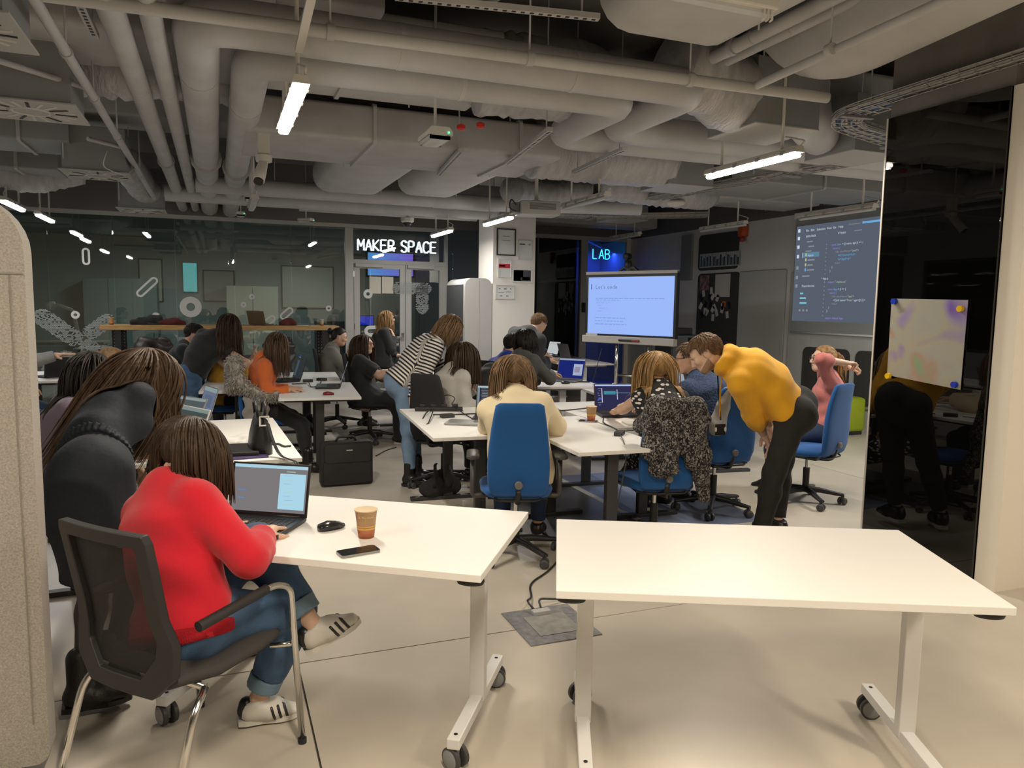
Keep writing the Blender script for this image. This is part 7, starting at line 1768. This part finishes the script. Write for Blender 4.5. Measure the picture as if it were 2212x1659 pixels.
for z in (.395,): MB().tube([(-hw+.02, -.06, z), (hw-.02, -.06, z)], .006, 6).build('zip', m_black, t, True)
# bag under the middle desks
bq = pz(950, 1075, 0); t = thing('rucksack', 'black rucksack slumped on the floor under the left middle desk', 'bag', bq)
q = SDF(.06); q.cap((-.08, 0, .10), (.10, .03, .12), .095, .10); q.cap((0, 0, .18), (.02, .02, .26), .08, .05); q.noise = .01; v, f = skin(q, .014); v[:, 2] = np.maximum(v[:, 2], 0); v[:, 2] *= .8; fast_mesh('bag_body', v, f, mat('matt black canvas', (.012, .012, .012), .9), t)
for s in (-1, 1): MB().tube([(s*.07, -.08, .10), (s*.08, -.14, .2), (s*.06, -.06, .30), (s*.03, 0, .30)], .012, 8, flat=.4).build('strap', m_nyl, t, True)
# grey fur jacket over the orange woman's chair
m_fur = hairmat('pale grey fur', (.36, .335, .30), .5); m_gw = cloth('grey wool coat', (.30, .285, .255), .9)
cb = CH['orange'].location; ca = CH['orange'].rotation_euler.z; t = thing('fur_jacket', 'grey coat with fur collar hanging over the blue chair of the orange woman', 'jacket', cb, ca)
q = SDF(.05); q.cap((-.13, -.31, 1.045), (.13, -.31, 1.045), .060); q.cap((.14, -.30, 1.03), (.20, -.26, .86), .065, .06); q.cap((.20, -.26, .86), (.245, -.08, .74), .06, .055); q.cap((.245, -.08, .74), (.25, .08, .73), .055, .045); q.cap((.05, -.335, .98), (.14, -.33, .80), .05)
q.noise = .012; v, f = skin(q, .010); o = fast_mesh('fur_collar', v, f, m_fur, t)
sel = rng.choice(len(v), 2600); base = v[sel]; eps = .004
gr = nrm_rows(np.stack([q(base+V(*[eps if a == b else 0 for b in range(3)]))-q(base-V(*[eps if a == b else 0 for b in range(3)])) for a in range(3)], 1))
dr_ = nrm_rows(gr*.6+np.array([.15, 0, -.6])+rng.normal(size=gr.shape)*.35); L = .03+.02*rng.random(len(sel)); path = [base-gr*.004]
for st in range(3): dr_ = nrm_rows(dr_+rng.normal(size=dr_.shape)*.15+np.array([0, 0, -.15])); path.append(path[-1]+dr_*(L/3)[:, None])
v2, f2 = lock_mesh(path, .0042, 4); o = fast_mesh('fur_hair', v2, f2, m_fur, t); o['kind'] = 'stuff'
q = SDF(.05); q.cap((.235, -.12, .70), (.255, .02, .16), .040, .065, V(0, 1, 0), 2.4); q.cap((.235, -.1, .70), (.235, -.2, .34), .035, .04, V(0, 1, 0), 1.6); q.noise = .010; v, f = skin(q, .012); fast_mesh('coat_body', v, f, m_gw, t)
# knitted cardigan over the blonde woman's chair
cb = CH['blonde'].location; ca = CH['blonde'].rotation_euler.z; t = thing('cardigan', 'black and white knitted cardigan hanging over a blue office chair', 'cardigan', cb, ca)
m_knit = bpy.data.materials.new('black and white boucle'); m_knit.use_nodes = True; nt = m_knit.node_tree; b = nt.nodes['Principled BSDF']; b.inputs['Roughness'].default_value = .95
n_ = nt.nodes.new('ShaderNodeTexNoise'); n_.inputs['Scale'].default_value = 62; n_.inputs['Detail'].default_value = 2; n_.inputs['Distortion'].default_value = 1.6; r_ = nt.nodes.new('ShaderNodeValToRGB'); tc = nt.nodes.new('ShaderNodeTexCoord'); mp = nt.nodes.new('ShaderNodeMapping'); mp.inputs['Scale'].default_value = (1, 1, .8)
r_.color_ramp.elements[0].color = (.010, .010, .010, 1); r_.color_ramp.elements[0].position = .47; r_.color_ramp.elements[1].color = (.30, .285, .27, 1); r_.color_ramp.elements[1].position = .62; bp = nt.nodes.new('ShaderNodeBump'); bp.inputs['Strength'].default_value = .8; bp.inputs['Distance'].default_value = .02
nt.links.new(tc.outputs['Object'], mp.inputs[0]); nt.links.new(mp.outputs[0], n_.inputs['Vector']); nt.links.new(n_.outputs['Fac'], r_.inputs[0]); nt.links.new(r_.outputs[0], b.inputs['Base Color']); nt.links.new(n_.outputs['Fac'], bp.inputs['Height']); nt.links.new(bp.outputs[0], b.inputs['Normal'])
q = SDF(.05); X = V(1, 0, 0)
q.cap((-.11, -.325, 1.03), (.12, -.325, 1.04), .050); q.cap((0, -.315, .98), (.02, -.29, .74), .048, .05, X, 3.6); q.cap((-.13, -.33, 1.0), (-.10, -.32, .62), .05, .045, X, 1.4); q.cap((-.08, -.33, .72), (-.06, -.325, .60), .05, .04, X, 1.6)
q.cap((.14, -.32, 1.02), (.20, -.28, .66), .055, .055, X, 1.2); q.cap((.20, -.28, .66), (.26, -.24, .40), .055, .035, X, 1.2); q.cap((.11, -.33, .76), (.12, -.33, .66), .045)
q.cap((-.12, -.30, 1.02), (-.19, -.20, .86), .045, .04); q.noise = .014; q.nscale = .8; v, f = skin(q, .010); fast_mesh('knit_body', v, f, m_knit, t)
q = SDF(.03); q.cap((-.05, -.385, .90), (-.02, -.375, .62), .045, .04, X, 1.2); q.noise = .012; v, f = skin(q, .010); fast_mesh('sleeve', v, f, m_knit, t)
# grey jacket beside the chair of the man with glasses
cb = CH['glasses'].location; t = thing('grey_jacket', 'light grey jacket lying over the chair of the man with glasses', 'jacket', cb, CH['glasses'].rotation_euler.z)
q = SDF(.04); q.cap((-.10, -.285, 1.02), (-.17, -.27, .72), .030, .05, X, 1.5); q.noise = .012; v, f = skin(q, .010); fast_mesh('coat_body', v, f, cloth('light grey fleece', (.30, .29, .28)), t)
# black coat on a chair between the hoodie and cream women
q0 = at(1046, 880, 7.4); t = thing('black_coat', 'black coat heaped on a chair behind the woman in cream', 'coat', (q0[0], q0[1], 0)); q = SDF(.08); q.cap((0, 0, .12), (0, 0, .86), .17, .15); q.cap((-.04, 0, .86), (.08, .02, .98), .14, .10); q.noise = .02; q.nscale = .6; v, f = skin(q, .018); fast_mesh('coat_body', v, f, m_blackc, t)
# high table things
def H3(px, py): q = pY(px, py, 12.66); return V(q[0], q[1], 1.276)
cup('kraft paper cup on the left end of the high table', H3(241, 697), 1.0); cup('pale paper cup on the right end of the high table', H3(695, 698), .9, M('pale cup', (.42, .40, .35), .6))
laptop('gold laptop seen from behind on the high table', H3(556, 700), 200, M('gold laptop shell', (.16, .12, .065), .4, .4), 105, W=.33, D=.2, H=.22, bg=(.2, .2, .2))
def heap(lab, px, m, w, h, name='coat'):
    c = H3(px, 700); q = SDF(.04); q.cap((-w/2, 0, .03), (w/2, .02, .03), .045); q.cap((-w*.2, 0, h*.5), (w*.25, 0, h*.55), .05); q.noise = .012; v, f = skin(q, .012); v[:, 2] = np.maximum(v[:, 2], 0); o = fast_mesh(name, v, f, m); o.location = c; tag(o, lab, 'coat' if name == 'coat' else name)
heap('black coat heaped on the left part of the high table', 315, m_blackc, .36, .14); heap('dark red coat heaped left of the middle of the high table', 372, cloth('dark red wool', (.09, .012, .010)), .30, .12); heap('dark red bag on the right part of the high table', 622, cloth('brown red leather', (.10, .018, .012)), .2, .14, 'bag')
heap('dark grey cap heaped behind the red coat on the high table', 335, cloth('dark grey wool', (.025, .027, .027)), .25, .2, 'cap')
for k, (px, w) in enumerate(((265, .22), (460, .5), (680, .16))):
    o = MB().box(-w/2, w/2, -.1, .1, 0, .008).build('paper_sheet', M('kraft paper', (.42, .30, .14), .7), None); o.location = H3(px, 702); tag(o, ['small kraft paper sheet beside the left cup on the high table', 'long kraft paper sheet in the middle of the high table', 'short kraft paper sheet at the right end of the high table'][k], 'paper')
# dark coats hung below the high table, bar stools
for k, (px, w, lab) in enumerate(((330, .35, 'dark padded jacket hanging below the left part of the high table'), (605, .3, 'dark jacket hanging below the right part of the high table'))):
    c = pY(px, 715, 12.2); t = thing('hanging_jacket', lab, 'jacket', (c[0], 12.35, 0)); q = SDF(.06); q.cap((-w/2, 0, 1.05), (w/2, 0, 1.05), .05); q.cap((-w*.4, 0, .95), (-w*.3, 0, .55), .08, .07, X, 1.5); q.cap((w*.4, 0, .95), (w*.3, 0, .55), .08, .07, X, 1.5); q.noise = .02; q.nscale = .7; v, f = skin(q, .016); fast_mesh('coat_body', v, f, cloth('dark brown nylon', (.028, .020, .020), .4), t)
    MB().tube([(0, 0, 1.08), (0, .04, 1.16), (0, .1, 1.15)], .006, 6).build('hanging_loop', m_black, t, True)
for k, (px, lab) in enumerate(((375, 'dark shell chair with pale edge behind the man in dark green'), (515, 'dark brown chair behind the orange woman'))):
    c = at(px, 800, 10.4); t = thing('shell_chair', lab, 'chair', (c[0], c[1], 0), .6*k)
    mb = MB(); loft(mb, [((0, -.18+.02*math.cos(z*5), z), (1, 0, 0), (0, 1, 0), a, .016) for z, a in ((.46, .18), (.5, .21), (.65, .22), (.82, .20), (.90, .15), (.92, .10))], 20, 3); mb.build('backrest', M('dark shell', (.05, .035, .033), .3), t, True, 50)
    MB().box(-.2, .2, -.2, .2, .44, .47, b=.012).build('seat', M('dark shell', (.05, .035, .033), .3), t, True, 40)
    for sx in (-1, 1):
        for sy in (-1, 1): MB().tube([(sx*.14, sy*.14, .45), (sx*.2, sy*.2, 0)], .011, 8).build('leg', m_black, t, True)
cable('floor_cable', 'grey cable on the floor between the laptop bag and the striped woman', [pz(812, 985, .006), pz(835, 972, .006), pz(856, 966, .006)], .006)
cable('floor_cable', 'thin black cable on the floor near the boots of the woman in navy', [pz(150, 1478, .006), pz(185, 1475, .006), pz(160, 1450, .006), pz(175, 1418, .006)], .005)
cable('stand_cable', 'black cable hanging from the touch display to the back desk', [at(1300, 752, 11.4), at(1290, 790, 11.4), at(1262, 825, 11.3)*V(1, 1, 0)+Z*.02], .006)
